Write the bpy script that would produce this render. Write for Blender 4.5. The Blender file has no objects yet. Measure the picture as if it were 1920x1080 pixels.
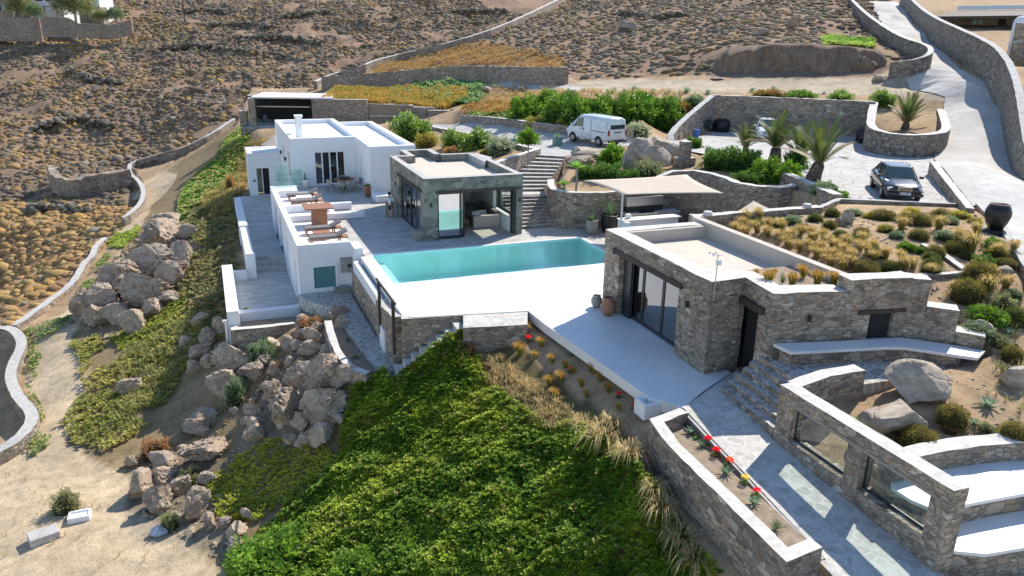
import bpy, bmesh, math, random
import numpy as np
from mathutils import Vector, Matrix, noise as mnoise
from mathutils.geometry import delaunay_2d_cdt
random.seed(7); RNG=np.random.default_rng(7)
SC=bpy.context.scene; COL=SC.collection
# ---------------------------------------------------------------- camera
FPX=1454.0; PITCH,ROLL,YAW,CAMH=math.radians(18.41),math.radians(1.04),math.radians(21.45),10.3
def _basis():
    cp,sp=math.cos(PITCH),math.sin(PITCH); cr,sr=math.cos(ROLL),math.sin(ROLL); cy,sy=math.cos(YAW),math.sin(YAW)
    M=np.array([[cy,sy,0],[-sy,cy,0],[0,0,1.]])
    right=np.array([1,0,0.]); fw=np.array([0,cp,-sp]); up=np.array([0,sp,cp])
    return M@(cr*right+sr*up), M@(-sr*right+cr*up), M@fw
CR,CU,CF=_basis(); CC=np.array([0,0,CAMH])
cam_d=bpy.data.cameras.new('camera'); cam=bpy.data.objects.new('camera',cam_d); COL.objects.link(cam); SC.camera=cam
cam_d.sensor_width=36; cam_d.lens=FPX/1920*36; cam_d.clip_end=2000; cam_d.clip_start=.1
cam.matrix_world=Matrix(((CR[0],CU[0],-CF[0],0),(CR[1],CU[1],-CF[1],0),(CR[2],CU[2],-CF[2],CAMH),(0,0,0,1)))
# ---------------------------------------------------------------- light
SUN=np.array([3.05,1.83,3.25]); SUN/=np.linalg.norm(SUN)
w=bpy.data.worlds.new("World"); SC.world=w; w.use_nodes=True
sky=w.node_tree.nodes.new('ShaderNodeTexSky'); sky.sky_type='NISHITA'; sky.sun_disc=False
sky.sun_elevation=math.asin(SUN[2]); sky.sun_rotation=math.atan2(SUN[0],SUN[1]); sky.air_density=1.0; sky.dust_density=.15; sky.ozone_density=3.
bg=w.node_tree.nodes['Background']; bg.inputs[1].default_value=.15
hs=w.node_tree.nodes.new('ShaderNodeHueSaturation'); hs.inputs['Saturation'].default_value=1.0; w.node_tree.links.new(sky.outputs[0],hs.inputs['Color']); w.node_tree.links.new(hs.outputs[0],bg.inputs[0])
sl=bpy.data.lights.new('sun','SUN'); sl.energy=4.8; sl.angle=math.radians(.5); sl.color=(1,.925,.815)
so=bpy.data.objects.new('sun',sl); COL.objects.link(so); so.rotation_euler=Vector(SUN).to_track_quat('Z','Y').to_euler(); so.location=(20,20,60)
SC.view_settings.view_transform='Standard'; SC.view_settings.look='None'; SC.view_settings.exposure=.42; SC.view_settings.gamma=1
SC.cycles.max_bounces=7; SC.cycles.transparent_max_bounces=12
# ---------------------------------------------------------------- picture <-> place
def ray(px,py): return CF+(px-960)/FPX*CR-(py-540)/FPX*CU
def P(px,py,z=0.): d=ray(px,py); return CC+d*(z-CAMH)/d[2]
def PX(px,py,X): d=ray(px,py); return CC+d*X/d[0]
def PY(px,py,Y): d=ray(px,py); return CC+d*Y/d[1]
def PD(px,py,D): return CC+D*ray(px,py)
def proj(A):
    q=np.asarray(A,float)-CC; wv=q@CF; ok=wv>.5; ws=np.where(ok,wv,1)
    return np.where(ok,960+FPX*(q@CR)/ws,-9e3),np.where(ok,540-FPX*(q@CU)/ws,-9e3),wv
def inpoly(x,y,poly):
    x=np.asarray(x);y=np.asarray(y); r=np.zeros(x.shape,bool); n=len(poly)
    for i in range(n):
        x0,y0=poly[i][:2];x1,y1=poly[(i+1)%n][:2]
        if y0==y1: continue
        c=((y0>y)!=(y1>y))&(x<(x1-x0)*(y-y0)/(y1-y0)+x0); r^=c
    return r
def vnoise(x,y,s=1.,seed=0,octv=3):
    x=np.asarray(x,float)*s;y=np.asarray(y,float)*s; tot=np.zeros(x.shape);amp=1.;nrm=0
    for o in range(octv):
        xi=np.floor(x).astype(np.int64);yi=np.floor(y).astype(np.int64);fx=x-xi;fy=y-yi
        fx=fx*fx*(3-2*fx);fy=fy*fy*(3-2*fy)
        def h(a,b):
            v=(a*374761393+b*668265263+(seed+o*17)*1274126177)&0x7fffffff; v=(v^(v>>13))*1274126177&0x7fffffff
            return ((v^(v>>16))&0xffff)/65535.
        tot+=amp*((h(xi,yi)*(1-fx)+h(xi+1,yi)*fx)*(1-fy)+(h(xi,yi+1)*(1-fx)+h(xi+1,yi+1)*fx)*fy); nrm+=amp; amp*=.5; x=x*2.03+5.1;y=y*2.03+1.7
    return tot/nrm
# ---------------------------------------------------------------- materials
def newmat(n):
    m=bpy.data.materials.new(n); m.use_nodes=True; nt=m.node_tree; b=nt.nodes['Principled BSDF']; return m,nt,b
def N(nt,t,**k):
    n=nt.nodes.new(t)
    for a,v in k.items():
        if a.startswith('i_'): n.inputs[a[2:].replace('_',' ')].default_value=v
        else: setattr(n,a,v)
    return n
def rgb(c): return (c[0],c[1],c[2],1)
def ramp(nt,fac,stops,interp='LINEAR'):
    r=nt.nodes.new('ShaderNodeValToRGB'); r.color_ramp.interpolation=interp; e=r.color_ramp.elements
    while len(e)<len(stops): e.new(.5)
    for i,(p,c) in enumerate(stops): e[i].position=p; e[i].color=rgb(c)
    nt.links.new(fac,r.inputs[0]); return r.outputs[0]
def mixc(nt,f,a,b,mode='MIX'):
    n=nt.nodes.new('ShaderNodeMix'); n.data_type='RGBA'; n.blend_type=mode
    for s,v in ((0,f),(6,a),(7,b)):
        if isinstance(v,(int,float)): n.inputs[s].default_value=v
        elif isinstance(v,tuple): n.inputs[s].default_value=rgb(v)
        else: nt.links.new(v,n.inputs[s])
    return n.outputs[2]
def wpos(nt,sc=(1,1,1)):
    g=nt.nodes.new('ShaderNodeNewGeometry'); m=nt.nodes.new('ShaderNodeMapping'); m.inputs[3].default_value=sc; nt.links.new(g.outputs[0],m.inputs[0]); return m.outputs[0]
def noisef(nt,vec,s,detail=4,rough=.55):
    n=nt.nodes.new('ShaderNodeTexNoise'); n.inputs['Scale'].default_value=s; n.inputs['Detail'].default_value=detail; n.inputs['Roughness'].default_value=rough
    if vec is not None: nt.links.new(vec,n.inputs['Vector'])
    return n.outputs[0]
def bump(nt,b,h,st,dist=.02,prev=None):
    n=nt.nodes.new('ShaderNodeBump'); n.inputs['Strength'].default_value=st; n.inputs['Distance'].default_value=dist; nt.links.new(h,n.inputs['Height'])
    if prev: nt.links.new(prev,n.inputs['Normal'])
    nt.links.new(n.outputs[0],b.inputs['Normal']); return n.outputs[0]
def warp(nt,vec,s,amt):
    n=nt.nodes.new('ShaderNodeTexNoise'); n.inputs['Scale'].default_value=s; n.inputs['Detail'].default_value=2; nt.links.new(vec,n.inputs['Vector'])
    a=nt.nodes.new('ShaderNodeVectorMath'); a.operation='MULTIPLY_ADD'; nt.links.new(n.outputs[1],a.inputs[0]); a.inputs[1].default_value=(amt,)*3; nt.links.new(vec,a.inputs[2]); return a.outputs[0]
def stone_mat(name,scale=(2.7,2.7,5.6),pal=None,mortar=(.10,.088,.075),edge=.055,bst=.9,big=True):
    m,nt,b=newmat(name)
    def layer(k,wa):
        v=warp(nt,wpos(nt,tuple(x*k for x in scale)),.9,wa)
        f1=N(nt,'ShaderNodeTexVoronoi',feature='F1',distance='MINKOWSKI'); f2=N(nt,'ShaderNodeTexVoronoi',feature='F2',distance='MINKOWSKI')
        for q in (f1,f2): nt.links.new(v,q.inputs['Vector']); q.inputs['Scale'].default_value=1; q.inputs['Exponent'].default_value=4.; q.inputs['Randomness'].default_value=.92
        d=N(nt,'ShaderNodeMath',operation='SUBTRACT'); nt.links.new(f2.outputs['Distance'],d.inputs[0]); nt.links.new(f1.outputs['Distance'],d.inputs[1])
        return f1.outputs['Color'],d.outputs[0]
    c1,d1=layer(1.,.45); c2,d2=layer(.52,.35)
    msk=ramp(nt,noisef(nt,wpos(nt,(1,1,1.8)),.9,3),[(.50,(0,0,0)),(.53,(1,1,1))]) if big else None
    vc=mixc(nt,msk,c1,c2) if big else c1
    if big:
        mm=nt.nodes.new('ShaderNodeMix'); nt.links.new(msk,mm.inputs[0]); nt.links.new(d1,mm.inputs[2]); nt.links.new(d2,mm.inputs[3]); dd=mm.outputs[0]
    else: dd=d1
    sep=nt.nodes.new('ShaderNodeSeparateColor'); nt.links.new(vc,sep.inputs[0])
    pal=pal or [(0,(.10,.085,.075)),(.25,(.17,.15,.13)),(.45,(.235,.205,.175)),(.62,(.28,.24,.20)),(.78,(.21,.15,.105)),(.9,(.36,.33,.29)),(1,(.15,.14,.14))]
    c=ramp(nt,sep.outputs[0],pal)
    n1=noisef(nt,wpos(nt,(1,1,2.6)),11,8,.72); c=mixc(nt,.75,c,ramp(nt,n1,[(.25,(.4,.39,.38)),(.5,(1,1,1)),(.75,(1.5,1.46,1.4))]),'MULTIPLY')
    bg_=noisef(nt,wpos(nt),.45,3); c=mixc(nt,.6,c,ramp(nt,bg_,[(.3,(.70,.71,.74)),(.7,(1.25,1.18,1.06))]),'MULTIPLY')
    e=ramp(nt,dd,[(edge*.4,(0,0,0)),(edge*1.6,(1,1,1))])
    c=mixc(nt,e,mortar,c); nt.links.new(c,b.inputs['Base Color']); b.inputs['Roughness'].default_value=.92
    eh=ramp(nt,dd,[(0,(0,0,0)),(.2,(1,1,1))]); h=mixc(nt,.4,eh,n1); hh=mixc(nt,.35,h,vc); bump(nt,b,hh,bst,.09); return m
def flag_mat(name,s=2.1,lo=(.17,.17,.165),hi=(.33,.33,.32),grout=(.55,.54,.51),edge=.08):
    m,nt,b=newmat(name); v=warp(nt,wpos(nt,(s,s,s*.4)),1.3,.3)
    vo=N(nt,'ShaderNodeTexVoronoi'); nt.links.new(v,vo.inputs['Vector']); vo.inputs['Scale'].default_value=1
    ve=N(nt,'ShaderNodeTexVoronoi',feature='DISTANCE_TO_EDGE'); nt.links.new(v,ve.inputs['Vector']); ve.inputs['Scale'].default_value=1
    sep=nt.nodes.new('ShaderNodeSeparateColor'); nt.links.new(vo.outputs['Color'],sep.inputs[0])
    c=ramp(nt,sep.outputs[0],[(0,lo),(1,hi)]); n1=noisef(nt,wpos(nt),6,6,.7)
    c=mixc(nt,.5,c,ramp(nt,n1,[(.3,(.6,.6,.6)),(.7,(1.35,1.33,1.3))]),'MULTIPLY')
    n2=noisef(nt,wpos(nt),1.3,4,.7); c=mixc(nt,ramp(nt,n2,[(.5,(0,0,0)),(.68,(.8,.8,.8))]),c,grout)
    e=ramp(nt,ve.outputs['Distance'],[(edge*.5,(0,0,0)),(edge*1.5,(1,1,1))]); c=mixc(nt,e,grout,c)
    nt.links.new(c,b.inputs['Base Color']); b.inputs['Roughness'].default_value=.85; bump(nt,b,mixc(nt,.5,e,n1),.4,.02); return m
def slab_mat(name,c1=(.30,.30,.30),c2=(.44,.435,.42),mortar=(.5,.49,.47),bw=.62,rh=.31,rot=0.):
    m,nt,b=newmat(name); g=nt.nodes.new('ShaderNodeNewGeometry'); mp=nt.nodes.new('ShaderNodeMapping'); mp.inputs[2].default_value=(0,0,rot); nt.links.new(g.outputs[0],mp.inputs[0])
    v=warp(nt,mp.outputs[0],.6,.05)
    br=N(nt,'ShaderNodeTexBrick',offset=.37,squash=1.4,squash_frequency=3); nt.links.new(v,br.inputs['Vector']); br.inputs['Scale'].default_value=1; br.inputs['Brick Width'].default_value=bw; br.inputs['Row Height'].default_value=rh; br.inputs['Mortar Size'].default_value=.012
    br.inputs['Color1'].default_value=rgb(c1); br.inputs['Color2'].default_value=rgb(c2); br.inputs['Mortar'].default_value=rgb(mortar); br.inputs['Bias'].default_value=-.1
    n1=noisef(nt,wpos(nt,(1,2.2,1)),2.6,6,.7); c=mixc(nt,.65,br.outputs[0],ramp(nt,n1,[(.3,(.68,.69,.7)),(.7,(1.25,1.23,1.2))]),'MULTIPLY')
    nt.links.new(c,b.inputs['Base Color']); b.inputs['Roughness'].default_value=.7; bump(nt,b,mixc(nt,.6,br.outputs[1],n1),.25,.01); return m
def plain(name,c,rough=.8,var=.12,s=3.,bst=.15,metal=0.,spec=.5,detail=5,bd=.02):
    m,nt,b=newmat(name); n1=noisef(nt,wpos(nt),s,detail,.65)
    lo=tuple(x*(1-var) for x in c); hi=tuple(min(1,x*(1+var)) for x in c)
    nt.links.new(ramp(nt,n1,[(.3,lo),(.7,hi)]),b.inputs['Base Color']); b.inputs['Roughness'].default_value=rough; b.inputs['Metallic'].default_value=metal; b.inputs['Specular IOR Level'].default_value=spec
    if bst: bump(nt,b,n1,bst,bd)
    return m
def concrete_mat(name,lo,hi,line=0.):
    m,nt,b=newmat(name); n1=noisef(nt,wpos(nt),.35,8,.7); n2=noisef(nt,wpos(nt,(1,4,1)),1.6,6,.75)
    c=mixc(nt,n1,lo,hi); c=ramp(nt,n1,[(.3,lo),(.55,tuple((a+b_)/2 for a,b_ in zip(lo,hi))),(.7,hi)]); c=mixc(nt,.55,c,ramp(nt,n2,[(.3,(.66,.66,.66)),(.7,(1.25,1.24,1.22))]),'MULTIPLY')
    if line:
        ve=N(nt,'ShaderNodeTexVoronoi',feature='DISTANCE_TO_EDGE'); nt.links.new(warp(nt,wpos(nt,(line,line*1.7,.1)),1.,.5),ve.inputs['Vector']); ve.inputs['Scale'].default_value=1
        e=ramp(nt,ve.outputs[0],[(.015,(0,0,0)),(.05,(1,1,1))]); c=mixc(nt,e,tuple(x*.72 for x in lo),c)
    nt.links.new(c,b.inputs['Base Color']); b.inputs['Roughness'].default_value=.9; bump(nt,b,n2,.2,.02); return m
def leaf_mat(name,trans=.22,rough=.55,attr='col',var=.25,objvar=.15,gain=1.):
    m,nt,b=newmat(name); a=N(nt,'ShaderNodeAttribute',attribute_name=attr); oi=nt.nodes.new('ShaderNodeObjectInfo')
    c=mixc(nt,objvar,a.outputs[0],ramp(nt,oi.outputs['Random'],[(0,(.5,.5,.45)),(1,(1.6,1.5,1.3))]),'MULTIPLY')
    n1=noisef(nt,wpos(nt),14,3); c=mixc(nt,var,c,ramp(nt,n1,[(.3,(.4,.4,.4)),(.7,(1.5,1.5,1.4))]),'MULTIPLY'); c=mixc(nt,1.,c,(gain,gain,gain*.9),'MULTIPLY')
    if var>.5: bump(nt,b,n1,.9,.12)
    nt.links.new(c,b.inputs['Base Color']); b.inputs['Roughness'].default_value=rough; b.inputs['Specular IOR Level'].default_value=.25
    t=nt.nodes.new('ShaderNodeBsdfTranslucent'); nt.links.new(c,t.inputs[0]); mx=nt.nodes.new('ShaderNodeMixShader'); mx.inputs[0].default_value=trans
    nt.links.new(b.outputs[0],mx.inputs[1]); nt.links.new(t.outputs[0],mx.inputs[2]); nt.links.new(mx.outputs[0],nt.nodes['Material Output'].inputs[0]); return m
def glass_mat(name,tint=(.82,.92,.9),refl=.08,rough=0.):
    m,nt,b=newmat(name); nt.nodes.remove(b); t=nt.nodes.new('ShaderNodeBsdfTransparent'); t.inputs[0].default_value=rgb(tint)
    g=nt.nodes.new('ShaderNodeBsdfGlossy'); g.inputs['Roughness'].default_value=rough; f=nt.nodes.new('ShaderNodeLayerWeight'); f.inputs[0].default_value=.5
    pw_=N(nt,'ShaderNodeMath',operation='POWER'); nt.links.new(f.outputs[1],pw_.inputs[0]); pw_.inputs[1].default_value=4.
    ad=N(nt,'ShaderNodeMath',operation='ADD',use_clamp=True); nt.links.new(pw_.outputs[0],ad.inputs[0]); ad.inputs[1].default_value=refl
    mx=nt.nodes.new('ShaderNodeMixShader'); nt.links.new(ad.outputs[0],mx.inputs[0]); nt.links.new(t.outputs[0],mx.inputs[1]); nt.links.new(g.outputs[0],mx.inputs[2]); nt.links.new(mx.outputs[0],nt.nodes['Material Output'].inputs[0]); return m
def water_mat(name):
    m,nt,b=newmat(name); nt.nodes.remove(b); t=nt.nodes.new('ShaderNodeBsdfTransparent'); t.inputs[0].default_value=(.93,.995,.995,1)
    g=nt.nodes.new('ShaderNodeBsdfGlossy'); g.inputs['Roughness'].default_value=.03; f=nt.nodes.new('ShaderNodeFresnel'); f.inputs[0].default_value=1.33
    bp=nt.nodes.new('ShaderNodeBump'); bp.inputs['Strength'].default_value=.16; bp.inputs['Distance'].default_value=.05; nt.links.new(noisef(nt,wpos(nt,(1,1.6,1)),4.5,5),bp.inputs['Height'])
    nt.links.new(bp.outputs[0],g.inputs['Normal']); nt.links.new(bp.outputs[0],f.inputs['Normal'])
    mx=nt.nodes.new('ShaderNodeMixShader'); nt.links.new(f.outputs[0],mx.inputs[0]); nt.links.new(t.outputs[0],mx.inputs[1]); nt.links.new(g.outputs[0],mx.inputs[2]); nt.links.new(mx.outputs[0],nt.nodes['Material Output'].inputs[0]); return m
M={}
M['stone']=stone_mat('rubble stone wall',scale=(4.8,4.8,10.5),mortar=(.19,.16,.13),edge=.05,bst=.65,pal=[(0,(.16,.13,.105)),(.2,(.28,.23,.185)),(.42,(.36,.305,.245)),(.6,(.43,.365,.295)),(.74,(.32,.22,.15)),(.9,(.58,.53,.465)),(1,(.2,.175,.16))])
M['bed']=plain('dry planting soil',(.30,.235,.17),.97,.3,4,.6,bd=.05)
M['stone_warm']=stone_mat('warm rubble stone',scale=(3.9,3.9,7.6),pal=[(0,(.18,.15,.125)),(.3,(.31,.265,.22)),(.5,(.39,.335,.275)),(.7,(.34,.25,.175)),(.85,(.48,.43,.37)),(1,(.25,.215,.19))],mortar=(.2,.17,.14))
M['stone_green']=stone_mat('grey green block stone',scale=(2.7,2.7,4.2),pal=[(0,(.13,.135,.12)),(.3,(.19,.195,.17)),(.55,(.26,.255,.22)),(.75,(.33,.315,.27)),(1,(.17,.165,.145))],mortar=(.25,.245,.22),edge=.035,bst=.5)
M['stone_round']=stone_mat('coursed round wall stone',scale=(3.2,3.2,5.2),pal=[(0,(.16,.135,.11)),(.3,(.25,.215,.175)),(.55,(.32,.28,.235)),(.8,(.38,.34,.29)),(1,(.22,.18,.15))],mortar=(.10,.08,.065))
M['cap']=plain('lime washed wall top',(.60,.575,.53),.9,.22,5.,.5,bd=.03)
M['cap_grey']=plain('pale grey coping',(.47,.455,.43),.9,.2,5.,.4,bd=.03)
M['white']=plain('white lime plaster',(.83,.835,.84),.85,.03,1.5,.12,bd=.03)
M['whitedeck']=plain('white resin deck',(.76,.755,.74),.5,.09,.5,.08,detail=9)
M['roofscreed']=plain('cream roof screed',(.60,.53,.445),.9,.06,1.2,.1)
M['cream']=plain('sand render',(.55,.48,.41),.9,.1,1.6,.15)
M['beige']=plain('beige render',(.50,.445,.39),.9,.1,1.6,.15)
M['slab']=slab_mat('grey stone slab paving',(.40,.39,.365),(.58,.56,.52),(.56,.545,.51))
M['slab_blue']=slab_mat('streaked grey terrace tiles',(.44,.44,.425),(.62,.61,.58),(.5,.5,.49),.7,.24)
M['flag']=flag_mat('crazy paving with lime joints',3.4,(.24,.235,.22),(.42,.41,.385))
M['flag_light']=flag_mat('pale washed flagstones',3.6,(.42,.405,.375),(.58,.555,.515),(.64,.62,.575),.035)
M['paver']=concrete_mat('pale cracked parking slabs',(.42,.405,.385),(.60,.585,.56),.9)
M['concrete']=concrete_mat('worn pale concrete road',(.43,.41,.385),(.62,.60,.57))
M['pool']=plain('turquoise pool plaster',(.58,.93,.90),.6,.05,1.,0)
M['water']=water_mat('pool water')
M['glass']=glass_mat('clear glass',(.90,.96,.94),.06)
M['glass_green']=glass_mat('greenish glass panel',(.72,.88,.84),.05)
M['glass_dark']=glass_mat('tinted reflective glass',(.18,.22,.24),.30)
M['glass_mirror']=glass_mat('mirror tinted glass',(.05,.07,.08),.8)
M['frame']=plain('dark anodised frame',(.025,.03,.034),.45,.1,5,0)
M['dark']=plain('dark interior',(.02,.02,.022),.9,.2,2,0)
M['wood']=plain('warm teak wood',(.33,.15,.08),.6,.25,7,.1)
M['wood_dark']=plain('weathered dark timber',(.065,.045,.035),.8,.3,8,.3)
M['wood_grey']=plain('silvery wood',(.30,.27,.24),.8,.25,8,.3)
M['fabric']=plain('grey lounger fabric',(.20,.185,.18),.95,.15,12,.2)
M['sailcloth']=plain('cream shade sail cloth',(.58,.485,.385),.9,.04,2,.05)
M['metal']=plain('brushed metal post',(.55,.56,.57),.4,.08,6,0,metal=.7)
M['terracotta']=plain('terracotta pot',(.35,.17,.10),.85,.15,6,.1)
M['ceramic']=plain('grey clay pot',(.30,.28,.25),.8,.15,6,.1)
M['greenpot']=plain('dull green metal planter',(.16,.27,.22),.6,.08,4,0)
M['blackpot']=plain('black glazed pot',(.016,.015,.016),.45,.2,6,.15)
M['steel']=plain('stainless grill steel',(.5,.5,.5),.35,.08,5,0,metal=.8)
M['leaf']=leaf_mat('leaves',.42,gain=1.9)
M['dryleaf']=leaf_mat('dry grass blades',.3,.7,gain=1.2)
M['scrub']=leaf_mat('scrub cushions',.0,.95,var=.7)
M['rock']=None
def rock_mat(name,pal,st=.65):
    m,nt,b=newmat(name); n1=noisef(nt,wpos(nt,(1,1,2.2)),1.4,10,.68); n2=noisef(nt,wpos(nt),6,6,.7)
    c=ramp(nt,n1,pal); c=mixc(nt,.6,c,ramp(nt,n2,[(.3,(.55,.54,.53)),(.7,(1.35,1.33,1.3))]),'MULTIPLY')
    n3=noisef(nt,wpos(nt),.8,3); c=mixc(nt,ramp(nt,n3,[(.62,(0,0,0)),(.72,(.55,.55,.55))]),c,(.42,.22,.09))
    nt.links.new(c,b.inputs['Base Color']); b.inputs['Roughness'].default_value=.93
    ve=N(nt,'ShaderNodeTexVoronoi',feature='DISTANCE_TO_EDGE'); nt.links.new(warp(nt,wpos(nt,(1,1,1.7)),1.5,.5),ve.inputs['Vector']); ve.inputs['Scale'].default_value=1.1
    e=ramp(nt,ve.outputs[0],[(0,(0,0,0)),(.05,(1,1,1))]); h=mixc(nt,.5,n1,n2); h=mixc(nt,.35,h,e); bump(nt,b,h,st,.14); return m
M['rock']=rock_mat('weathered granite',[(.25,(.22,.16,.115)),(.42,(.345,.265,.195)),(.55,(.455,.365,.28)),(.75,(.57,.48,.385))])
M['rock_pale']=rock_mat('pale boulder stone',[(.25,(.26,.21,.165)),(.45,(.38,.315,.25)),(.6,(.48,.41,.335)),(.8,(.58,.51,.43))],.6)
# ---------------------------------------------------------------- mesh helpers
class MB:
    def __init__(s): s.v=[];s.f=[];s.m=[];s.smooth=False
    def add(s,vs,fs,mi=0):
        o=len(s.v); s.v+= [tuple(map(float,p)) for p in vs]; s.f+=[tuple(i+o for i in f) for f in fs]; s.m+=[mi]*len(fs); return s
    def box(s,x0,x1,y0,y1,z0,z1,mi=0,top=None):
        s.add([(x0,y0,z0),(x1,y0,z0),(x1,y1,z0),(x0,y1,z0),(x0,y0,z1),(x1,y0,z1),(x1,y1,z1),(x0,y1,z1)],[(0,3,2,1),(0,1,5,4),(1,2,6,5),(2,3,7,6),(3,0,4,7)],mi); s.add([(x0,y0,z1),(x1,y0,z1),(x1,y1,z1),(x0,y1,z1)],[(0,1,2,3)],mi if top is None else top); return s
    def obox(s,c,size,rz=0,ry=0,rx=0,mi=0):
        R=Matrix.Rotation(rz,3,'Z')@Matrix.Rotation(ry,3,'Y')@Matrix.Rotation(rx,3,'X'); h=[a/2 for a in size]
        vs=[Vector(c)+R@Vector((sx*h[0],sy*h[1],sz*h[2])) for sz in(-1,1) for sx,sy in((-1,-1),(1,-1),(1,1),(-1,1))]
        return s.add(vs,[(0,3,2,1),(4,5,6,7),(0,1,5,4),(1,2,6,5),(2,3,7,6),(3,0,4,7)],mi)
    def prism(s,poly,z0,z1,mi=0,top=None):
        n=len(poly); a=sum(poly[i][0]*poly[(i+1)%n][1]-poly[(i+1)%n][0]*poly[i][1] for i in range(n))
        if a<0: poly=poly[::-1]
        zt=[(p[2] if len(p)>2 else z1) for p in poly]
        s.add([(p[0],p[1],z0) for p in poly]+[(p[0],p[1],z) for p,z in zip(poly,zt)],[tuple(range(n))[::-1]]+[(i,(i+1)%n,n+(i+1)%n,n+i) for i in range(n)],mi)
        s.add([(p[0],p[1],z) for p,z in zip(poly,zt)],[tuple(range(n))],mi if top is None else top); return s
    def tube(s,pts,r,n=8,mi=0,cap=True):
        pts=[Vector(p) for p in pts]; rs=r if isinstance(r,(list,tuple)) else [r]*len(pts); o=len(s.v); vs=[]
        for i,p in enumerate(pts):
            d=(pts[min(i+1,len(pts)-1)]-pts[max(i-1,0)]).normalized(); a=d.orthogonal().normalized() if abs(d.z)>.9 else d.cross(Vector((0,0,1))).normalized(); b=d.cross(a)
            vs+=[p+(a*math.cos(t)+b*math.sin(t))*rs[i] for t in [2*math.pi*k/n for k in range(n)]]
        fs=[(i*n+k,i*n+(k+1)%n,(i+1)*n+(k+1)%n,(i+1)*n+k) for i in range(len(pts)-1) for k in range(n)]
        if cap: fs+=[tuple(range(n))[::-1],tuple(range((len(pts)-1)*n,len(pts)*n))]
        return s.add(vs,fs,mi)
    def lathe(s,prof,n=20,c=(0,0,0),mi=0):
        vs=[(c[0]+r*math.cos(2*math.pi*k/n),c[1]+r*math.sin(2*math.pi*k/n),c[2]+z) for r,z in prof for k in range(n)]
        return s.add(vs,[(i*n+k,i*n+(k+1)%n,(i+1)*n+(k+1)%n,(i+1)*n+k) for i in range(len(prof)-1) for k in range(n)],mi)
    def mesh(s,name,mats,loc=(0,0,0),smooth=False):
        me=bpy.data.meshes.new(name); me.from_pydata([(a-loc[0],b-loc[1],c-loc[2]) for a,b,c in s.v],[],s.f)
        for m in (mats if isinstance(mats,(list,tuple)) else [mats]): me.materials.append(m)
        me.polygons.foreach_set('material_index',s.m)
        if smooth or s.smooth: me.polygons.foreach_set('use_smooth',[True]*len(s.f))
        me.update(); return me
def setp(o,label=None,cat=None,group=None,kind=None):
    for k,v in (('label',label),('category',cat),('group',group),('kind',kind)):
        if v: o[k]=v
    return o
def thing(name,label,cat,loc=(0,0,0),rz=0,group=None):
    o=bpy.data.objects.new(name,None); COL.objects.link(o); o.location=tuple(map(float,loc)); o.rotation_euler=(0,0,rz); o.empty_display_size=.3; return setp(o,label,cat,group)
def part(name,mb,mats,parent,world=True,smooth=False,bevel=0,label=None):
    loc=(0,0,0)
    if world and parent is not None:
        l=Vector(parent.location)
        if parent.parent: l=l+parent.parent.location
        loc=tuple(l)
    o=bpy.data.objects.new(name,mb.mesh(name,mats,loc,smooth)); COL.objects.link(o); o.parent=parent
    if bevel: bm=o.modifiers.new('bevel','BEVEL'); bm.width=bevel; bm.segments=2; bm.limit_method='ANGLE'
    if label: o['label']=label
    return o
def single(name,mb,mats,label,cat,group=None,smooth=False,bevel=0,kind=None,base=None):
    if base is None: base=(0,0,0)
    o=bpy.data.objects.new(name,mb.mesh(name,mats,base,smooth)); COL.objects.link(o); o.location=base
    if bevel: bm=o.modifiers.new('bevel','BEVEL'); bm.width=bevel; bm.segments=2; bm.limit_method='ANGLE'
    return setp(o,label,cat,group,kind)
def struct(name,mb,mats,smooth=False,bevel=0): return single(name,mb,mats,None,None,kind='structure',smooth=smooth,bevel=bevel)
def copy_tree(o,parent=None):
    c=o.copy(); COL.objects.link(c)
    if parent: c.parent=parent
    for ch in o.children: copy_tree(ch,c)
    return c
def jit(p,a,seed=0):
    q=Vector((p[0]*1.3+seed,p[1]*1.3,p[2]*1.3)); n=mnoise.noise_vector(q*1.7); return (p[0]+n.x*a,p[1]+n.y*a,p[2]+n.z*a)
def resample(pts,step):
    out=[]
    for a,b in zip(pts[:-1],pts[1:]):
        L=math.hypot(b[0]-a[0],b[1]-a[1]); n=max(1,int(round(L/step)))
        for i in range(n): t=i/n; out.append(tuple(a[k]+(b[k]-a[k])*t for k in range(len(a))))
    out.append(tuple(pts[-1])); return out
def smoothline(pts,it=2):
    for _ in range(it):
        q=[pts[0]]
        for a,b in zip(pts[:-1],pts[1:]): q+=[tuple(.75*x+.25*y for x,y in zip(a,b)),tuple(.25*x+.75*y for x,y in zip(a,b))]
        pts=q+[pts[-1]]
    return pts
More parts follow.
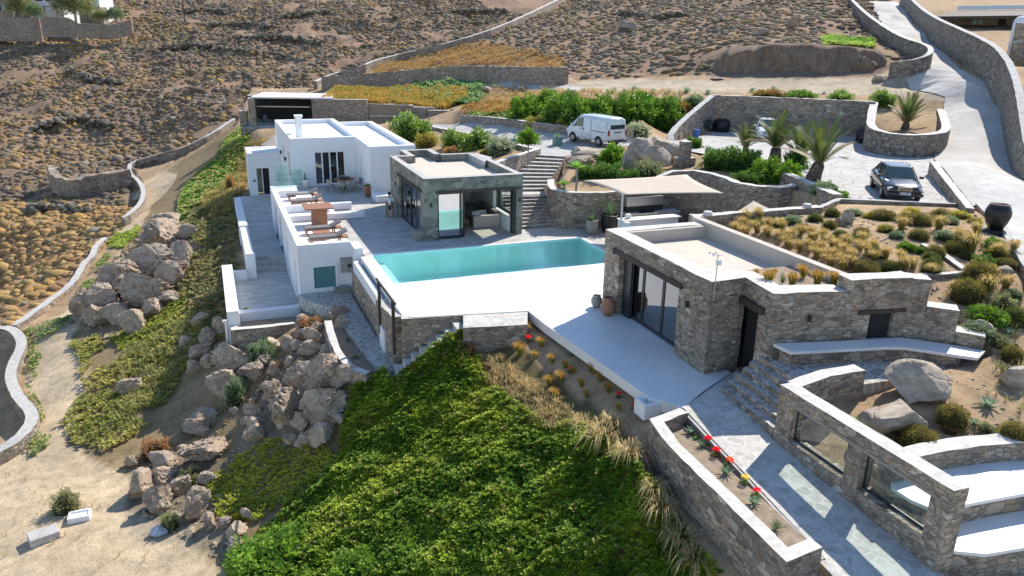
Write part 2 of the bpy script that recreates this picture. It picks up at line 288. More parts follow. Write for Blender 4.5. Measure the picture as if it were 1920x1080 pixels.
def wallmb(mb,pts,t,step=.4,ja=.035,mi=0,cap=1,side=0.):
    """rubble wall along (x,y,ztop,zbot); side -1..1 moves it off the line"""
    pts=resample([tuple(map(float,p)) for p in pts],step); n=len(pts); L=[];Rr=[]
    for i,p in enumerate(pts):
        a=Vector(pts[max(i-1,0)][:2]); b=Vector(pts[min(i+1,n-1)][:2]); 
        d0=(Vector(p[:2])-a); d1=(b-Vector(p[:2])); d=(d0.normalized() if d0.length>1e-6 else Vector((0,0)))+(d1.normalized() if d1.length>1e-6 else Vector((0,0))); d.normalize(); nn=Vector((-d.y,d.x))
        k=1.
        if d0.length>1e-6 and d1.length>1e-6: k=1/max(.5,math.sqrt((1+d0.normalized().dot(d1.normalized()))/2))
        L.append((p[0]+nn.x*t/2*(1+side)*k,p[1]+nn.y*t/2*(1+side)*k)); Rr.append((p[0]-nn.x*t/2*(1-side)*k,p[1]-nn.y*t/2*(1-side)*k))
    H=max(p[2]-p[3] for p in pts); nz=max(1,int(H/.55)); vs=[]; ring=2*(nz+1)
    for i,p in enumerate(pts):
        zt=p[2];zb=p[3]
        for k in range(nz+1): vs.append(jit((L[i][0],L[i][1],zb+(zt-zb)*k/nz),ja))
        for k in range(nz,-1,-1): vs.append(jit((Rr[i][0],Rr[i][1],zb+(zt-zb)*k/nz),ja,3))
    fs=[];ft=[]
    for i in range(n-1):
        for k in range(ring-1):
            f=(i*ring+k,i*ring+k+1,(i+1)*ring+k+1,(i+1)*ring+k); (ft if k==nz else fs).append(f)
    o=len(mb.v); mb.v+=vs
    for F_,m_ in ((fs,mi),(ft,cap),([tuple(range(ring))[::-1],tuple(range((n-1)*ring,n*ring))],mi)):
        mb.f+=[tuple(q+o for q in f) for f in F_]; mb.m+=[m_]*len(F_)
    return mb
def flip_out(me):
    bm=bmesh.new(); bm.from_mesh(me); bmesh.ops.recalc_face_normals(bm,faces=bm.faces); bm.to_mesh(me); bm.free()
def swall(name,pts,t,label,cat='wall',mat='stone',cap='cap',group=None,side=0.,ja=.035,smooth=False,step=.4):
    mb=MB(); wallmb(mb,pts,t,side=side,ja=ja,step=step); o=single(name,mb,[M[mat],M[cap]],label,cat,group,smooth=smooth); flip_out(o.data); return o
def slabmb(mb,poly,z1,z0,ja=.03,mi=0,cap=1,step=.4):
    """rubble block with vertical jittered sides from a plan polygon"""
    n=len(poly); a=sum(poly[i][0]*poly[(i+1)%n][1]-poly[(i+1)%n][0]*poly[i][1] for i in range(n))
    if a<0: poly=poly[::-1]
    ring=resample([tuple(p) for p in poly]+[tuple(poly[0])],step)[:-1]; n=len(ring); nz=max(1,int((z1-z0)/.5)); o=len(mb.v)
    for k in range(nz+1):
        z=z0+(z1-z0)*k/nz; mb.v+=[jit((p[0],p[1],z),ja) for p in ring]
    for k in range(nz):
        for i in range(n): mb.f.append((o+k*n+i,o+k*n+(i+1)%n,o+(k+1)*n+(i+1)%n,o+(k+1)*n+i)); mb.m.append(mi)
    mb.f.append(tuple(o+nz*n+i for i in range(n))); mb.m.append(cap); mb.f.append(tuple(o+i for i in range(n))[::-1]); mb.m.append(mi); return mb
def drape(name,poly,dz,mat,zf,step=.6,flat=None,skirt=.0):
    """sheet over the terrain inside a world polygon"""
    ring=resample([tuple(map(float,p[:2])) for p in poly]+[tuple(map(float,poly[0][:2]))],step)[:-1]
    xs=[p[0] for p in ring]; ys=[p[1] for p in ring]; gx,gy=np.meshgrid(np.arange(min(xs),max(xs),step),np.arange(min(ys),max(ys),step)); gx=gx.ravel();gy=gy.ravel()
    ok=inpoly(gx,gy,ring); R_=np.array(ring); gx=gx[ok];gy=gy[ok]
    d=np.array([np.min((R_[:,0]-a)**2+(R_[:,1]-b)**2) for a,b in zip(gx,gy)]) if len(gx) else np.array([])
    pts=[Vector(p) for p in ring]+[Vector((a,b)) for a,b,q in zip(gx,gy,d) if q>(step*.4)**2]
    n=len(ring); v,e,f,_,_,_=delaunay_2d_cdt(pts,[(i,(i+1)%n) for i in range(n)],[],1,1e-4)
    mb=MB(); z=[flat if flat is not None else float(zf(p.x,p.y))+dz for p in v]; mb.add([(p.x,p.y,q) for p,q in zip(v,z)],[tuple(q) for q in f])
    me=mb.mesh(name,M[mat] if isinstance(mat,str) else mat); flip_up(me); o=bpy.data.objects.new(name,me); COL.objects.link(o); o['kind']='structure'; return o
def flip_up(me):
    if len(me.polygons) and sum(p.normal.z for p in me.polygons)<0: me.flip_normals()
# ---------------------------------------------------------------- terrain
CPZ=[(1225,760,-.5),(1100,680,-.5),(1000,615,-.45),(880,612,-.5),(862,618,-.32),(805,650,-.95),(755,678,-1.6),(725,692,-2.0),(660,705,-2.5),
(1100,800,-1.3),(1000,700,-1.1),(900,660,-1.1),(800,700,-1.6),(760,705,-2.0),(680,700,-2.4),(1000,850,-2.3),(1150,950,-2.1),(1250,1075,-2.5),
(900,780,-2.2),(800,800,-3.2),(700,800,-4.2),(900,950,-3.9),(1050,1060,-3.9),(800,960,-5),(700,950,-5.6),(850,1075,-5.4),(650,1060,-7),(520,1060,-8.2),
(640,830,-5.6),(560,860,-7),(480,880,-8),(560,960,-7.8),(450,960,-8.8),(440,1060,-9.2),
(350,1060,-9.6),(200,1050,-9.6),(50,1060,-9.6),(50,950,-9.6),(200,900,-9.6),(350,960,-9.4),(100,800,-9.5),(300,830,-9.2),(120,700,-9.2),(100,620,-9),
(400,780,-8),(330,740,-8.3),(250,720,-8.8),(470,760,-6.8),(450,700,-5.6),(540,740,-5.4),(540,665,-4.2),(600,640,-3.2),(440,650,-5.2),(640,660,-2.9),(400,650,-5.8),
(380,560,-4.8),(300,600,-7.2),(220,620,-8.6),(350,480,-4.6),(420,520,-4.2),(400,440,-3.6),(430,400,-3.1),(380,400,-4),(330,420,-6),(280,440,-7.2),(180,560,-8.6),(230,470,-8),
(270,380,-7),(300,330,-5.8),(360,300,-4.2),(400,330,-3.2),(430,290,-1.8),(420,260,-2),(460,262,-.9),(440,235,-1.5),
(0,620,-9.4),(0,560,-10),(100,560,-9.6),(130,480,-9),(50,420,-8.6),(200,380,-8),(100,330,-6.5),(200,300,-6),(0,300,-6),(300,260,-4),(0,760,-11),(0,700,-11.5),(0,660,-11),(0,820,-11),
(1030,288,2.7),(1100,268,2.8),(1170,260,2.85),(1120,272,2.8),(1000,272,2.6),(1180,250,3.0),(1250,262,2.9),(1238,250,3.0),(1262,258,2.95),(1290,252,2.95),
(1340,246,3),(1250,275,2.95),(1400,270,3),(1300,270,2.95),(1500,280,3),(1600,300,3),(1600,350,3),(1700,340,3),(1760,370,3.05),(1540,340,2.95),(1320,290,2.9),
(1700,230,4.25),(1720,200,4.7),(1660,225,4.3),(1745,215,4.6),
(1120,330,2.2),(1060,335,2.0),(1200,310,2.3),(1160,300,2.4),(1270,310,2.4),(1350,330,2.5),(1450,345,2.6),(1530,370,2.8),(1250,330,2.3),(1060,310,2.3),
(1450,430,2.95),(1560,400,2.95),(1700,400,3),(1800,410,3.05),(1600,480,2.9),(1700,490,2.85),(1800,480,2.8),(1850,480,2.85),(1900,520,2.7),(1780,560,2.2),(1850,600,2),(1830,680,1.3),(1900,650,1.6),(1900,740,1.1),(1800,760,.95),(1700,790,.75),(1850,820,.75),(1780,830,.7),(1650,770,.7),(1620,740,.75),
(1800,300,3.65),(1870,330,3.65),(1850,400,3.35),(1900,450,3.3),(1780,340,3.5),(1840,250,4.1),(1800,250,3.9)]
CPD=[(960,256,61),(900,242,68),(860,237,74),(990,266,56.5),(800,240,74),(880,275,60),(930,275,57),(760,250,70),(700,230,80),(830,262,63),
(560,235,80),(480,240,76),(650,215,82),(620,178,88),(700,174,95),(800,178,92),(880,165,92),(950,180,82),(870,205,76),(940,205,70),
(1000,222,64),(1100,218,60),(1200,218,58),(1290,190,62),(1000,190,69),(1100,178,68),(1200,172,68),(1280,175,66),(1250,215,62),(1200,240,55.5),
(1240,160,73),(1050,165,78),(1150,157,77),(1400,160,70),(1500,163,68),(1600,168,66),(1700,163,65),(1330,170,67),(1480,180,64),(1600,184,62),
(950,157,85),(850,152,92),(750,155,100),(660,160,104),
(1400,138,74),(1550,136,71.5),(1650,140,70),(1320,135,76),(1710,128,68),(1740,150,65),(1800,190,61),(1780,130,66),(1760,100,74),(1820,150,62),(1855,200,57),
(1400,84,78),(1550,88,75),(1640,95,74),(1340,100,79),(1290,120,79),(1690,112,73),(1500,60,90),(1640,60,92),(1400,50,95),(1700,95,79),
(1250,85,94),(1150,110,92),(1000,125,92),(1100,60,115),(950,80,118),(1250,30,125),(1400,5,128),(1550,5,122),(1200,2,145),(1660,20,112),(1630,3,128),(1720,60,88),(1700,30,104),(1760,40,104),(1760,80,84),
(1820,60,90),(1900,60,88),(1900,20,110),(1780,20,108),(1720,2,135),(1850,85,78),(1900,95,74),(1905,150,64),(1920,200,58),
(100,200,118),(0,200,120),(200,230,112),(400,200,105),(0,250,108),(300,150,128),(400,120,135),(500,150,118),(560,150,115),(600,110,128),(700,120,118),(800,90,125),(500,180,105),
(500,60,155),(700,50,150),(900,40,150),(400,40,165),(200,100,145),(0,120,145),(100,60,165),(250,40,168),(300,5,185),(600,5,180),(900,5,175),(1100,5,165),(0,5,195),
(0,-40,240),(400,-40,235),(900,-40,225),(1300,-30,190),(1600,-30,165),(1900,-30,150),(-200,100,160),(-300,400,110),(-200,700,60),(2100,100,80),(2100,400,45),(2200,700,28),(2100,900,18)]
def _cz(a,b_,c):
    if c<-2 and float((P(a,b_,c)-CC)@CF)<72: return -2+(c+2)*.6
    return c if c>-5 else -5+(c+5)*.6
CPZ=[(a,b_,_cz(a,b_,c)) for a,b_,c in CPZ]
_c=np.array([P(*c) for c in CPZ]+[PD(*c) for c in CPD])
_c=np.vstack([_c,[[-60,60,-10],[-40,20,-9.5],[-10,10,-8],[0,0,-7],[20,-5,-4],[40,0,1],[70,20,4],[260,200,34],[120,300,44],[0,340,40],[-120,260,30],[-160,120,-4],[10.1,15.9,-.4],[10.0,14.6,-.75],[9.95,12.9,-1.3],[9.9,11.9,-1.5],[9.8,10.3,-1.8],[12,2,-4],[8,10,-3.6]]])
_d=np.hypot(_c[:,None,0]-_c[None,:,0],_c[:,None,1]-_c[None,:,1]); _n=len(_c)
_A=np.zeros((_n+3,_n+3)); _A[:_n,:_n]=_d-np.eye(_n)*.15; _A[:_n,_n]=1;_A[:_n,_n+1:]=_c[:,:2]; _A[_n:,:_n]=_A[:_n,_n:].T
_w=np.linalg.solve(_A,np.concatenate([_c[:,2],[0,0,0]]))
def rbf(x,y):
    o=np.full(x.shape,_w[_n])+_w[_n+1]*x+_w[_n+2]*y
    for i in range(_n): o+=_w[i]*np.hypot(x-_c[i,0],y-_c[i,1])
    return o
def graded(a,b,fine,lo,hi,g=1.06,mx=3.,mid=None):
    v=list(np.arange(a,b+1e-6,fine)); s=fine; x=v[-1]
    while x<hi: s=min(s*(1.025 if x<mid else 1.08),.85 if x<mid else 5); x+=s; v.append(x)
    s=fine; x=v[0]; l=[]
    while x>lo: s=min(s*g,mx); x-=s; l.append(x)
    return np.array(l[::-1]+v)
GX=graded(-13,34,.25,-170,270,mid=85); GY=graded(9,58,.25,-25,350,mid=150)
TX,TY=np.meshgrid(GX,GY); TZ=rbf(TX,TY)
# footprints of built ground (world polygons)
DECK=[(6.2,35.4),(6.3,26.75),(10.9,26.0),(10.95,24.4),(11.5,17.9),(12.1,17.0),(14.0,17.9),(14,18.8),(18.4,18.8),(18.4,26.3),(24.8,26.3),(27.2,28),(27.3,31.1),(25.3,32.1),(25.55,34.8),(25.15,36.5),(24.3,37.4),(22.8,37.1),(21.2,37.0),(20.1,37.05),(18.6,37.38),(17.75,37.9),(17.5,38.5),(15.3,38.3),(15.3,46),(12.3,48.7),(12.3,63),(5,65.3),(5,53.6),(3.4,53),(3.4,36.7),(6.2,36.7)]
CAPS=[(DECK,lambda x,y:0*x-.5),([(14,17.3),(18.2,17.2),(18.2,25.5),(14,25.5)],lambda x,y:0*x-.4),
 ([(6.4,30.5),(18.2,30.5),(18.2,35.9),(6.4,35.9)],lambda x,y:0*x-2.2),
 ([(15.2,37.8),(17.9,37.8),(18.6,40.6),(21.4,44.8),(20.2,46.2),(15.2,42)],lambda x,y:np.clip((y-38.2)/7.4*2.75,0,2.75)-.4),
 ([(.0,34.6),(6.2,34.6),(6.2,44),(.0,44)],lambda x,y:0*x-3.5),([(1.3,44),(6.2,44),(6.2,63),(1.6,63)],lambda x,y:0*x-2.8),
 ([(2.6,62),(5.2,62),(5.2,66),(2.6,66)],lambda x,y:0*x-2.4),
 ([(3.7,27),(5.9,26.4),(6.2,36.6),(3.7,36.6)],lambda x,y:0*x-2.45),([(5.4,26.2),(8.6,26.0),(8.6,27),(5.4,27.2)],lambda x,y:-2.2+(x-5.4)/3*1.6),
 ([(13.7,14.6),(21,14.6),(21.5,16.8),(17.2,17.3),(15.1,17.6),(15.1,18.9),(13.7,18.9)],lambda x,y:np.where(x<15.1,-.4,.7)),
 ([(11.4,4),(13.9,4),(13.9,14.8),(13.9,18.9),(12,18)],lambda x,y:-.35-np.clip(17-y,0,20)*.065-.1),
 ([(10.0,10.2),(11.9,10.2),(12.4,17),(10.3,17)],lambda x,y:0*x-1.3),
 ([(13.9,3),(23,3),(23,10.9),(18,11.3),(14,11.9)],lambda x,y:0*x-1.3),
 ([(13.9,11.5),(18,11.3),(16.2,14.7),(13.9,14.7)],lambda x,y:np.clip((x-14.2)*.45,0,.62))]
def stamp(z,x,y):
    for poly,fn in CAPS:
        k=inpoly(x,y,poly); z=np.where(k,np.minimum(z,fn(x,y)),z)
    return z
# flat parking, natural relief
PARK=[P(1245,268,3)[:2],P(1345,247,3)[:2],P(1625,262,3)[:2],P(1640,284,3)[:2],P(1725,284,3)[:2],(43.2,36.6),(38.4,32.4),(37.4,31.6),(31.6,24.9),P(1565,378,3)[:2],P(1490,322,3)[:2],P(1300,284,3)[:2]]
ppx,ppy,pw=proj(np.stack([TX,TY,TZ],-1))
WILD_L=[(-400,-200),(900,-200),(1060,0),(900,75),(700,115),(600,165),(470,165),(440,235),(330,300),(250,320),(270,360),(240,420),(180,480),(90,560),(0,620),(-400,640)]
WILD_R=[(1000,-200),(1590,-200),(1700,80),(1730,105),(1640,140),(1560,95),(1380,90),(1330,140),(1080,150),(1060,135),(900,130),(700,115),(900,75),(1060,0)]
def soft(poly,x,y,amp=14,s=.02): 
    nx=x+(vnoise(x,y,s,3)-.5)*2*amp; ny=y+(vnoise(x,y,s,9)-.5)*2*amp*.6; return inpoly(nx,ny,poly)
wl=inpoly(ppx,ppy,WILD_L)&(pw>40); wr=inpoly(ppx,ppy,WILD_R)&(pw>60)
far=(pw>150)
rel=(vnoise(TX,TY,.06,1,4)-.5)*5.5+(vnoise(TX,TY,.25,2,3)-.5)*1.6
TZ=TZ+np.where(wl,rel*np.clip((pw-55)/60,0,1),0)+np.where(wr,((vnoise(TX,TY,.12,4,4)-.5)*2.2)*np.clip((pw-70)/30,0,1),0)
near=~(wl|wr)
TZ=TZ+np.where(near&(TX<24),(vnoise(TX,TY,.5,5,4)-.5)*.22,0)
k=inpoly(TX,TY,PARK); TZ=np.where(k,2.97,TZ)
# steep earth bank above the dirt road
_k=k.copy(); _bx=(TX>24)&(TX<52)&(TY>20)&(TY<46)&~_k
for _ in range(30):
    _s=TZ.copy(); _s[1:-1,1:-1]=(TZ[:-2,1:-1]+TZ[2:,1:-1]+TZ[1:-1,:-2]+TZ[1:-1,2:]+TZ[1:-1,1:-1]*2)/6; TZ=np.where(_bx,_s,TZ)
TZ=stamp(TZ,TX,TY)
# old dry watercourse shade hollow on the left hillside
def _bil(x,y):
    x=np.clip(np.asarray(x,float),GX[0],GX[-1]-1e-3);y=np.clip(np.asarray(y,float),GY[0],GY[-1]-1e-3)
    i=np.clip(np.searchsorted(GX,x)-1,0,len(GX)-2);j=np.clip(np.searchsorted(GY,y)-1,0,len(GY)-2)
    fx=(x-GX[i])/(GX[i+1]-GX[i]);fy=(y-GY[j])/(GY[j+1]-GY[j])
    return (TZ[j,i]*(1-fx)+TZ[j,i+1]*fx)*(1-fy)+(TZ[j+1,i]*(1-fx)+TZ[j+1,i+1]*fx)*fy
def Z(x,y): return _bil(x,y)
def G(px,py,mind=8):
    d=ray(px,py); ts=np.concatenate([np.arange(mind,60,.15),np.arange(60,330,.5)]); q=CC[None,:]+ts[:,None]*d[None,:]; k=np.nonzero(q[:,2]<Z(q[:,0],q[:,1]))[0]
    if len(k)==0: t=200.
    else:
        a,b=ts[max(k[0]-1,0)],ts[k[0]]
        for _ in range(12):
            m_=(a+b)/2; p=CC+m_*d
            if p[2]<Z(p[0],p[1]): b=m_
            else: a=m_
        t=b
    p=CC+t*d; p[2]=float(Z(p[0],p[1])); return p
# soil colours
ppx,ppy,pw=proj(np.stack([TX,TY,TZ],-1))
SOIL={'hill':(.30,.205,.14),'sand':(.55,.44,.30),'dirt':(.46,.385,.29),'bank':(.23,.165,.125),'gold':(.31,.19,.085),'garden':(.42,.30,.19),'olive':(.09,.085,.03),'rockgrey':(.26,.235,.20)}
col=np.zeros(TX.shape+(3,)); col[:]=SOIL['garden']
SANDP=[(62,615),(150,570),(205,500),(240,455),(222,440),(268,345),(300,322),(330,325),(322,345),(290,380),(262,430),(240,455),(200,540),(130,640),(165,690),(150,760),(120,830),(190,870),(250,900),(240,960),(330,985),(420,1080),(440,1200),(-200,1200),(-200,900),(-20,880),(75,825),(40,690)]
def paint(mask,c,blend=1.): 
    col[mask]=col[mask]*(1-blend)+np.array(SOIL[c])*blend
paint((wl|(pw>150)),'hill'); paint(wr,'hill')
g=wl&soft([(-50,380),(200,395),(330,395),(190,480),(90,560),(-50,620)],ppx,ppy); paint(g,'gold',.7)
paint(soft([(620,165),(700,115),(900,75),(1060,110),(1060,135),(850,130),(700,140)],ppx,ppy,8)&(pw>60),'gold',.8)
paint(soft([(1040,158),(1150,150),(1330,150),(1640,145),(1740,110),(1790,170),(1770,190),(1640,180),(1330,172),(1060,172),(860,152),(860,148)],ppx,ppy,5)&(pw>55),'dirt')
paint(soft([(1330,142),(1352,95),(1400,82),(1640,92),(1660,110),(1655,140),(1500,148)],ppx,ppy,6)&(pw>60),'bank')
lsl=inpoly(ppx,ppy,[(250,440),(300,330),(440,235),(520,270),(470,350),(430,640),(640,600),(700,700),(560,1000),(430,1080),(420,1080),(330,985),(240,960),(250,900),(120,830),(165,690),(130,640),(200,540)])&(pw<110)&(TX<6)
paint(lsl,'olive',.45); paint(soft(SANDP,ppx,ppy,10)&(pw<115)&(TX<4),'sand')
paint(soft([(480,720),(640,560),(700,690),(660,850),(560,860),(400,860),(250,870),(230,1000),(480,1060),(420,900)],ppx,ppy,20)&(pw<60)&(TX<6),'rockgrey',.5)
mound=inpoly(ppx,ppy,[(640,690),(860,615),(960,640),(1180,820),(1320,1100),(430,1100),(560,900)])&(pw<45)&(TX>-2); paint(mound,'olive',.85)
paint(inpoly(ppx,ppy,[(600,165),(1000,150),(1000,225),(860,200),(700,200)])&(pw>60)&(pw<110),'gold',.5)
nj=(vnoise(TX,TY,.9,11,4)-.5)*.5+1; col*=nj[...,None]
PAVED=[]
m,nt,b=newmat('dry hillside soil'); a=N(nt,'ShaderNodeAttribute',attribute_name='col')
n1=noisef(nt,wpos(nt),2.2,9,.72); n2=noisef(nt,wpos(nt),.35,6,.7); n3=noisef(nt,wpos(nt),14,4,.7)
c=mixc(nt,.75,a.outputs[0],ramp(nt,n1,[(.28,(.5,.49,.47)),(.5,(1,1,1)),(.72,(1.4,1.36,1.3))]),'MULTIPLY'); c=mixc(nt,.5,c,ramp(nt,n2,[(.3,(.72,.72,.72)),(.7,(1.25,1.22,1.15))]),'MULTIPLY'); c=mixc(nt,.45,c,ramp(nt,n3,[(.3,(.6,.6,.6)),(.7,(1.4,1.4,1.4))]),'MULTIPLY')
nt.links.new(c,b.inputs['Base Color']); b.inputs['Roughness'].default_value=.97; b.inputs['Specular IOR Level'].default_value=.15; bump(nt,b,mixc(nt,.4,n1,n3),.7,.12); M['soil']=m
M['plastic0']=plain('black pipe',(.02,.02,.022),.6,.2,5,0)
# ---------------------------------------------------------------- decks, pool, paving
def zpt(x,y,z): return (float(x),float(y),float(z))
mb=MB(); mb.prism([(6.42,26.75),(10.9,26.0),(10.95,24.4),(11.5,17.9),(12.1,17.0),(13.2,17.72),(14.9,18.6),(14.9,24.5),(14.4,25.2),(14.4,30.9),(6.42,30.9)],-.35,0.0); mb.box(14.4,18.2,25.9,30.9,-.35,0); mb.box(6.42,6.75,30.9,35.46,-.35,0)
struct('pool_deck',mb,M['whitedeck'])
mb=MB(); X0,X1,Y0,Y1=6.755,17.715,30.905,35.455
mb.prism([(6.42,35.47),(17.719,35.47),(17.719,38.6),(15.1,38.6),(15.1,47.5),(12.25,48.6),(9.35,48.6),(9.35,53.4),(5.06,53.4),(5.06,51.92),(6.1,51.6),(6.1,36.75),(6.42,36.75)],-.35,-.004); mb.box(17.72,25.2,30.905,37.5,-.35,-.004); mb.box(18.2,25.2,26.2,30.9,-.35,-.004); mb.box(9.3,15.1,53.4,53.6,-.35,-.004)
struct('stone_terrace',mb,M['slab'])
mb=MB()
for a in ((6.75,17.72+.22,35.46,35.66),(17.72,17.94,30.9,35.46)): mb.box(a[0],a[1],a[2],a[3],-.02,.012)
struct('pool_coping',mb,M['whitedeck'])
pool=thing('swimming_pool','long turquoise swimming pool set in the white deck, with steps in its far right corner','swimming pool',(12.2,33.1,0))
mb=MB(); d=-1.25
mb.add([(X0,Y0,d),(X1,Y0,d),(X1,Y1,d),(X0,Y1,d)],[(0,1,2,3)])
for a,b_ in (((X0,Y0),(X0,Y1)),((X0,Y1),(X1,Y1)),((X1,Y1),(X1,Y0)),((X1,Y0),(X0,Y0))): mb.add([(a[0],a[1],d),(b_[0],b_[1],d),(b_[0],b_[1],-.003),(a[0],a[1],-.003)],[(0,1,2,3)])
part('basin',mb,M['pool'],pool)
mb=MB(); mb.add([(X0,Y0,-.07),(X1,Y0,-.07),(X1,Y1,-.07),(X0,Y1,-.07)],[(0,1,2,3)]); part('water_surface',mb,M['water'],pool)
for i in range(4):
    mb=MB(); mb.box(16.2+i*.38,X1-.003,30.91,32.3,-1.24,-.98+i*.24); part('step',mb,M['whitedeck'],pool)
mb=MB(); mb.box(X0+.003,X0+.55,Y0+.003,Y1-.003,-1.249,-.42); part('ledge',mb,M['pool'],pool)
# lower terraces beside the white house
mb=MB(); mb.box(.55,3.42,37.05,44.2,-3.3,-2.85); struct('lower_terrace',mb,M['slab_blue'])
mb=MB(); mb.box(1.7,5.1,44.8,62.2,-3.3,-2.2); struct('upper_terrace',mb,M['slab_blue'])
# ramp path down beside the deck
rp=[P(668,560,-2)[:2],(5.72,36.6),(4.2,36.6),(4.05,35.2),(4.62,33.4),(4.75,31),(4.95,28.4),(5.1,27.35),(5.85,27.3),(5.75,30)]
mb=MB(); mb.prism([(5.75,36.65),(3.3,36.65),(3.6,35.7),(4.55,34.2),(4.7,31.5),(5.0,28.2),(5.12,27.2),(6.0,26.95),(6.2,27.6),(5.78,30)],-2.6,-2.0); struct('ramp_path',mb,M['flag'])
# path between planter and window wall (falls gently to the front)
def pz(y): return 0.003-max(0,17-y)*.065
ys=[17.75,17,16,15,13,11,9,7,5,3]; mb=MB(); vs=[];fs=[]
for y in ys: vs+=[(12.08-max(0,17-y)*.085,y if y<17.5 else 17.0,pz(y)),(13.62 if y<15 else (14.3 if y<17 else 15.2),y if y<17.5 else 18.72,pz(y))]
for i in range(len(ys)-1): fs.append((2*i,2*i+1,2*i+3,2*i+2))
mb.add(vs,fs); o=struct('garden_path',mb,M['flag_light']); flip_up(o.data)
mb=MB(); mb.prism([(15.0,14.9),(20.7,14.6),(21.6,16.6),(17.35,17.2),(15.2,17.5)],.6,1.05); struct('bench_terrace',mb,M['flag'])
# driveway, parking, roads
def pxpoly(L): return [G(*p)[:2] for p in L]
PAVED.append(PARK); drape('parking_area',PARK,.03,'paver',Z,.8)
drv=pxpoly([(1017,290),(1063,294),(1090,290),(1130,281),(1190,272),(1235,270),(1238,262),(1180,258),(1085,254),(1030,250),(960,239),(900,232),(862,231),(840,234),(800,233),(790,236),(840,245),(900,257),(950,268),(985,279)])
PAVED.append(drv); drape('driveway',drv,.02,'paver',Z,.7)
road=pxpoly([(1628,2),(1650,45),(1690,85),(1742,108),(1745,130),(1700,150),(1735,172),(1772,182),(1768,230),(1755,270),(1752,300),(1790,345),(1832,392),(1868,420),(1925,500),(2100,640),(2300,640),(2100,400),(1935,400),(1915,330),(1900,260),(1888,215),(1855,165),(1800,130),(1750,85),(1712,45),(1680,3)])
PAVED.append(road); drape('road',road,.02,'concrete',Z,1.)
drape('far_lane',pxpoly([(868,153),(1000,160),(1100,164),(1100,171),(960,167),(840,158)]),.05,'paver',Z,1.2)
# ---------------------------------------------------------------- white house
wh=thing('white_house','large cubic white house with four tall glazed doors and a rooftop chimney','house',(7.5,57,0))
def walls_with(mb,x0,x1,y,t,z0,z1,op,axis='x'):
    """wall along an axis with openings op=[(a0,a1,z0,z1)] sorted"""
    cur=x0
    def bx(a0,a1,c0,c1):
        if a1-a0>1e-4 and c1-c0>1e-4:
            if axis=='x': mb.box(a0,a1,y,y+t,c0,c1)
            else: mb.box(y,y+t,a0,a1,c0,c1)
    for a0,a1,c0,c1 in op: bx(cur,a0,z0,z1); bx(a0,a1,z0,c0); bx(a0,a1,c1,z1); cur=a1
    bx(cur,x1,z0,z1)
mb=MB(); walls_with(mb,5.07,9.35,53.55,.35,-2.9,3.22,[(6.6,8.6,0.02,2.28)]); walls_with(mb,53.9,65.0,5.07,.35,-2.9,3.22,[(54.6,55.9,.5,2.1),(58.5,59.5,.8,2.0)],'y')
mb.box(5.42,9.7,64.65,65,0,3.22); mb.box(9.35,9.7,53.9,64.65,0,3.22)
part('wall',mb,M['white'],wh)
mb=MB(); mb.box(5.42,9.35,53.9,64.65,2.5,2.9); part('roof',mb,M['white'],wh)
mb=MB(); mb.box(5.75,6.2,56.0,56.45,2.9,4.35); mb.box(5.7,6.25,55.95,56.5,4.35,4.47)
part('chimney',mb,M['white'],wh,bevel=.03)
for i in range(4):
    a=6.6+i*.5; mb=MB(); f=.045
    mb.box(a,a+f,53.72,53.8,.02,2.28); mb.box(a+.5-f,a+.5,53.72,53.8,.02,2.28); mb.box(a+f,a+.5-f,53.72,53.8,2.2,2.28); mb.box(a+f,a+.5-f,53.72,53.8,.02,.1)
    dr=part('glazed_door',mb,M['white'],wh); g=MB(); g.box(a+f,a+.5-f,53.75,53.77,.1,2.2); part('pane',g,M['glass_dark'] if i!=1 else M['dark'],dr)
for y0,y1,z0,z1 in ((54.6,55.9,.5,2.1),(58.5,59.5,.8,2.0)):
    mb=MB(); mb.box(5.2,5.24,y0,y1,z0,z1); part('window',mb,M['glass_dark'],wh)
for y in (60.5,57.2):
    mb=MB(); mb.box(4.93,5.069,y,y+.14,1.2,1.45); part('wall_lamp',mb,M['frame'],wh)
# taller rendered block on the right of the white house
wb=thing('white_annex','white plastered annex block with low roof parapet, right of the glazed doors','house',(10.8,55,0))
mb=MB(); mb.box(9.36,12.3,48.65,49.0,-.4,3.22); mb.box(9.36,9.71,49.0,53.54,-.4,3.22); mb.box(11.95,12.3,49.0,62.5,-.4,3.22); mb.box(9.71,11.95,62.2,62.5,2.4,3.22); part('wall',mb,M['white'],wb)
mb=MB(); mb.box(9.71,11.95,49.0,62.2,2.5,2.92); part('roof',mb,M['white'],wb)
mb=MB(); mb.box(9.30,9.355,51.3,52.3,.05,2.2); part('door',mb,M['white'],wb); mb=MB(); mb.box(9.27,9.297,51.36,51.42,.05,2.15); part('door_edge',mb,M['metal'],wb)
# small side wing
sw=thing('white_side_wing','small low white wing with a half open door ending the tiled passage','house',(3.8,64,-2.2))
mb=MB(); walls_with(mb,2.68,5.06,62.2,.3,-3.4,1.06,[(3.2,4.15,-2.18,-.1)]); mb.box(2.68,3.0,62.5,65.7,-3.4,1.06); mb.box(3.0,5.06,65.4,65.7,-3.4,1.06)
part('wall',mb,M['white'],sw)
mb=MB(); mb.box(3.0,5.06,62.5,65.4,.8,1.0); part('roof',mb,M['white'],sw)
mb=MB(); mb.box(3.62,3.68,62.3,62.36,-2.18,-.1); mb.box(3.2,3.26,62.3,62.36,-2.18,-.1); dr=part('door',mb,M['white'],sw)
g=MB(); g.box(3.26,3.62,62.32,62.34,-2.18,-.1); part('pane',g,M['glass_green'],dr); g=MB(); g.box(3.68,4.15,62.45,62.48,-2.18,-.1); part('dark_opening',g,M['dark'],sw)
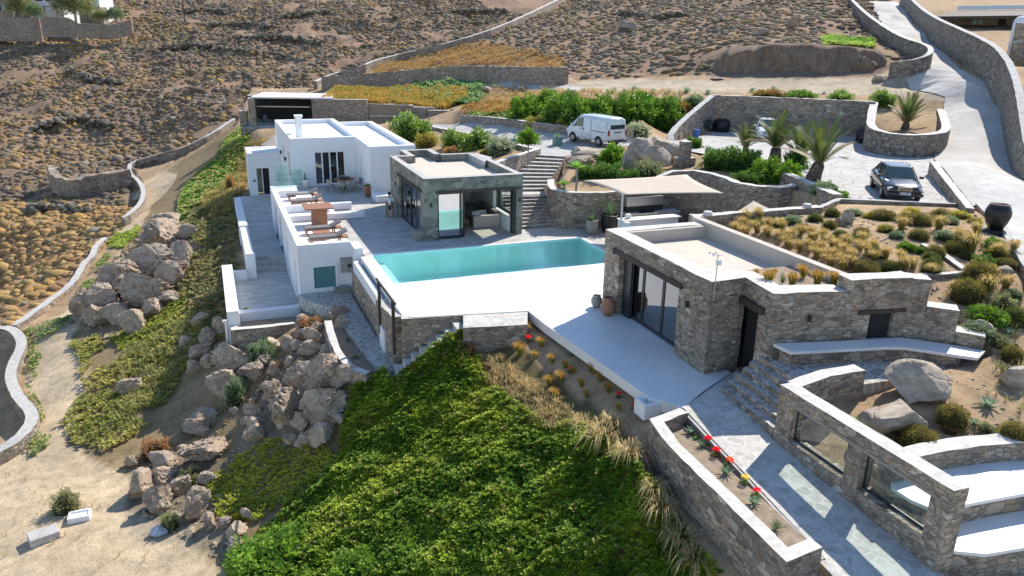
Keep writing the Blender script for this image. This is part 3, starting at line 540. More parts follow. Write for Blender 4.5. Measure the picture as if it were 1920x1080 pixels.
g=MB(); g.box(2.95,3.08,62.12,62.199,-1.1,-.95); part('wall_lamp',g,M['frame'],sw)
# lower block carrying the sun terrace
lb=thing('white_lower_block','long white lower storey under the sun terrace, square frosted window in its end wall','house',(4.8,45,-2.9))
mb=MB(); W0=3.44; zt=.42
walls_with(mb,W0,5.98,36.72,.3,-3.4,zt,[(4.08,5.22,-1.84,-.67)]); mb.box(5.98,6.38,35.75,36.72+.3,-3.0,zt-.1)
walls_with(mb,37.02,51.9,W0,.3,-3.4,zt,[(37.9,38.8,-2.85,-.7),(41.6,42.5,-2.5,-.5),(44.9,46.6,-2.2,-.1),(47.6,49.6,-2.2,-.1)],'y')
mb.box(W0+.3,5.1,51.6,51.9,-3.4,zt)
part('wall',mb,M['white'],lb)
mb=MB(); mb.box(3.74,6.1,37.02,51.6,-.3,.01); mb.box(5.1,6.1,36.72+.3,37.02,-.3,0.01) if 0 else None; part('terrace_floor',mb,M['white'],lb)
# inner parapets of the terrace on the roof
for a in ((3.74,7.6,45.6,45.9,.42),(3.74,7.9,43.2,43.55,.36),(6.1,6.35,43.55,45.6,.3)):
    mb=MB(); mb.box(a[0],a[1],a[2],a[3],.01,a[4]); part('parapet',mb,M['white'],lb,bevel=.03)
mb=MB(); mb.box(3.74,5.0,50.2,51.6,.01,.42); part('planter_block',mb,M['white'],lb,bevel=.03)
mb=MB(); fx0,fx1,fz0,fz1=4.08,5.22,-1.84,-.67
for a in ((fx0-.07,fx0+.05),(fx1-.05,fx1+.07)): mb.box(a[0],a[1],36.68,36.8,fz0-.07,fz1+.07)
mb.box(fx0+.05,fx1-.05,36.68,36.8,fz1-.05,fz1+.07); mb.box(fx0+.05,fx1-.05,36.68,36.8,fz0-.07,fz0+.05); wi=part('window',mb,M['white'],lb)
g=MB(); g.box(fx0+.05,fx1-.05,36.76,36.78,fz0+.05,fz1-.05); M['frost']=plain('frosted green window glass',(.10,.235,.25),.18,.05,2,0); part('pane',g,M['frost'],wi)
for y0,y1,z0,z1 in ((37.9,38.8,-2.85,-.7),(41.6,42.5,-2.5,-.5),(44.9,46.6,-2.2,-.1),(47.6,49.6,-2.2,-.1)):
    g=MB(); g.box(W0+.05,W0+.1,y0,y0+.07,z0,z1); g.box(W0+.05,W0+.1,y1-.07,y1,z0,z1); g.box(W0+.05,W0+.1,(y0+y1)/2-.035,(y0+y1)/2+.035,z0,z1); dr=part('door',g,M['white'],lb)
    g=MB(); g.box(W0+.12,W0+.14,y0,y1,z0,z1); part('pane',g,M['glass_dark'],dr)
mb=MB(); mb.tube([(3.36,36.66,zt-.6),(3.36,36.66,-3.2)],.04,8); part('downpipe',mb,M['white'],lb) if 0 else None
# air conditioner + small vent box
ac=thing('air_conditioner','grey outdoor air conditioning unit fixed high on the white end wall, beside the frosted window','air conditioner',(5.72,36.55,-.8))
mb=MB(); mb.box(5.42,5.95,36.45,36.71,-1.05,-.35); part('casing',mb,M['ceramic'],ac,bevel=.02)
mb=MB(); 
for k in range(9): mb.box(5.45,5.72,36.43,36.449,-1.0+k*.07,-.97+k*.07)
part('grille',mb,M['metal'],ac); mb=MB(); mb.tube([(5.82,36.43,-.7),(5.82,36.45,-.7)],.1,14); part('fan',mb,M['frame'],ac)
mb=MB(); mb.tube([(5.9,36.66,-1.05),(5.9,36.66,-2.0)],.02,6); part('pipe',mb,M['white'],ac)
mb=MB(); mb.box(5.05,5.75,36.2,36.7,-2.0,-1.78); mb.box(5.25,5.65,36.25,36.6,-1.78,-1.7); single('vent_box',mb,[M['ceramic']],'low grey box with dark lid at the foot of the white end wall','box',base=(5.4,36.4,-2),bevel=.01)
# low white walls of the lower terraces
def lw(name,boxes,label,bev=.03,group=None):
    mb=MB(); 
    for b_ in boxes: mb.box(*b_)
    x=sum(b_[0]+b_[1] for b_ in boxes)/2/len(boxes); y=sum(b_[2]+b_[3] for b_ in boxes)/2/len(boxes)
    return single(name,mb,[M['white']],label,'wall',base=(x,y,boxes[0][4]),bevel=bev,group=group)
lw('terrace_wall',[(.02,.55,35.2,42.9,-5.4,-2.0),(.55,3.4,36.6,37.05,-3.6,-2.62)],'thick low white wall round the lowest tiled terrace, brightly sunlit on top')
lw('terrace_wall',[(.55,1.3,42.6,42.9,-3.5,-2.35)],'short low white wall closing the far side of the lowest terrace')
mb=MB(); mb.prism([(1.3,43.2),(1.75,43.2),(1.78,58.5),(1.35,58.5)],-4.6,-1.5); mb.box(1.28,1.78,42.75,43.2,-4.6,-1.45); mb.box(1.25,1.8,49.2,50.2,-4.6,-1.38)
single('terrace_wall',mb,[M['white']],'long pale blue-white parapet running along the outer edge of the tiled passage','wall',base=(1.5,50,-4.6),bevel=.03)
for i in range(2):
    mb=MB(); mb.box(1.78,3.43,43.9+i*.42,44.34+i*.42+(.1 if i else 0),-3.2,-2.63+i*.21); single('terrace_step',mb,[M['slab_blue']],('lower' if i==0 else 'upper')+' grey stone step between the two tiled levels beside the white house','step',base=(2.6,44,-3.2))
sl_=thing('drain_pipe','long white drain pipe on the corner of the stone wall under the lowest terrace','pipe',(.12,34.9,-4.8)); mb=MB(); mb.tube([(-.06,35.0,-2.35),(-.06,34.98,-4.9)],.055,8); part('pipe',mb,M['white'],sl_); mb=MB(); mb.box(-.2,.0,34.95,35.1,-2.42,-2.3); part('spout',mb,M['white'],sl_)
mb=MB(); wallmb(mb,[(.25,36.4,-2.65,-5.6),(.28,34.75,-2.68,-5.6),(1.9,34.75,-2.7,-5.4),(2.9,34.9,-2.74,-4.6)],.32); o=single('planter_wall',mb,[M['stone'],M['cap']],'grey stone retaining wall with pale coping under the lowest white terrace','wall'); flip_out(o.data)
mb=MB(); mb.box(.4,3.0,34.9,36.59,-3.4,-3.05); struct('planter_soil',mb,M['bed'])
# glass screen on the sun terrace
gs=thing('glass_screen','clear glass balustrade panel standing on the white terrace in front of the house corner','glass screen',(4.3,51.7,.42))
for a,b_ in ((3.75,4.62),(4.66,5.5)):
    mb=MB(); mb.box(a,b_,51.74,51.76,.42,1.75 if a<4 else 1.45); part('panel',mb,M['glass_green'],gs)
# ---------------------------------------------------------------- stone pavilion
pv=thing('stone_pavilion','grey-green stone pavilion behind the pool, with a wide open sliding glass front','building',(12.4,40,0))
H=3.2; mb=MB()
def addb(*b_): mb.box(*b_,0,1)
walls=MB()
def wb_(x0,x1,y0,y1,z0,z1,top=1): walls.box(x0,x1,y0,y1,z0,z1,0,top)
wb_(9.8,10.5,37.2,37.65,0,2.45,0); wb_(14.78,15.12,37.2,37.65,0,2.45,0); wb_(9.8,15.12,37.2,37.65,2.45,H)
wb_(9.8,10.15,37.65,38.0,0,2.45,0); wb_(9.8,10.15,42.7,44.5,0,2.45,0); wb_(9.8,10.15,37.65,44.5,2.45,H)
wb_(9.8,10.9,44.5,44.85,0,H); wb_(10.9,11.25,44.5,47.0,0,H); wb_(11.25,12.85,46.65,47.0,0,H); wb_(12.5,12.85,44.85,46.65,0,H) ; wb_(12.85,14.9,44.5,44.85,0,H)
wb_(14.78,15.12,37.65,38.1,0,2.45,0); wb_(14.78,15.12,40.3,44.5,0,2.45,0); wb_(14.78,15.12,38.1,40.3,0,.85,0); wb_(14.78,15.12,37.65,44.5,2.45,H)
part('wall',walls,[M['stone_green'],M['cap_grey']],pv)
mb=MB(); mb.prism([(14.5,41.6),(15.45,42.9),(15.1,44.5),(14.5,44.5)],2.75,H-.01); 
part('corner_coping',mb,M['cap_grey'],pv)
mb=MB(); mb.box(10.15,14.78,37.65,44.5,2.55,2.78); mb.box(11.25,12.5,44.5,46.65,2.55,2.78); part('roof',mb,M['roofscreed'],pv)
mb=MB(); mb.box(10.4,15.0,37.12,37.199,2.43,2.55); part('lintel',mb,M['wood_dark'],pv); mb=MB(); mb.box(9.72,9.799,37.6,42.9,2.43,2.55); part('lintel',mb,M['wood_dark'],pv)
mb=MB(); mb.box(9.81,15.1,37.22,46.5,-.001,.012); part('floor',mb,M['beige'],pv)
# sliding panels (south)
def glazed(name,parent,x0,x1,y,z0,z1,fr,gl,axis='x',f=.06,th=.06):
    m1=MB()
    def bx(m_,a0,a1,c0,c1,t0,t1):
        if axis=='x': m_.box(a0,a1,t0,t1,c0,c1)
        else: m_.box(t0,t1,a0,a1,c0,c1)
    bx(m1,x0,x0+f,z0,z1,y,y+th); bx(m1,x1-f,x1,z0,z1,y,y+th); bx(m1,x0+f,x1-f,z1-f,z1,y,y+th); bx(m1,x0+f,x1-f,z0,z0+f*1.6,y,y+th)
    d_=part(name,m1,fr,parent); m2=MB(); bx(m2,x0+f,x1-f,z0+f*1.6,z1-f,y+th*.4,y+th*.6); part('pane',m2,gl,d_); return d_
glazed('sliding_door',pv,10.5,11.78,37.3,.02,2.43,M['frame'],M['glass_mirror'],f=.09); glazed('sliding_door',pv,11.72,12.0,37.42,.02,2.43,M['frame'],M['glass_dark'],f=.1)
mb=MB(); mb.box(14.6,14.78,37.25,37.6,.02,2.43); part('door_frame',mb,M['frame'],pv)
for i,(a,b_) in enumerate(((38.0,39.2),(39.2,40.4),(40.4,41.55),(41.55,42.7))): glazed('sliding_door',pv,a,b_,9.9+.03*(i%2),.02,2.43,M['frame'],M['glass_dark'],'y',.07)
glazed('window',pv,38.1,40.3,14.9,.85,2.45,M['frame'],M['glass'],'y',.06)
mb=MB(); mb.box(10.16,14.77,44.3,44.49,.013,2.54); mb.box(14.6,14.779,40.3,44.3,.013,2.54); mb.box(14.6,14.779,37.66,40.3,.013,.84); part('dark_shade_panel',mb,M['white'],pv)
for x,y in ((9.77,43.4),(10.15,37.17),(14.95,37.17)):
    mb=MB(); mb.box(x-.05,x+.05,y-.05,y+.02,1.75,1.95); part('wall_lamp',mb,M['frame'],pv)
# furniture inside
sf=thing('sofa','pale upholstered corner sofa inside the stone pavilion, behind the open sliding door','sofa',(13.6,40,.012))
mb=MB(); mb.box(13.2,14.5,39.2,41.9,.02,.42); mb.box(13.2,13.35,39.2,41.9,.42,.62) if 0 else None; part('seat',mb,M['ceramic'],sf,bevel=.04)
mb=MB(); mb.box(13.0,14.55,38.95,39.2,.02,.68); part('armrest',mb,M['beige'],sf,bevel=.04); mb=MB(); mb.box(14.3,14.55,39.2,41.9,.42,.85); part('backrest',mb,M['fabric'],sf,bevel=.04)
mb=MB(); mb.box(11.6,14.3,41.9,42.7,.02,.6); part('return_seat',mb,M['fabric'],sf,bevel=.04)
M['cushion']=slab_mat('striped cushion fabric',(.62,.62,.60),(.55,.56,.58),(.12,.16,.22),5.,.11)
for i,(x,y,r) in enumerate(((13.35,39.6,.3),(13.75,39.75,-.2),(13.1,41.7,.1))):
    mb=MB(); mb.obox((x,y,.62),(.5,.18,.42),r,0,-.5); single('cushion',mb,[M['cushion']],['white striped cushion at the left end of the pavilion sofa','blue and white cushion beside the striped one on the pavilion sofa','dark shaded cushion on the rear seat of the pavilion sofa'][i],'cushion',group='cushions on the pavilion sofa',bevel=.07,base=(x,y,.45))
ct=thing('coffee_table','low wooden coffee table inside the pavilion, left of the sofa','table',(12.3,39.6,.012)); mb=MB(); mb.box(11.9,12.75,39.0,39.7,.4,.46); part('table_top',mb,M['wood'],ct)
for x in (11.93,12.67):
    for y in (39.03,39.63): mb=MB(); mb.box(x,x+.06,y,y+.06,.015,.4); part('leg',mb,M['wood'],ct)
mb=MB(); mb.box(12.0,12.65,39.1,39.6,.1,.13); part('shelf',mb,M['wood'],ct)
for i in range(2): mb=MB(); mb.box(12.1+.2*i,12.45+.2*i,39.15+.2*i,39.4+.2*i,.461,.5); single('magazine',mb,[M['white']],['white magazine at the front of the coffee table','pale blue magazine at the back of the coffee table'][i],'magazine',base=(12.2,39.3,.46))
mb=MB(); mb.box(13.7,14.25,44.26,44.299,1.2,2.1); single('wall_picture',mb,[M['dark']],'dark framed picture on the white rear wall of the pavilion','picture',base=(14,44.28,1.2))
# ---------------------------------------------------------------- stone villa (right)
vl=thing('stone_villa','rubble stone pool house with sunken cream roof, dark framed glass doors facing the deck','building',(16,22,0))
HV=3.1; v=MB()
slabmb(v,[(13.95,24.55),(14.5,24.55),(14.5,25.2),(18.2,25.2),(18.2,25.7),(13.95,25.7)],2.5,-.3,cap=0)
slabmb(v,[(13.95,18.75),(15.3,18.85),(15.3,19.3),(14.5,19.3),(14.5,20.5),(13.95,20.5)],2.5,-.3,cap=0)
ring_o=[(13.93,25.72),(18.25,25.72),(18.25,25.2),(14.55,25.2),(14.55,19.9),(15.9,19.35),(15.75,17.9),(17.35,17.4),(17.35,16.72),(15.0,17.25),(15.22,18.82),(13.9,18.75)]
slabmb(v,ring_o,HV,2.5)
slabmb(v,[(15.02,17.27),(17.33,16.75),(17.33,17.38),(15.75,17.9),(15.08,17.86)],2.5,-.3,cap=0)
slabmb(v,[(17.33,16.75),(18.08,16.58),(18.15,17.2),(17.5,17.4)],2.5,.0,cap=0)
o=part('wall',v,[M['stone'],M['cap']],vl); flip_out(o.data)
mb=MB(); mb.prism([(14.5,25.25),(18.2,25.25),(18.2,20.3),(16.2,20.3),(15.7,19.9),(14.5,19.95)],2.3,2.62); mb.prism([(15.6,19.9),(16.2,20.3),(18.2,20.3),(18.2,17.0),(15.7,17.9)],2.3,2.5); part('roof',mb,M['roofscreed'],vl)
mb=MB(); mb.prism([(18.05,26.1),(18.35,26.1),(18.35,17.4),(18.05,17.4)],2.4,3.22); mb.box(14.55,18.05,25.0,25.199,2.62,3.08); part('parapet',mb,[M['cream']],vl,bevel=.02)
mb=MB(); mb.box(15.6,18.05,20.1,20.25,2.45,2.78); part('planter_kerb',mb,M['cap_grey'],vl)
mb=MB(); mb.box(13.86,13.949,20.3,24.95,2.38,2.56); part('lintel',mb,M['wood_dark'],vl)
mb=MB(); mb.obox((15.06,18.3,2.42),(.14,1.5,.2),rz=-.1); part('lintel',mb,M['wood_dark'],vl)
for i,(a,b_) in enumerate(((20.5,21.95),(21.95,23.3),(23.3,24.55))): glazed('glass_door',vl,a,b_,14.3,.02,2.5,M['frame'],M['glass_dark'],'y',.075)
mb=MB(); mb.box(14.15,14.28,23.95,24.5,.02,2.5); part('folded_shutter',mb,M['frame'],vl)
mb=MB(); mb.add([(15.16,18.85,.02),(15.09,17.86,.02),(15.09,17.86,2.5),(15.16,18.85,2.5)],[(0,1,2,3)]); mb.box(15.5,15.6,17.9,19.3,.0,2.5); part('doorway_shadow_wall',mb,M['dark'],vl) if 0 else None
mb=MB(); mb.box(14.5,18.1,19.4,25.2,-.3,.005); mb.prism([(15.1,17.9),(15.3,18.85),(18.1,19.3),(18.1,17.5)],-.3,.003); part('floor',mb,M['ceramic'],vl)
mb=MB(); mb.box(18.0,18.049,17.3,25.2,0,2.45); part('dark_shade_panel',mb,M['beige'],vl)
for x,y,z in ((13.88,24.85,2.35),(13.88,19.9,1.9),(16.2,16.93,2.2)): mb=MB(); mb.box(x-.05,x+.05,y-.05,y+.05,z,z+.2); part('wall_lamp',mb,M['frame'],vl)
mb=MB(); mb.prism([(15.42,17.9),(15.5,18.9),(15.56,18.9),(15.48,17.9)],.01,2.45); part('door',mb,M['dark'],vl)  # near-black panel added in the open doorway, its colour stands for the unlit interior
# weather station on the roof edge
ws=thing('weather_station','small white weather mast with spinning cups on the stone pool house roof','weather station',(14.1,19.0,3.1))
mb=MB(); mb.tube([(14.02,18.72,2.5),(14.02,18.72,4.0)],.018,6); part('mast',mb,M['metal'],ws)
mb=MB(); mb.tube([(13.82,18.72,3.95),(14.22,18.72,3.95)],.012,6)
for a in (0,2.1,4.2): mb.lathe([(.0,-.03),(.035,-.01),(.04,.03)],8,(13.82+.1*math.cos(a),18.72+.1*math.sin(a),4.02))
part('wind_cups',mb,M['white'],ws); mb=MB(); mb.obox((14.02,18.66,3.75),(.12,.12,.16)); part('sensor_box',mb,M['white'],ws)
# stone wing with the small dark window, return wall stepping down
ww=thing('stone_wing','tall stone wing wall with a small dark window, stepping down beside the curved white bench','wall',(19.5,16.2,1))
v=MB(); slabmb(v,[(17.35,16.72),(18.15,16.55),(18.15,17.15),(17.4,17.3)],3.45,.8); slabmb(v,[(18.15,16.55),(18.95,16.4),(18.95,17.0),(18.15,17.15)],1.45,.8,cap=0); slabmb(v,[(18.15,16.55),(18.95,16.4),(18.95,17.0),(18.15,17.15)],3.45,2.38); slabmb(v,[(18.95,16.4),(19.35,16.32),(19.55,16.95),(18.95,17.0)],3.45,.8)
slabmb(v,[(19.35,16.32),(19.75,16.0),(20.05,16.45),(19.55,16.95)],3.42,.8); slabmb(v,[(19.75,16.0),(20.35,15.35),(20.75,15.8),(20.05,16.45)],2.6,.8); slabmb(v,[(20.35,15.35),(20.85,14.75),(21.3,15.15),(20.75,15.8)],1.95,.6)
o=part('wall',v,[M['stone'],M['cap']],ww); flip_out(o.data)
mb=MB(); mb.obox((18.6,16.5,2.42),(1.75,.16,.13),rz=-.12); part('lintel',mb,M['wood_dark'],ww); mb=MB(); mb.prism([(18.16,16.68),(18.94,16.52),(18.96,16.6),(18.18,16.78)],1.47,2.36); part('window',mb,M['dark'],ww)
mb=MB(); mb.obox((18.55,16.6,1.47),(.8,.35,.05),rz=-.1); part('sill',mb,M['cap_grey'],ww)
# curved white bench on stone base
bn=thing('curved_bench','long white bench slab on a stone base, curving round the corner of the stone wing','bench',(18,16.4,1.05))
bo=[(15.13,17.12),(17.35,16.6),(19.2,16.25),(19.6,15.9),(20.3,15.2),(20.75,14.6)]; bi=[(20.1,14.3),(19.7,14.65),(19.1,15.25),(18.7,15.6),(18.2,15.8),(17.2,16.0),(15.2,16.42)]
mb=MB(); mb.prism(bo+bi,1.46,1.56); part('seat',mb,M['whitedeck'],bn,bevel=.02)
v=MB(); slabmb(v,[(15.3,17.0),(17.4,16.5),(19.2,16.1),(19.9,15.4),(20.3,14.9),(20.0,14.75),(19.3,15.4),(18.75,15.75),(17.2,16.15),(15.35,16.55)],1.455,.9,cap=0); o=part('base',v,[M['stone'],M['cap']],bn); flip_out(o.data)
# steps between path and bench terrace
for i in range(6):
    v=MB(); a=i/5; slabmb(v,[(13.55+a*1.35,14.9),(15.3,14.85),(15.3,17.35),(15.12,17.7),(13.75+a*1.2,17.55)],.17*(i+1),-.3-.01*i,.02); single('garden_step',v,[M['stone'],M['flag']],'%s rough grey stone step between the villa door and the bench terrace'%('lowest','second lowest','third','fourth','fifth','topmost')[i],'step'); flip_out(bpy.context.scene.objects[-1].data) if 0 else None
# ---------------------------------------------------------------- stone window wall and garden walls
wn=thing('window_wall','freestanding stone wall with two large unglazed-looking glass windows between stone pillars','wall',(13.7,12,0))
v=MB(); 
def vb(x0,x1,y0,y1,z0,z1,cap=0): slabmb(v,[(x0,y0),(x1,y0),(x1,y1),(x0,y1)],z1,z0,.022,cap=cap,step=.35)
vb(13.5,13.92,14.25,14.8,-1.2,1.2); vb(13.5,13.92,11.85,12.3,-1.2,1.2); vb(13.48,13.95,9.5,9.95,-1.6,1.2); vb(13.5,13.92,12.3,14.25,-1.2,.13); vb(13.5,13.92,9.95,11.85,-1.5,.13)
vb(13.5,13.94,9.48,14.8,1.2,1.52,1); o=part('wall',v,[M['stone'],M['cap']],wn); flip_out(o.data)
mb=MB(); mb.box(13.49,13.56,9.95,14.25,1.12,1.199); part('lintel',mb,M['wood_grey'],wn)
for a,b_ in ((12.3,14.25),(9.95,11.85)): glazed('window',wn,a,b_,13.68,.14,1.12,M['frame'],M['glass'],'y',.035,.04)
swall('garden_wall',[(13.9,14.75,1.5,.3),(15.2,15.0,1.5,.3),(16.35,14.95,1.52,.3)],.42,'short stone wall running from the window wall corner to the big smooth boulder')
swall('garden_wall',smoothline([(14.15,11.65,.92,-1),(15.5,11.75,.93,-1),(17.5,11.5,.93,-1),(19.5,10.9,.93,-1),(21.5,10.2,.93,-1)]),.5,'curved low wall of warm tan stones behind the upper white curved seat',mat='stone_warm')
st_=thing('curved_seating','stepped semicircular white seating with two curved tiers beyond the window wall','bench',(17,10,0))
def arc(cx,cy,r,a0,a1,n=24): return [(cx+r*math.cos(math.radians(a0+(a1-a0)*i/n)),cy+r*math.sin(math.radians(a0+(a1-a0)*i/n))) for i in range(n+1)]
up=[(13.95,11.3),(13.96,10.75),(14.1,10.4),(14.85,10.2),(15.6,10.15),(16.7,10.05),(18,9.85),(20,9.5),(22.5,9.0)]; lo=[(13.96,9.6),(14.6,9.25),(15.6,9.12),(17,9.0),(19,8.65),(21,8.3),(23,8.0)]
mb=MB(); mb.prism(up+[(22.5,10.2),(19.5,10.75),(17.5,11.3),(15.5,11.55),(14.1,11.45)],.32,.42); part('seat',mb,M['whitedeck'],st_,bevel=.03)
v=MB(); slabmb(v,[(a,b_+.08) for a,b_ in up]+[(22.5,10.2),(17.5,11.3),(14.2,11.4)],.318,-1,cap=0); o=part('seat_base',v,[M['stone_warm'],M['cap']],st_); flip_out(o.data)
mb=MB(); mb.prism(lo+[(23,9.1),(20,9.6),(18,9.95),(16.5,10.2),(15.2,10.4),(14.5,10.65),(14.1,11.05),(13.96,11.2)],-.22,-.12); part('seat',mb,M['whitedeck'],st_,bevel=.03)
v=MB(); slabmb(v,[(a,b_+.08) for a,b_ in lo]+[(23,9.1),(18,9.95),(14.2,10.9)],-.225,-1.5,cap=0); o=part('seat_base',v,[M['stone_warm'],M['cap']],st_); flip_out(o.data)
mb=MB(); mb.box(13.96,23,4,9.5,-1.2,-.95); struct('seating_floor',mb,M['flag_light'])
# planter beside the path
v=MB(); wallmb(v,[(11.95,16.75,.08,-1.6),(10.85,16.45,.08,-1.9),(10.6,15.2,.08,-2.1),(10.48,12.6,.07,-2.4),(10.38,10.5,.06,-2.6),(11.25,10.62,.06,-2.4)],.34,ja=.03); o=single('planter_wall',v,[M['stone'],M['cap']],'long stone planter wall with a pale flat top, left of the flagstone path','wall'); flip_out(o.data)
v=MB(); wallmb(v,[(12.02,16.9,-.03,-.6),(11.75,13.5,-.25,-.8),(11.5,10.6,-.42,-1.2)],.1,ja=.01); o=single('path_kerb',v,[M['stone'],M['cap_grey']],'thin dark kerb between the red flower bed and the path','kerb'); flip_out(o.data)
v=MB(); wallmb(v,[(11.45,10.55,-.4,-2.2),(11.25,8,-.6,-2.4),(11.1,5,-.8,-2.6)],.2,ja=.02); o=single('garden_wall',v,[M['stone'],M['cap_grey']],'rough stone edge wall of the path at the bottom of the picture, past the planter','wall'); flip_out(o.data)
mb=MB(); mb.prism([(10.75,16.35),(11.95,16.7),(11.72,13.5),(11.47,10.75),(10.5,10.6),(10.6,13)],-1.2,-.32); struct('flower_bed_soil',mb,M['bed'])
# white box planter at the deck edge
mb=MB(); c=P(1218,752,-.1); cx,cy=float(c[0]),float(c[1])
for a in ((-.34,-.24,-.3,.3),(.24,.34,-.3,.3),(-.24,.24,-.3,-.2),(-.24,.24,.2,.3)): mb.box(cx+a[0],cx+a[1],cy+a[2],cy+a[3],-.55,-.06)
mb.box(cx-.24,cx+.24,cy-.2,cy+.2,-.5,-.25); o=single('box_planter',mb,[M['white']],'small square white concrete planter at the corner of the white deck','planter',base=(cx,cy,-.55),bevel=.01)
# deck retaining wall on the left with channel
mb=MB(); mb.box(5.85,6.08,30.0,35.7,-.75,-.22); single('channel_wall',mb,[M['white']],'white topped outer wall of the overflow channel left of the pool','wall',base=(5.95,33,-.75),bevel=.02)
v=MB(); slabmb(v,[(5.84,29.2),(6.1,29.2),(6.1,36.0),(5.84,36.0)],-.76,-2.6,.025,cap=0); wallmb(v,[(5.98,30.0,-.25,-2.6),(6.0,28.6,-.2,-2.6),(6.02,27.0,-.02,-2.6)],.42); o=single('deck_retaining_wall',v,[M['stone'],M['cap_grey']],'stone retaining wall below the left edge of the pool deck, beside the ramp','wall'); flip_out(o.data)
mb=MB(); mb.box(6.08,6.42,28.5,35.4,-1.2,-.8); struct('overflow_channel',mb,M['slab_blue'])
mb=MB(); mb.box(6.2,6.419,26.9,35.4,-2.5,-.004); struct('deck_side',mb,M['whitedeck'])
mb=MB(); mb.box(5.72,5.83,28.3,29.2,-2.0,-1.05); single('service_hatch',mb,[M['white']],'small white hatch cover at the bottom of the stone retaining wall by the ramp','hatch',base=(5.8,28.7,-2))
v=MB(); wallmb(v,[(6.1,26.88,-.02,-2.7),(8.45,26.5,-.03,-1.5)],.26,side=.0); o=single('deck_retaining_wall',v,[M['stone'],M['cap']],'stone wall under the front edge of the white deck, beside the narrow stone steps','wall'); flip_out(o.data)
v=MB(); slabmb(v,[(8.4,26.42),(10.88,26.0),(10.35,24.72),(8.0,25.15)],-.03,-1.2,.01); o=single('stone_landing',v,[M['stone'],M['flag_light']],'pale paved landing slab at the top of the narrow steps by the white deck','landing'); flip_out(o.data)
for i in range(8):
    x=5.75+i*.315; z=-1.82+i*.225; v=MB(); v.prism([(x,26.75-i*.055),(x+.315,26.70-i*.055),(x+.27,26.0-i*.055),(x-.04,26.05-i*.055)],z-1.0,z); single('stone_step',v,[M['flag_light']],'%s narrow pale stone step between the ramp and the deck landing'%('lowest','second lowest','third lowest','fourth lowest','fourth from top','third from top','second from top','topmost')[i],'step',base=(x,26,z-1),bevel=.01)
v=MB(); wallmb(v,smoothline([(4.05,32.0,-1.75,-3.6),(3.95,30.2,-1.8,-3.6),(3.98,28.6,-1.9,-3.8),(4.2,27.3,-1.95,-3.6),(4.75,26.7,-2.0,-3.2)]),.3); o=single('planter_wall',v,[M['stone'],M['cap']],'curved low wall with a broad pale top beside the ramp, above the boulders','wall'); flip_out(o.data)
mb=MB(); mb.prism([(4.15,32.2),(4.7,33),(4.8,30),(5.0,28.2),(5.1,27.2),(4.6,26.9),(4.2,27.6),(4.05,29.5)],-2.7,-2.18); struct('ramp_bed_soil',mb,M['bed'])
hr=thing('handrail','dark weathered timber handrail on posts at the edge of the ramp','handrail',(5.9,29,-1))
a=P(706,523,.75);b_=P(741,570,.75); mb=MB(); mb.tube([a,b_],.05,8); part('rail',mb,M['wood_dark'],hr)
for t in (.12,.88):
    p=a+(b_-a)*t; mb=MB(); mb.box(p[0]-.055,p[0]+.055,p[1]-.055,p[1]+.055,-1.4,.72); part('post',mb,M['wood_dark'],hr)
# ---------------------------------------------------------------- big staircase
def Lp(a,b_,t): return (a[0]+(b_[0]-a[0])*t,a[1]+(b_[1]-a[1])*t)
def stair(n,L0,R0,L1,R1,z0,z1,names):
    for i in range(n):
        t0=i/n;t1=(i+1)/n+.02; a,b_,c,d=Lp(L0,L1,t0),Lp(R0,R1,t0),Lp(R0,R1,min(t1,1)),Lp(L0,L1,min(t1,1)); z=z0+(z1-z0)*(i+1)/n
        v=MB(); v.prism([a,b_,c,d],z-1.2,z,0,1); single('stair_step',v,[M['stone_warm'],M['cap_grey']],names%(i+1,n),'step',group='steps of the big stone staircase',base=(a[0],a[1],z-1.2))
O_=['first','second','third','fourth','fifth','sixth','seventh','eighth','ninth','tenth','eleventh','twelfth']
class _nm(str):
    def __mod__(s,t): return s.replace('#',O_[t[0]-1])
stair(9,(15.13,38.1),(17.9,38.1),(15.2,40.7),(17.75,40.15),0,1.35,_nm('# step up from the pool terrace, lower flight of the broad stone staircase'))
stair(10,(15.2,41.6),(17.95,41.0),(19.95,45.9),(21.2,44.85),1.4,2.78,_nm('# step above the landing, upper flight of the broad stone staircase'))
v=MB(); v.prism([(15.2,40.7),(17.75,40.15),(17.98,41.0),(15.2,41.65)],.2,1.4,0,1); single('stair_landing',v,[M['stone_warm'],M['flag_light']],'pale landing half way up the broad stone staircase','landing',base=(16.5,41,.2))
swall('stair_wall',[(15.35,42.2,3.0,.4),(17.6,44.2,3.05,.5),(19.7,46.1,3.1,1.8),(19.3,47.4,3.1,1.8)],.4,'stone flank wall on the left of the upper stair flight, behind the pavilion roof',mat='stone_warm')
swall('retaining_wall',smoothline([(18.5,41.2,2.05,-.2),(17.55,39.0,2.0,-.3),(17.75,37.9,2.0,-.3),(18.6,37.35,2.0,-.3),(20.1,37.05,2.0,-.3),(21.2,37.0,2.1,-.3)],1),.4,'curved stone retaining wall between the staircase and the shaded terrace, pots at its foot')
swall('retaining_wall',[(21.2,37.0,2.35,-.3),(22.8,37.1,2.55,-.3),(24.3,37.4,2.9,-.3),(25.15,36.5,3.05,-.3)],.4,'dark stone wall behind the outdoor kitchen under the shade sail')
swall('retaining_wall',smoothline([(25.15,36.5,3.05,-.3),(25.5,34.8,3.1,-.3),(25.3,32.2,3.0,-.3),(27.2,31.1,3.0,-.3),(29.0,32.4,3.1,1.5)],1),.4,'tall stone wall of the sunken court, behind the cream sail point')
swall('retaining_wall',[(28.6,33.2,3.35,2),(27.9,30.3,3.3,1.5),(27.1,27.7,3.3,1)],.5,'short diagonal stone wall with a broad pale top below the parking area')
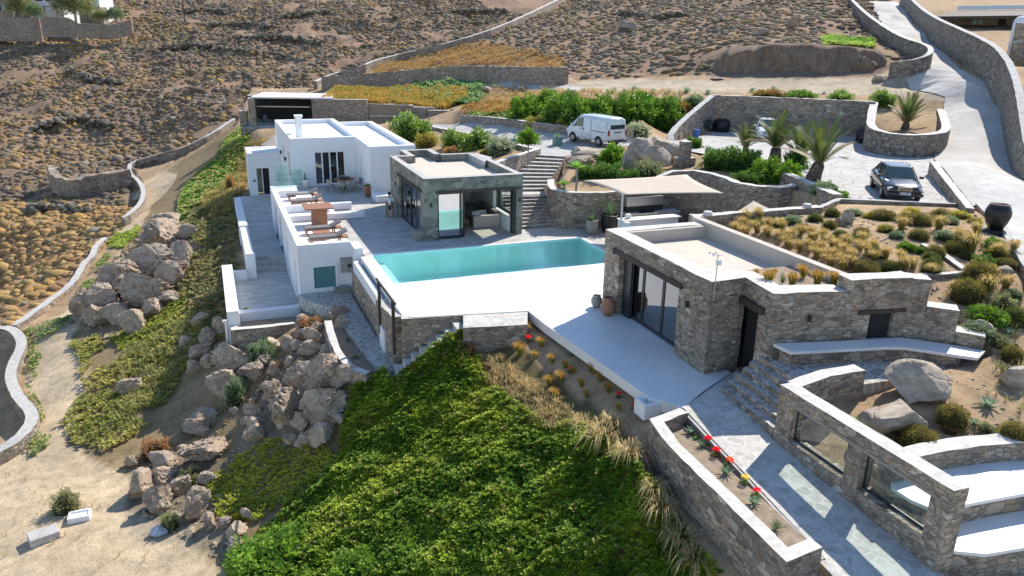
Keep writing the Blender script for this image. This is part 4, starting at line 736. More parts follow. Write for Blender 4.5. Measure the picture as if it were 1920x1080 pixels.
swall('court_wall',[(18.15,26.25,3.22,-.3),(21.3,26.22,3.22,-.3),(24.7,26.2,3.22,-.3)],.42,'stone wall with a pale flat coping behind the planted roof')
for x in (18.9,24.0): mb=MB(); mb.lathe([(0,.16),(.16,.16),(.2,.1),(.18,0),(0,0)][::-1],14,(x,26.2,3.2)); single('cap_stone',mb,[M['cap']],'small round pale stone on the %s end of the pale coping behind the planted roof'%('left' if x<20 else 'right'),'stone',base=(x,26.2,3.2))
mb=MB(); wallmb(mb,[(24.7,26.3,3.12,2.4),(27.0,27.5,3.15,2.4),(31.6,24.95,3.16,2.4),(32.1,24.4,3.16,2.6)],.25); o=single('kerb_wall',mb,[M['stone'],M['cap_grey']],'low pale kerb between the parking area and the planted roof','kerb'); flip_out(o.data)
mb=MB(); wallmb(mb,[(32.1,24.4,3.25,2.6),(28.6,20.4,3.2,2.4),(25.6,17.2,3.0,2.2),(23,14.2,2.6,1.4)],.28); o=single('kerb_wall',mb,[M['stone'],M['cap_grey']],'long low kerb between the planted slope and the right hand road','kerb'); flip_out(o.data)
swall('parking_wall',[(37.6,31.85,3.75,2.6),(34.3,28.1,3.62,2.6),(30.6,23.6,3.3,2.6)],.35,'low stone wall right of the dark parked car, separating it from the road')
swall('parking_wall',smoothline([(30.6,47.6,3.05,2.4),(31.0,48.4,3.5,2.4),(34.0,50.4,4.7,2.6),(37.0,52.1,5.78,2.7)],1),.45,'stone wall that climbs from the van towards the back of the parking area')
swall('parking_wall',[(37.0,52.1,5.78,2.7),(41.7,48.4,5.78,2.7),(46.1,44.9,5.75,2.7)],.45,'tall grey stone back wall of the parking area with a pale coping')
pa=[(46.3,45.2,5.7),(43.6,42.6,5.1),(41.3,40.3,4.55),(40.9,38.4,4.42),(41.6,37.4,4.4),(43.4,37.2,4.42),(45.6,38.0,4.5),(48.8,41,4.75),(53.5,45.5,5.0),(58,49.5,5.2)]
swall('round_planter_wall',smoothline([(x,y,z,2.6) for x,y,z in pa],2),.55,'rounded stone planter wall bulging into the parking area, a palm inside it',mat='stone_round')
# ---------------------------------------------------------------- driveway and roadside walls
def gw(L,h,drop=1.,t=.4): 
    out=[]
    for px,py in L: p=G(px,py); out.append((p[0],p[1],p[2]+h,p[2]-drop))
    return out
swall('driveway_wall',smoothline(gw([(1190,258),(1120,256),(1068,252),(1030,248),(960,237),(900,230),(866,229)],.6,.8),1),.4,'long low stone wall on the far side of the driveway, left of the white van',mat='stone_warm')
swall('driveway_wall',smoothline(gw([(985,281),(950,271),(900,260),(840,248),(790,238)],.25,.8),1),.35,'low stone edge wall between the driveway and the flowering shrubs',mat='stone_warm')
swall('boundary_wall',smoothline(gw([(592,168),(625,152),(680,138),(700,128),(760,112),(850,92),(940,62),(1010,28),(1060,2)],1.1),1),.5,'long straight dry stone boundary wall climbing the hillside behind the villa')
swall('lane_wall',smoothline(gw([(606,168),(680,164),(760,158),(850,150),(940,153),(1000,156),(1062,158)],1.7),1),.5,'grey stone wall along the pale lane behind the grass roof')
swall('road_wall',smoothline(gw([(1585,3),(1612,38),(1650,70),(1690,97),(1738,112),(1742,128),(1715,140),(1665,146)],1.3),2),.45,'stone wall on the left of the climbing road, hooking round at its lower end',mat='stone_round')
def gwD(L): 
    out=[]
    for px,py,D,h in L: p=PD(px,py,D); out.append((p[0],p[1],p[2]+h,p[2]-1.5))
    return out
rw=[(1690,3,118,1.7),(1718,45,100,2.1),(1748,78,84,2.4),(1790,112,71,2.7),(1825,140,66,3.0),(1855,170,61.5,3.3),(1878,205,57.5,3.2),(1892,250,52.5,3.0),(1902,300,48.5,2.6),(1916,350,44,2.0),(1936,410,40.5,1.6),(1960,470,37,1.2)]
o=swall('road_wall',smoothline(gwD(rw),2),.5,'tall curving stone retaining wall on the right side of the road',mat='stone_round',cap='cap_grey')
# dry stone walls of the left valley
swall('path_wall',smoothline(gw([(440,234),(400,262),(345,290),(290,304),(246,316),(243,336),(262,352),(272,372),(268,395),(245,418),(232,425)],.8,1.5),1),.42,'long dry stone wall bending along the sandy path below the hillside',mat='stone_warm',cap='cap_grey')
o=swall('ruined_wall',smoothline(gw([(245,352),(215,358),(180,362),(140,372),(112,368),(100,345)],2.0,2),1),.8,'crumbling old dry stone enclosure wall in deep shade, left of the path',mat='stone_warm',cap='stone_warm',ja=.25)
swall('lime_wall',smoothline(gw([(198,455),(180,470),(175,490),(160,500),(140,540),(100,570),(60,600),(28,622)],.4,1.5),2),.42,'winding low wall with a lime washed top beside the sandy path',mat='stone_warm',cap='cap_grey')
swall('lime_wall',smoothline(gw([(-10,632),(25,632),(42,650),(45,668),(28,700),(22,730),(38,765),(62,790),(66,812),(40,845),(-5,872)],.6,1.5),2),.5,'serpentine low wall with a pale top at the left edge of the sandy ground',mat='stone_warm',cap='cap_grey')
wf=thing('wire_fence','thin wire fence beyond the serpentine low wall at the left edge','fence',tuple(G(5,800)))
mb=MB(); L=[G(-10,690),G(12,720),G(8,760),G(2,800),G(-12,850)]
for k in range(6): mb.tube([(p[0]-.4,p[1],p[2]+.3+k*.16) for p in L],.012,4)
part('wires',mb,M['metal'],wf)
for p in L:
    mb=MB(); mb.tube([(p[0]-.4,p[1],p[2]-.2),(p[0]-.4,p[1],p[2]+1.2)],.025,5); part('post',mb,M['metal'],wf)
# ---------------------------------------------------------------- house dug into the hill behind, with grass roof
bd=78.
def B(px,py,dd=0): p=PD(px,py,bd+dd); return float(p[0]),float(p[1])
eh=thing('earth_house','long low stone house with golden grass growing on its roof, behind the white house','building',(16,79,.6))
top=2.55
eo=[(10.1,81.8),(15.4,80.2),(15.9,80.9),(19.4,79.3),(19.2,78.2),(21.6,77.3),(23.0,76.8)]
def eh_wall(a,b_,ops,z1=2.55,z0=-1.,t=.45):
    v=MB(); ax,ay=a;bx,by=b_; L=math.hypot(bx-ax,by-ay); ux,uy=(bx-ax)/L,(by-ay)/L; nx,ny=-uy,ux
    def seg(s0,s1,c0,c1,cap=0):
        if s1-s0>.05 and c1-c0>.05: slabmb(v,[(ax+ux*s0,ay+uy*s0),(ax+ux*s1,ay+uy*s1),(ax+ux*s1+nx*t,ay+uy*s1+ny*t),(ax+ux*s0+nx*t,ay+uy*s0+ny*t)],c1,c0,.02,cap=cap,step=.8)
    cur=0
    for s0,s1,c0,c1 in ops: seg(cur,s0,z0,c1); seg(s0,s1,z0,c0); cur=s1
    seg(cur,L,z0,max([o[3] for o in ops]) if ops else z1-.01)
    if ops: seg(0,L,max([o[3] for o in ops]),z1,1)
    else: seg(0,L,z1-.01,z1,1)
    o=part('wall',v,[M['stone'],M['cap']],eh); flip_out(o.data)
    for s0,s1,c0,c1 in ops:
        q=MB(); q.add([(ax+ux*s+nx*.3,ay+uy*s+ny*.3,z) for s,z in ((s0,c0),(s1,c0),(s1,c1),(s0,c1))],[(0,1,2,3)]); part('window',q,M['frost'] if s0<1 else M['dark'],eh)
eh_wall(eo[0],eo[1],[(.8,3.6,.2,1.6)],3.35); eh_wall(eo[2],eo[3],[(.4,1.0,.2,1.6),(1.5,3.0,.2,1.6),(3.3,3.7,.2,1.6)],2.9); eh_wall(eo[4],eo[5],[(.8,1.5,.2,1.6)],2.75); eh_wall(eo[5],eo[6],[],2.5)
eh_wall(eo[1],eo[2],[],2.95); eh_wall((19.45,79.4),(19.2,78.2),[],2.9)
mb=MB(); mb.prism([(15.7,80.7),(19.5,79.1),(19.4,78.7),(15.6,80.2)],1.7,1.8); part('canopy',mb,M['cap'],eh)
mb=MB(); mb.prism([(10.1,81.9,3.3),(15.4,80.4,2.95),(19.4,79.0,2.8),(23.0,76.9,2.45),(26,80,2.4),(29,88,2.6),(24,98,2.9),(15,99,3.2)],.0,2.5); part('roof_soil',mb,M['bed'],eh)
swall('gate_pier',[(20.9,77.2,2.5,-.6),(23.0,76.7,2.5,-.6)],.5,'stone pier wall left of the grey gate behind the white house')
mb=MB(); mb.box(23.05,23.75,76.5,76.6,.4,2.6); single('gate',mb,[M['frame']],'narrow dark grey gate in the stone wall beside the golden grass','gate',base=(23.4,76.5,.4))
swall('gate_pier',[(23.8,76.6,2.6,-.4),(24.4,76.9,2.6,-.4),(26.3,75.2,1.9,-.3)],.4,'low stone wall right of the grey gate')
for a in ((26,83,'left'),(29,81.5,'right')):
    v=MB(); slabmb(v,[(a[0]-1.3,a[1]+.6),(a[0]+1.3,a[1]-.6),(a[0]+1.6,a[1]+.4),(a[0]-1,a[1]+1.6)],3.6,2.0); o=single('roof_vent_block',v,[M['stone'],M['cap_grey']],'low stone block poking from the grass roof, the %s one of two'%a[2],'block'); flip_out(o.data)
# pergola lounge
pg=thing('pergola','open stone lounge under a broad white canopy, left of the earth house','pergola',(7.5,82.5,.6))
v=MB(); slabmb(v,[(4.1,83.7),(4.75,83.5),(4.9,84.4),(4.2,84.6)],3.35,-.6,.02); slabmb(v,[(3.2,84.1),(3.75,83.95),(3.8,84.9),(3.3,85)],2.1,-2.5,.02); slabmb(v,[(3.2,84.1),(3.2,83.2),(7.5,81.9),(10,81.3),(10,81.9),(7.5,82.6)],.5,-2.6,.02); slabmb(v,[(4.3,88),(11.5,85.5),(11.7,86.2),(4.4,88.8)],3.3,-.6,.02)
o=part('wall',v,[M['stone'],M['cap']],pg); flip_out(o.data)
mb=MB(); mb.prism([(4.4,83.6),(10.4,81.8),(12.2,81.3),(13.0,86.5),(6.0,89.5)],3.36,3.5); part('canopy',mb,M['whitedeck'],pg)
mb=MB(); mb.prism([(4.7,84.2),(10.0,82.5),(10.0,83.0),(4.7,84.5)],2.45,2.55); part('awning',mb,M['sailcloth'],pg)
mb=MB(); mb.prism([(3.6,84.2),(10.1,82.0),(11.6,86.4),(4.2,88.8)],.3,.62); part('floor',mb,M['slab'],pg)
mb=MB(); mb.prism([(3.75,84.3),(3.8,84.3),(4.2,86.6),(4.15,86.6)],.62,1.9); part('glass_panel',mb,M['glass_green'],pg)
q=MB(); q.prism([(4.6,87.7),(11.4,85.3),(11.35,85.2),(4.55,87.6)],.62,3.3); q.prism([(11.3,85.2),(10.2,82.2),(10.3,82.15),(11.5,85.2)],.62,3.3); part('dark_shade_panel',q,M['dark'],pg); v=MB(); v.box(7.2,10.1,82.7,83.1,.62,1.05); part('counter',v,M['ceramic'],pg)  # dark back panel and added side wall paint the lounge's interior shade
# sun loungers and bean bags on the far terrace
for i,(px,py) in enumerate(((487,232),(505,226))):
    p=PD(px,py,82); t=thing('bean_bag','%s grey bean bag lounger on the far pergola terrace'%('nearer' if i==0 else 'farther'),'bean bag',(p[0],p[1],.62)); mb=MB(); mb.lathe([(.0,0),(.45,.02),(.5,.15),(.38,.3),(.0,.34)],14,(p[0],p[1],.62)); part('seat',mb,M['fabric'],t,smooth=True); mb=MB(); mb.lathe([(0,.1),(.25,.15),(.28,.5),(.15,.72),(0,.75)],12,(p[0]-.35,p[1]+.1,.62)); part('backrest',mb,M['fabric'],t,smooth=True)
pr=PD(515,256,70); ub=thing('parasol','cream folded parasol peak showing beside the corner of the white house','parasol',(pr[0],pr[1],-.5)); mb=MB(); mb.lathe([(1.3,0),(.02,.75)],8,(pr[0],pr[1],.1)); part('canopy',mb,M['sailcloth'],ub); mb=MB(); mb.tube([(pr[0],pr[1],-2.2),(pr[0],pr[1],.8)],.03,6); part('pole',mb,M['metal'],ub)
# ---------------------------------------------------------------- far houses
def far_house(name,label,px0,px1,py0,py1,D,mat,dep=6,cat='house'):
    a=PD(px0,py1,D);b_=PD(px1,py1,D);top_=PD((px0+px1)/2,py0,D)[2]; d=np.array([b_[0]-a[0],b_[1]-a[1]]); d/=np.linalg.norm(d); n=np.array([-d[1],d[0]])*dep; z0=min(a[2],b_[2])-3
    t=thing(name,label,cat,(a[0],a[1],z0+3)); mb=MB(); mb.prism([tuple(a[:2]),tuple(b_[:2]),(b_[0]+n[0],b_[1]+n[1]),(a[0]+n[0],a[1]+n[1])],z0,top_); part('wall',mb,M[mat],t); return t,a,b_,top_,d
def fwin(t,a,b_,d,px0,px1,py0,py1,D,mat='dark',name='window'):
    p=PD(px0,py0,D);q=PD(px1,py1,D); L0=np.dot(p[:2]-a[:2],d);L1=np.dot(q[:2]-a[:2],d); o=np.array([d[1],-d[0]])*.06; mb=MB()
    A=a[:2]+d*L0+o;B_=a[:2]+d*L1+o; mb.add([(A[0],A[1],q[2]),(B_[0],B_[1],q[2]),(B_[0],B_[1],p[2]),(A[0],A[1],p[2])],[(0,1,2,3)]); part(name,mb,M[mat],t)
t,a,b_,zt_,d=far_house('hill_house','grey stone house at the top left corner with a blue shuttered window',-60,26,-25,38,158,'stone'); fwin(t,a,b_,d,-2,6,8,20,158); fwin(t,a,b_,d,7,15,9,20,158,'frost')
t,a,b_,zt_,d=far_house('hill_house','white upper house at the top left edge, behind the two trees',62,118,-20,14,162,'white'); fwin(t,a,b_,d,68,82,-3,2,162); fwin(t,a,b_,d,88,98,-3,3,162)
t,a,b_,zt_,d=far_house('hill_house','bright white block with a tiny window, right of the far olive tree',162,187,-18,13,162,'white'); fwin(t,a,b_,d,169,174,-2,3,162,'frost')
t,a,b_,zt_,d=far_house('hill_house','brown stone shed wall beside the white block at the top left',150,190,13,34,161,'stone_warm',3)
pgf=thing('pergola','small straw pergola with timber posts below the white house at the top left','pergola',tuple(PD(95,30,158)))
mb=MB(); A=PD(80,12,158);B_=PD(116,12,158); mb.tube([A,B_],.12,5); mb.add([A+np.array([0,0,.2]),B_+np.array([0,0,.2]),B_+np.array([1,3,.4]),A+np.array([1,3,.4])],[(0,1,2,3)]); part('roof',mb,M['wood_grey'],pgf)
for px in (83,107): mb=MB(); mb.tube([PD(px,12,158),PD(px,31,158)],.13,6); part('post',mb,M['wood'],pgf)
def fwall(L,h,label,D,mat='stone'):
    pts=[]
    for px,py in L: p=PD(px,py,D); pts.append((p[0],p[1],p[2],p[2]-h))
    swall('garden_wall',pts,.5,label,mat=mat,step=1.5)
fwall([(-30,33),(74,33)],4.5,'grey terrace wall under the far top left house, left part',154); fwall([(76,31),(126,33),(140,40)],3.8,'middle part of the grey terrace wall under the far pergola',153); fwall([(140,44),(222,46),(246,36)],2.6,'right part of the grey terrace wall under the olive tree at the top left',152)
t,a,b_,zt_,d=far_house('roadside_house','low stone house with a long flat brown roof behind the right road wall',1770,1990,30,52,97,'stone_warm',7); fwin(t,a,b_,d,1820,1829,36,46,97,'frost'); fwin(t,a,b_,d,1832,1840,36,46,97,'frost'); fwin(t,a,b_,d,1870,1884,35,52,97,'dark','door')
mb=MB(); A=PD(1745,31,92);B_=PD(1990,28,90); A2=PD(1795,20,101);B2=PD(1990,18,100); mb.add([A,B_,B2,A2],[(0,1,2,3)]); mb.add([A-np.array([0,0,.35]),B_-np.array([0,0,.35]),B_,A],[(0,1,2,3)]); part('roof',mb,M['wood_dark'],t); mb=MB(); mb.add([A2+np.array([0,0,.1]),B2+np.array([0,0,.1]),B2+np.array([0,0,.6]),A2+np.array([0,0,.6])],[(0,1,2,3)]); mb.add([A2+np.array([0,0,.6]),B2+np.array([0,0,.6]),B2+np.array([1,1,.65]),A2+np.array([1,1,.65])],[(0,1,2,3)]); part('roof_edge',mb,M['white'],t)
ch=PD(1912,62,63); t=thing('domed_chimney','rounded white dome-topped kiosk behind the right road wall','kiosk',(ch[0],ch[1],ch[2]-2)); mb=MB(); mb.lathe([(.62,-2),(.62,.7),(.56,1.0),(.35,1.25),(0,1.33)],16,tuple(ch)); part('body',mb,M['white'],t,smooth=True)
p=PD(1904,62,61);q=PD(1990,62,58); pts=[(p[0],p[1],p[2]+.75,p[2]-2.5),(q[0],q[1],q[2]+.75,q[2]-2.5)]; swall('road_wall',pts,.4,'grey stone parapet in front of the white dome at the right edge')

# raw earth cutting above the dirt track
_b=smoothline([(1318,146,76),(1345,149,75),(1400,150,74),(1500,150,72),(1590,145,71),(1640,138,70.5),(1662,126,71)],2); _t=smoothline([(1325,140,76.2),(1350,112,75.3),(1390,92,74.5),(1500,84,72.5),(1590,88,71.6),(1640,96,71.2),(1660,112,71.3)],2)
_b=resample(_b,6);_t=[_t[0]]+[None]*0+_t[1:]; _k=len(_b); _t=[tuple(np.array([np.interp(i/(_k-1)*(len(_t)-1),range(len(_t)),[q[c_] for q in _t]) for c_ in range(3)])) for i in range(_k)]; mb=MB(); R_=12; n=len(_b); vs=[]
for i in range(n):
    A=PD(*_b[i]);B_=PD(*_t[i]); 
    for k in range(R_):
        t=k/(R_-1); p=A*(1-t)+B_*t; q=mnoise.noise_vector(Vector((p[0]*.8,p[1]*.8,p[2]*.5))); q=q+mnoise.noise_vector(Vector((p[0]*2.3,p[1]*2.3,p[2]*.8)))*.5; a=.62 if 0<k<R_-1 else .2; vs.append((p[0]+q.x*a,p[1]+q.y*a-(.25*math.sin(t*3.1)),p[2]+q.z*.15-(.6 if k==0 else 0)))
    C_=PD(_t[i][0],_t[i][1]-5,_t[i][2]+6); vs.append((C_[0],C_[1],float(Z(C_[0],C_[1]))-.05))
R_+=1; mb.add(vs,[(i*R_+k,(i+1)*R_+k,(i+1)*R_+k+1,i*R_+k+1) for i in range(n-1) for k in range(R_-1)])
m,nt,b=newmat('raw earth face'); n1=noisef(nt,wpos(nt,(1,1,.14)),2.4,9,.8); n2=noisef(nt,wpos(nt),3.5,7,.7); c=ramp(nt,n1,[(.3,(.16,.10,.07)),(.5,(.27,.18,.125)),(.7,(.42,.31,.22))]); c=mixc(nt,.5,c,ramp(nt,n2,[(.3,(.6,.6,.6)),(.7,(1.35,1.3,1.25))]),'MULTIPLY'); nt.links.new(c,b.inputs['Base Color']); b.inputs['Roughness'].default_value=.95; bump(nt,b,mixc(nt,.5,n1,n2),1.,.3)
o=struct('earth_bank',mb,m,smooth=True)
kw=[G(1728,462),G(1762,477),G(1814,514)]; swall('kerb_wall',[(p[0],p[1],p[2]+.1,p[2]-.4) for p in kw],.22,'thin pale kerb slanting across the right part of the planted roof')
kw=[G(1812,516),G(1750,519),G(1694,523)]; swall('kerb_wall',[(p[0],p[1],p[2]+.12,p[2]-.4) for p in kw],.22,'short pale kerb behind the top of the stepped wing wall')
hp=[G(1605,448),G(1625,456),G(1650,455),G(1668,444),G(1690,440)]; mb=MB(); mb.tube([(p[0],p[1],p[2]+.05) for p in smoothline([tuple(q) for q in hp],2)] if 0 else [Vector((p[0],p[1],p[2]+.05)) for p in smoothline([tuple(q) for q in hp],2)],.022,6); single('garden_hose',mb,[M['cap_grey']],'pale garden hose lying curled on the soil of the planted roof','hose')
dp=[(10.02,16.6,-.25),(10.05,15,-.62),(9.95,13.4,-1.08),(9.9,12,-1.45),(9.85,10.6,-1.7)]; mb=MB(); mb.tube([Vector((p[0]+.1,p[1],float(Z(p[0],p[1]))+.04)) for p in dp],.025,6); single('irrigation_pipe',mb,[M['plastic0']],'black irrigation pipe along the foot of the long planter wall','pipe')
# ---------------------------------------------------------------- vehicles
def cpaint(name,c,rough=.25,metal=.3):
    m,nt,b=newmat(name); b.inputs['Base Color'].default_value=rgb(c); b.inputs['Roughness'].default_value=rough; b.inputs['Metallic'].default_value=metal; b.inputs['Coat Weight'].default_value=.6; b.inputs['Coat Roughness'].default_value=.05
    n1=noisef(nt,wpos(nt),2.5,4); nt.links.new(ramp(nt,n1,[(.3,tuple(x*.85 for x in c)),(.7,tuple(min(1,x*1.15) for x in c))]),b.inputs['Base Color']); return m
M['car_black']=cpaint('black car paint',(.012,.014,.02),.22,.0); M['car_white']=cpaint('white van paint',(.70,.74,.76),.3,0.)
M['tyre']=plain('tyre rubber',(.02,.02,.02),.85,.2,8,0); M['rim']=plain('wheel rim',(.42,.42,.43),.4,.1,8,0,metal=.6); M['cglass']=plain('car window glass',(.03,.055,.06),.06,.1,2,0,spec=1.)
M['lamp']=plain('headlamp lens',(.62,.66,.70),.15,.15,20,0,spec=.9); M['redlamp']=plain('red tail lamp',(.35,.02,.03),.2,.2,10,0); M['chrome']=plain('chrome trim',(.6,.61,.62),.15,.1,10,0,metal=.9); M['plate']=plain('number plate white',(.75,.76,.78),.5,.05,10,0); M['plastic']=plain('black plastic trim',(.03,.03,.032),.6,.2,10,0)
def loft(sec,mats_fn=None,close=True):
    """sec: list of rings (same length) -> MB"""
    mb=MB(); n=len(sec[0]); vs=[p for r in sec for p in r]; fs=[];ms=[]
    for i in range(len(sec)-1):
        for k in range(n): fs.append((i*n+k,i*n+(k+1)%n,(i+1)*n+(k+1)%n,(i+1)*n+k)); ms.append(mats_fn(i,k) if mats_fn else 0)
    mb.v=vs; mb.f=fs; mb.m=ms
    if close: mb.f+=[tuple(range(n))[::-1],tuple(range((len(sec)-1)*n,len(sec)*n))]; mb.m+=[0,0]
    return mb
def wheel(parent,x,y,r,wd,side):
    mb=MB(); yy=y; prof=[(r*.6,-wd/2),(r*.95,-wd/2),(r,-wd/2*.7),(r,wd/2*.7),(r*.95,wd/2),(r*.6,wd/2)]
    n=24; vs=[(x+a*math.cos(2*math.pi*k/n),yy+t,r+a*math.sin(2*math.pi*k/n)) for a,t in prof for k in range(n)]
    mb.add(vs,[(i*n+k,i*n+(k+1)%n,(i+1)*n+(k+1)%n,(i+1)*n+k) for i in range(len(prof)-1) for k in range(n)])
    w_=part('wheel',mb,M['tyre'],parent,False,True); m2=MB(); yo=yy+side*wd*.42
    m2.lathe([(0,0)],3) if 0 else None
    c=[(x,yo+side*.02,r)]+[(x+r*.62*math.cos(2*math.pi*k/n),yo,r+r*.62*math.sin(2*math.pi*k/n)) for k in range(n)]
    m2.add(c,[(0,1+k,1+(k+1)%n) for k in range(n)]); 
    for k in range(8): t=k*math.pi/4; m2.obox((x+r*.34*math.cos(t),yo+side*.025,r+r*.34*math.sin(t)),(r*.5,.03,.05),0,-t)
    part('rim',m2,M['rim'],w_,False); 
def sedan(name,label,loc,rz,paint,group=None):
    t=thing(name,label,'car',loc,rz,group); L=4.5
    # x forward. stations: x, half width at belt, z sill, z belt(shoulder), z hood/deck centre
    st=[(-2.22,.62,.42,.72,.80),(-2.15,.78,.30,.80,.90),(-1.9,.84,.24,.86,.98),(-1.3,.86,.22,.90,1.0),(-.6,.86,.22,.90,.96),(.2,.86,.22,.88,.94),(.75,.85,.22,.86,.93),(1.2,.84,.24,.80,.88),(1.75,.82,.26,.74,.81),(2.08,.78,.30,.68,.74),(2.2,.68,.40,.62,.66)]
    rings=[]
    for x,w_,z0,z1,z2 in st:
        r=[]; 
        for s in (-1,1):
            pts=[(x,s*w_*.86,z0),(x,s*w_*.98,z0+.12),(x,s*w_,(z0+z1)/2+.05),(x,s*w_*.97,z1-.03),(x,s*w_*.84,z1+(z2-z1)*.6),(x,s*w_*.45,z2)]
            r+=pts if s<0 else pts[::-1]
        rings.append(r)
    mb=loft(rings); body=part('body',mb,paint,t,False,True)
    gh=[(-1.72,.70,.97,.68,.99),(-1.05,.74,.93,.56,1.38),(-.55,.76,.92,.58,1.43),(.0,.76,.91,.57,1.42),(.32,.75,.90,.54,1.37),(1.0,.72,.90,.70,.905)]
    rr=[]
    for x,wb,zb,wt,zt_ in gh: rr.append([(x,-wb,zb),(x-.0,-wt,zt_-.03),(x,-wt*.8,zt_),(x,wt*.8,zt_),(x,wt,zt_-.03),(x,wb,zb)])
    def mf(i,k): return 1 if (k in (0,4)) or (i in (0,4) and k in (1,2,3)) else 0
    part('cabin',loft(rr,mf,False),[paint,M['cglass']],t,False)
    mb=MB()
    for s in (-1,1):
        for x0,z0,w0,x1,z1,w1 in ((-.4,.93,.765,-.42,1.41,.585),(.97,.91,.735,.32,1.38,.56),(-1.7,.98,.70,-1.05,1.38,.575)): mb.tube([(x0,s*w0,z0),(x1,s*w1,z1)],.028,5)
    part('window_frame',mb,paint,t,False)
    for s in (-1,1):
        m2=MB(); m2.obox((.82,s*.93,.98),(.12,.2,.13)); part('wing_mirror',m2,paint,t,False,bevel=.02)
        m2=MB(); m2.obox((2.11,s*.58,.60),(.14,.34,.15),-s*.18); part('headlight',m2,M['lamp'],t,False,bevel=.02)
        m2=MB(); m2.obox((-2.17,s*.6,.72),(.1,.36,.16),s*.15); part('tail_light',m2,M['redlamp'],t,False,bevel=.02)
        for x in (1.38,-1.32): wheel(t,x,s*.76,.31,.2,s)
        m2=MB(); m2.add([(x_,s*.862,z_) for x_,z_ in ((-1.95,.45),(1.95,.43),(1.95,.5),(-1.95,.52))],[(0,1,2,3)]); part('side_trim',m2,M['plastic'],t,False)
    m2=MB(); m2.obox((2.19,0,.61),(.06,.62,.21)); g=part('grille',m2,M['chrome'],t,False,bevel=.015)
    m3=MB(); 
    for k in range(3): m3.obox((2.226,0,.55+k*.06),(.01,.54,.035))
    part('slats',m3,M['plastic'],g,False); m3=MB(); m3.obox((2.236,0,.61),(.012,.02,.18)); part('centre_bar',m3,M['chrome'],g,False)
    m2=MB(); m2.obox((2.17,0,.37),(.2,1.62,.2)); part('front_bumper',m2,paint,t,False,bevel=.05); m2=MB(); m2.obox((-2.17,0,.42),(.2,1.6,.22)); part('rear_bumper',m2,paint,t,False,bevel=.05)
    m2=MB(); m2.obox((2.285,0,.42),(.015,.5,.12)); pl=part('number_plate',m2,M['plate'],t,False)
    m3=MB(); 
    glyph={'Z':['111','001','010','100','111'],'X':['101','101','010','101','101'],'K':['101','110','100','110','101'],'4':['101','101','111','001','001'],'1':['010','110','010','010','111'],'5':['111','100','111','001','111'],'7':['111','001','010','010','010'],'-':['000','000','111','000','000']}
    for i,ch_ in enumerate('ZXK-1547'):
        for r_,row in enumerate(glyph[ch_]):
            for c_,v in enumerate(row):
                if v=='1': m3.obox((2.294,-.20+i*.055+c_*.013,.455-r_*.016),(.003,.012,.015))
    part('letters',m3,M['plastic'],pl,False); 
    m2=MB(); m2.obox((2.285,-.235,.42),(.017,.03,.12)); m4=newmat('plate blue') ; m4[2].inputs['Base Color'].default_value=(.02,.05,.4,1); part('blue_band',m2,m4[0],pl,False)
    return t
a=P(1655,371,3.0); b_=P(1712,374,3.0); c=P(1627,338,3.0); fx=np.array([b_[0]-a[0],b_[1]-a[1]]); cc=((a+b_)/2); hd=a-c; rz=math.atan2(hd[1],hd[0]); ctr=cc[:2]-np.array([math.cos(rz),math.sin(rz)])*1.35
sedan('parked_car','black four-door saloon car parked on the pale paving, facing the camera',(ctr[0]+.05,ctr[1],2.99),rz+.02,M['car_black'])
q=P(1437,258,3.); sedan('parked_car','white car half hidden behind the biggest palm at the back of the parking area',(q[0],q[1],2.98),math.atan2(-q[1],-q[0]),M['car_white'])
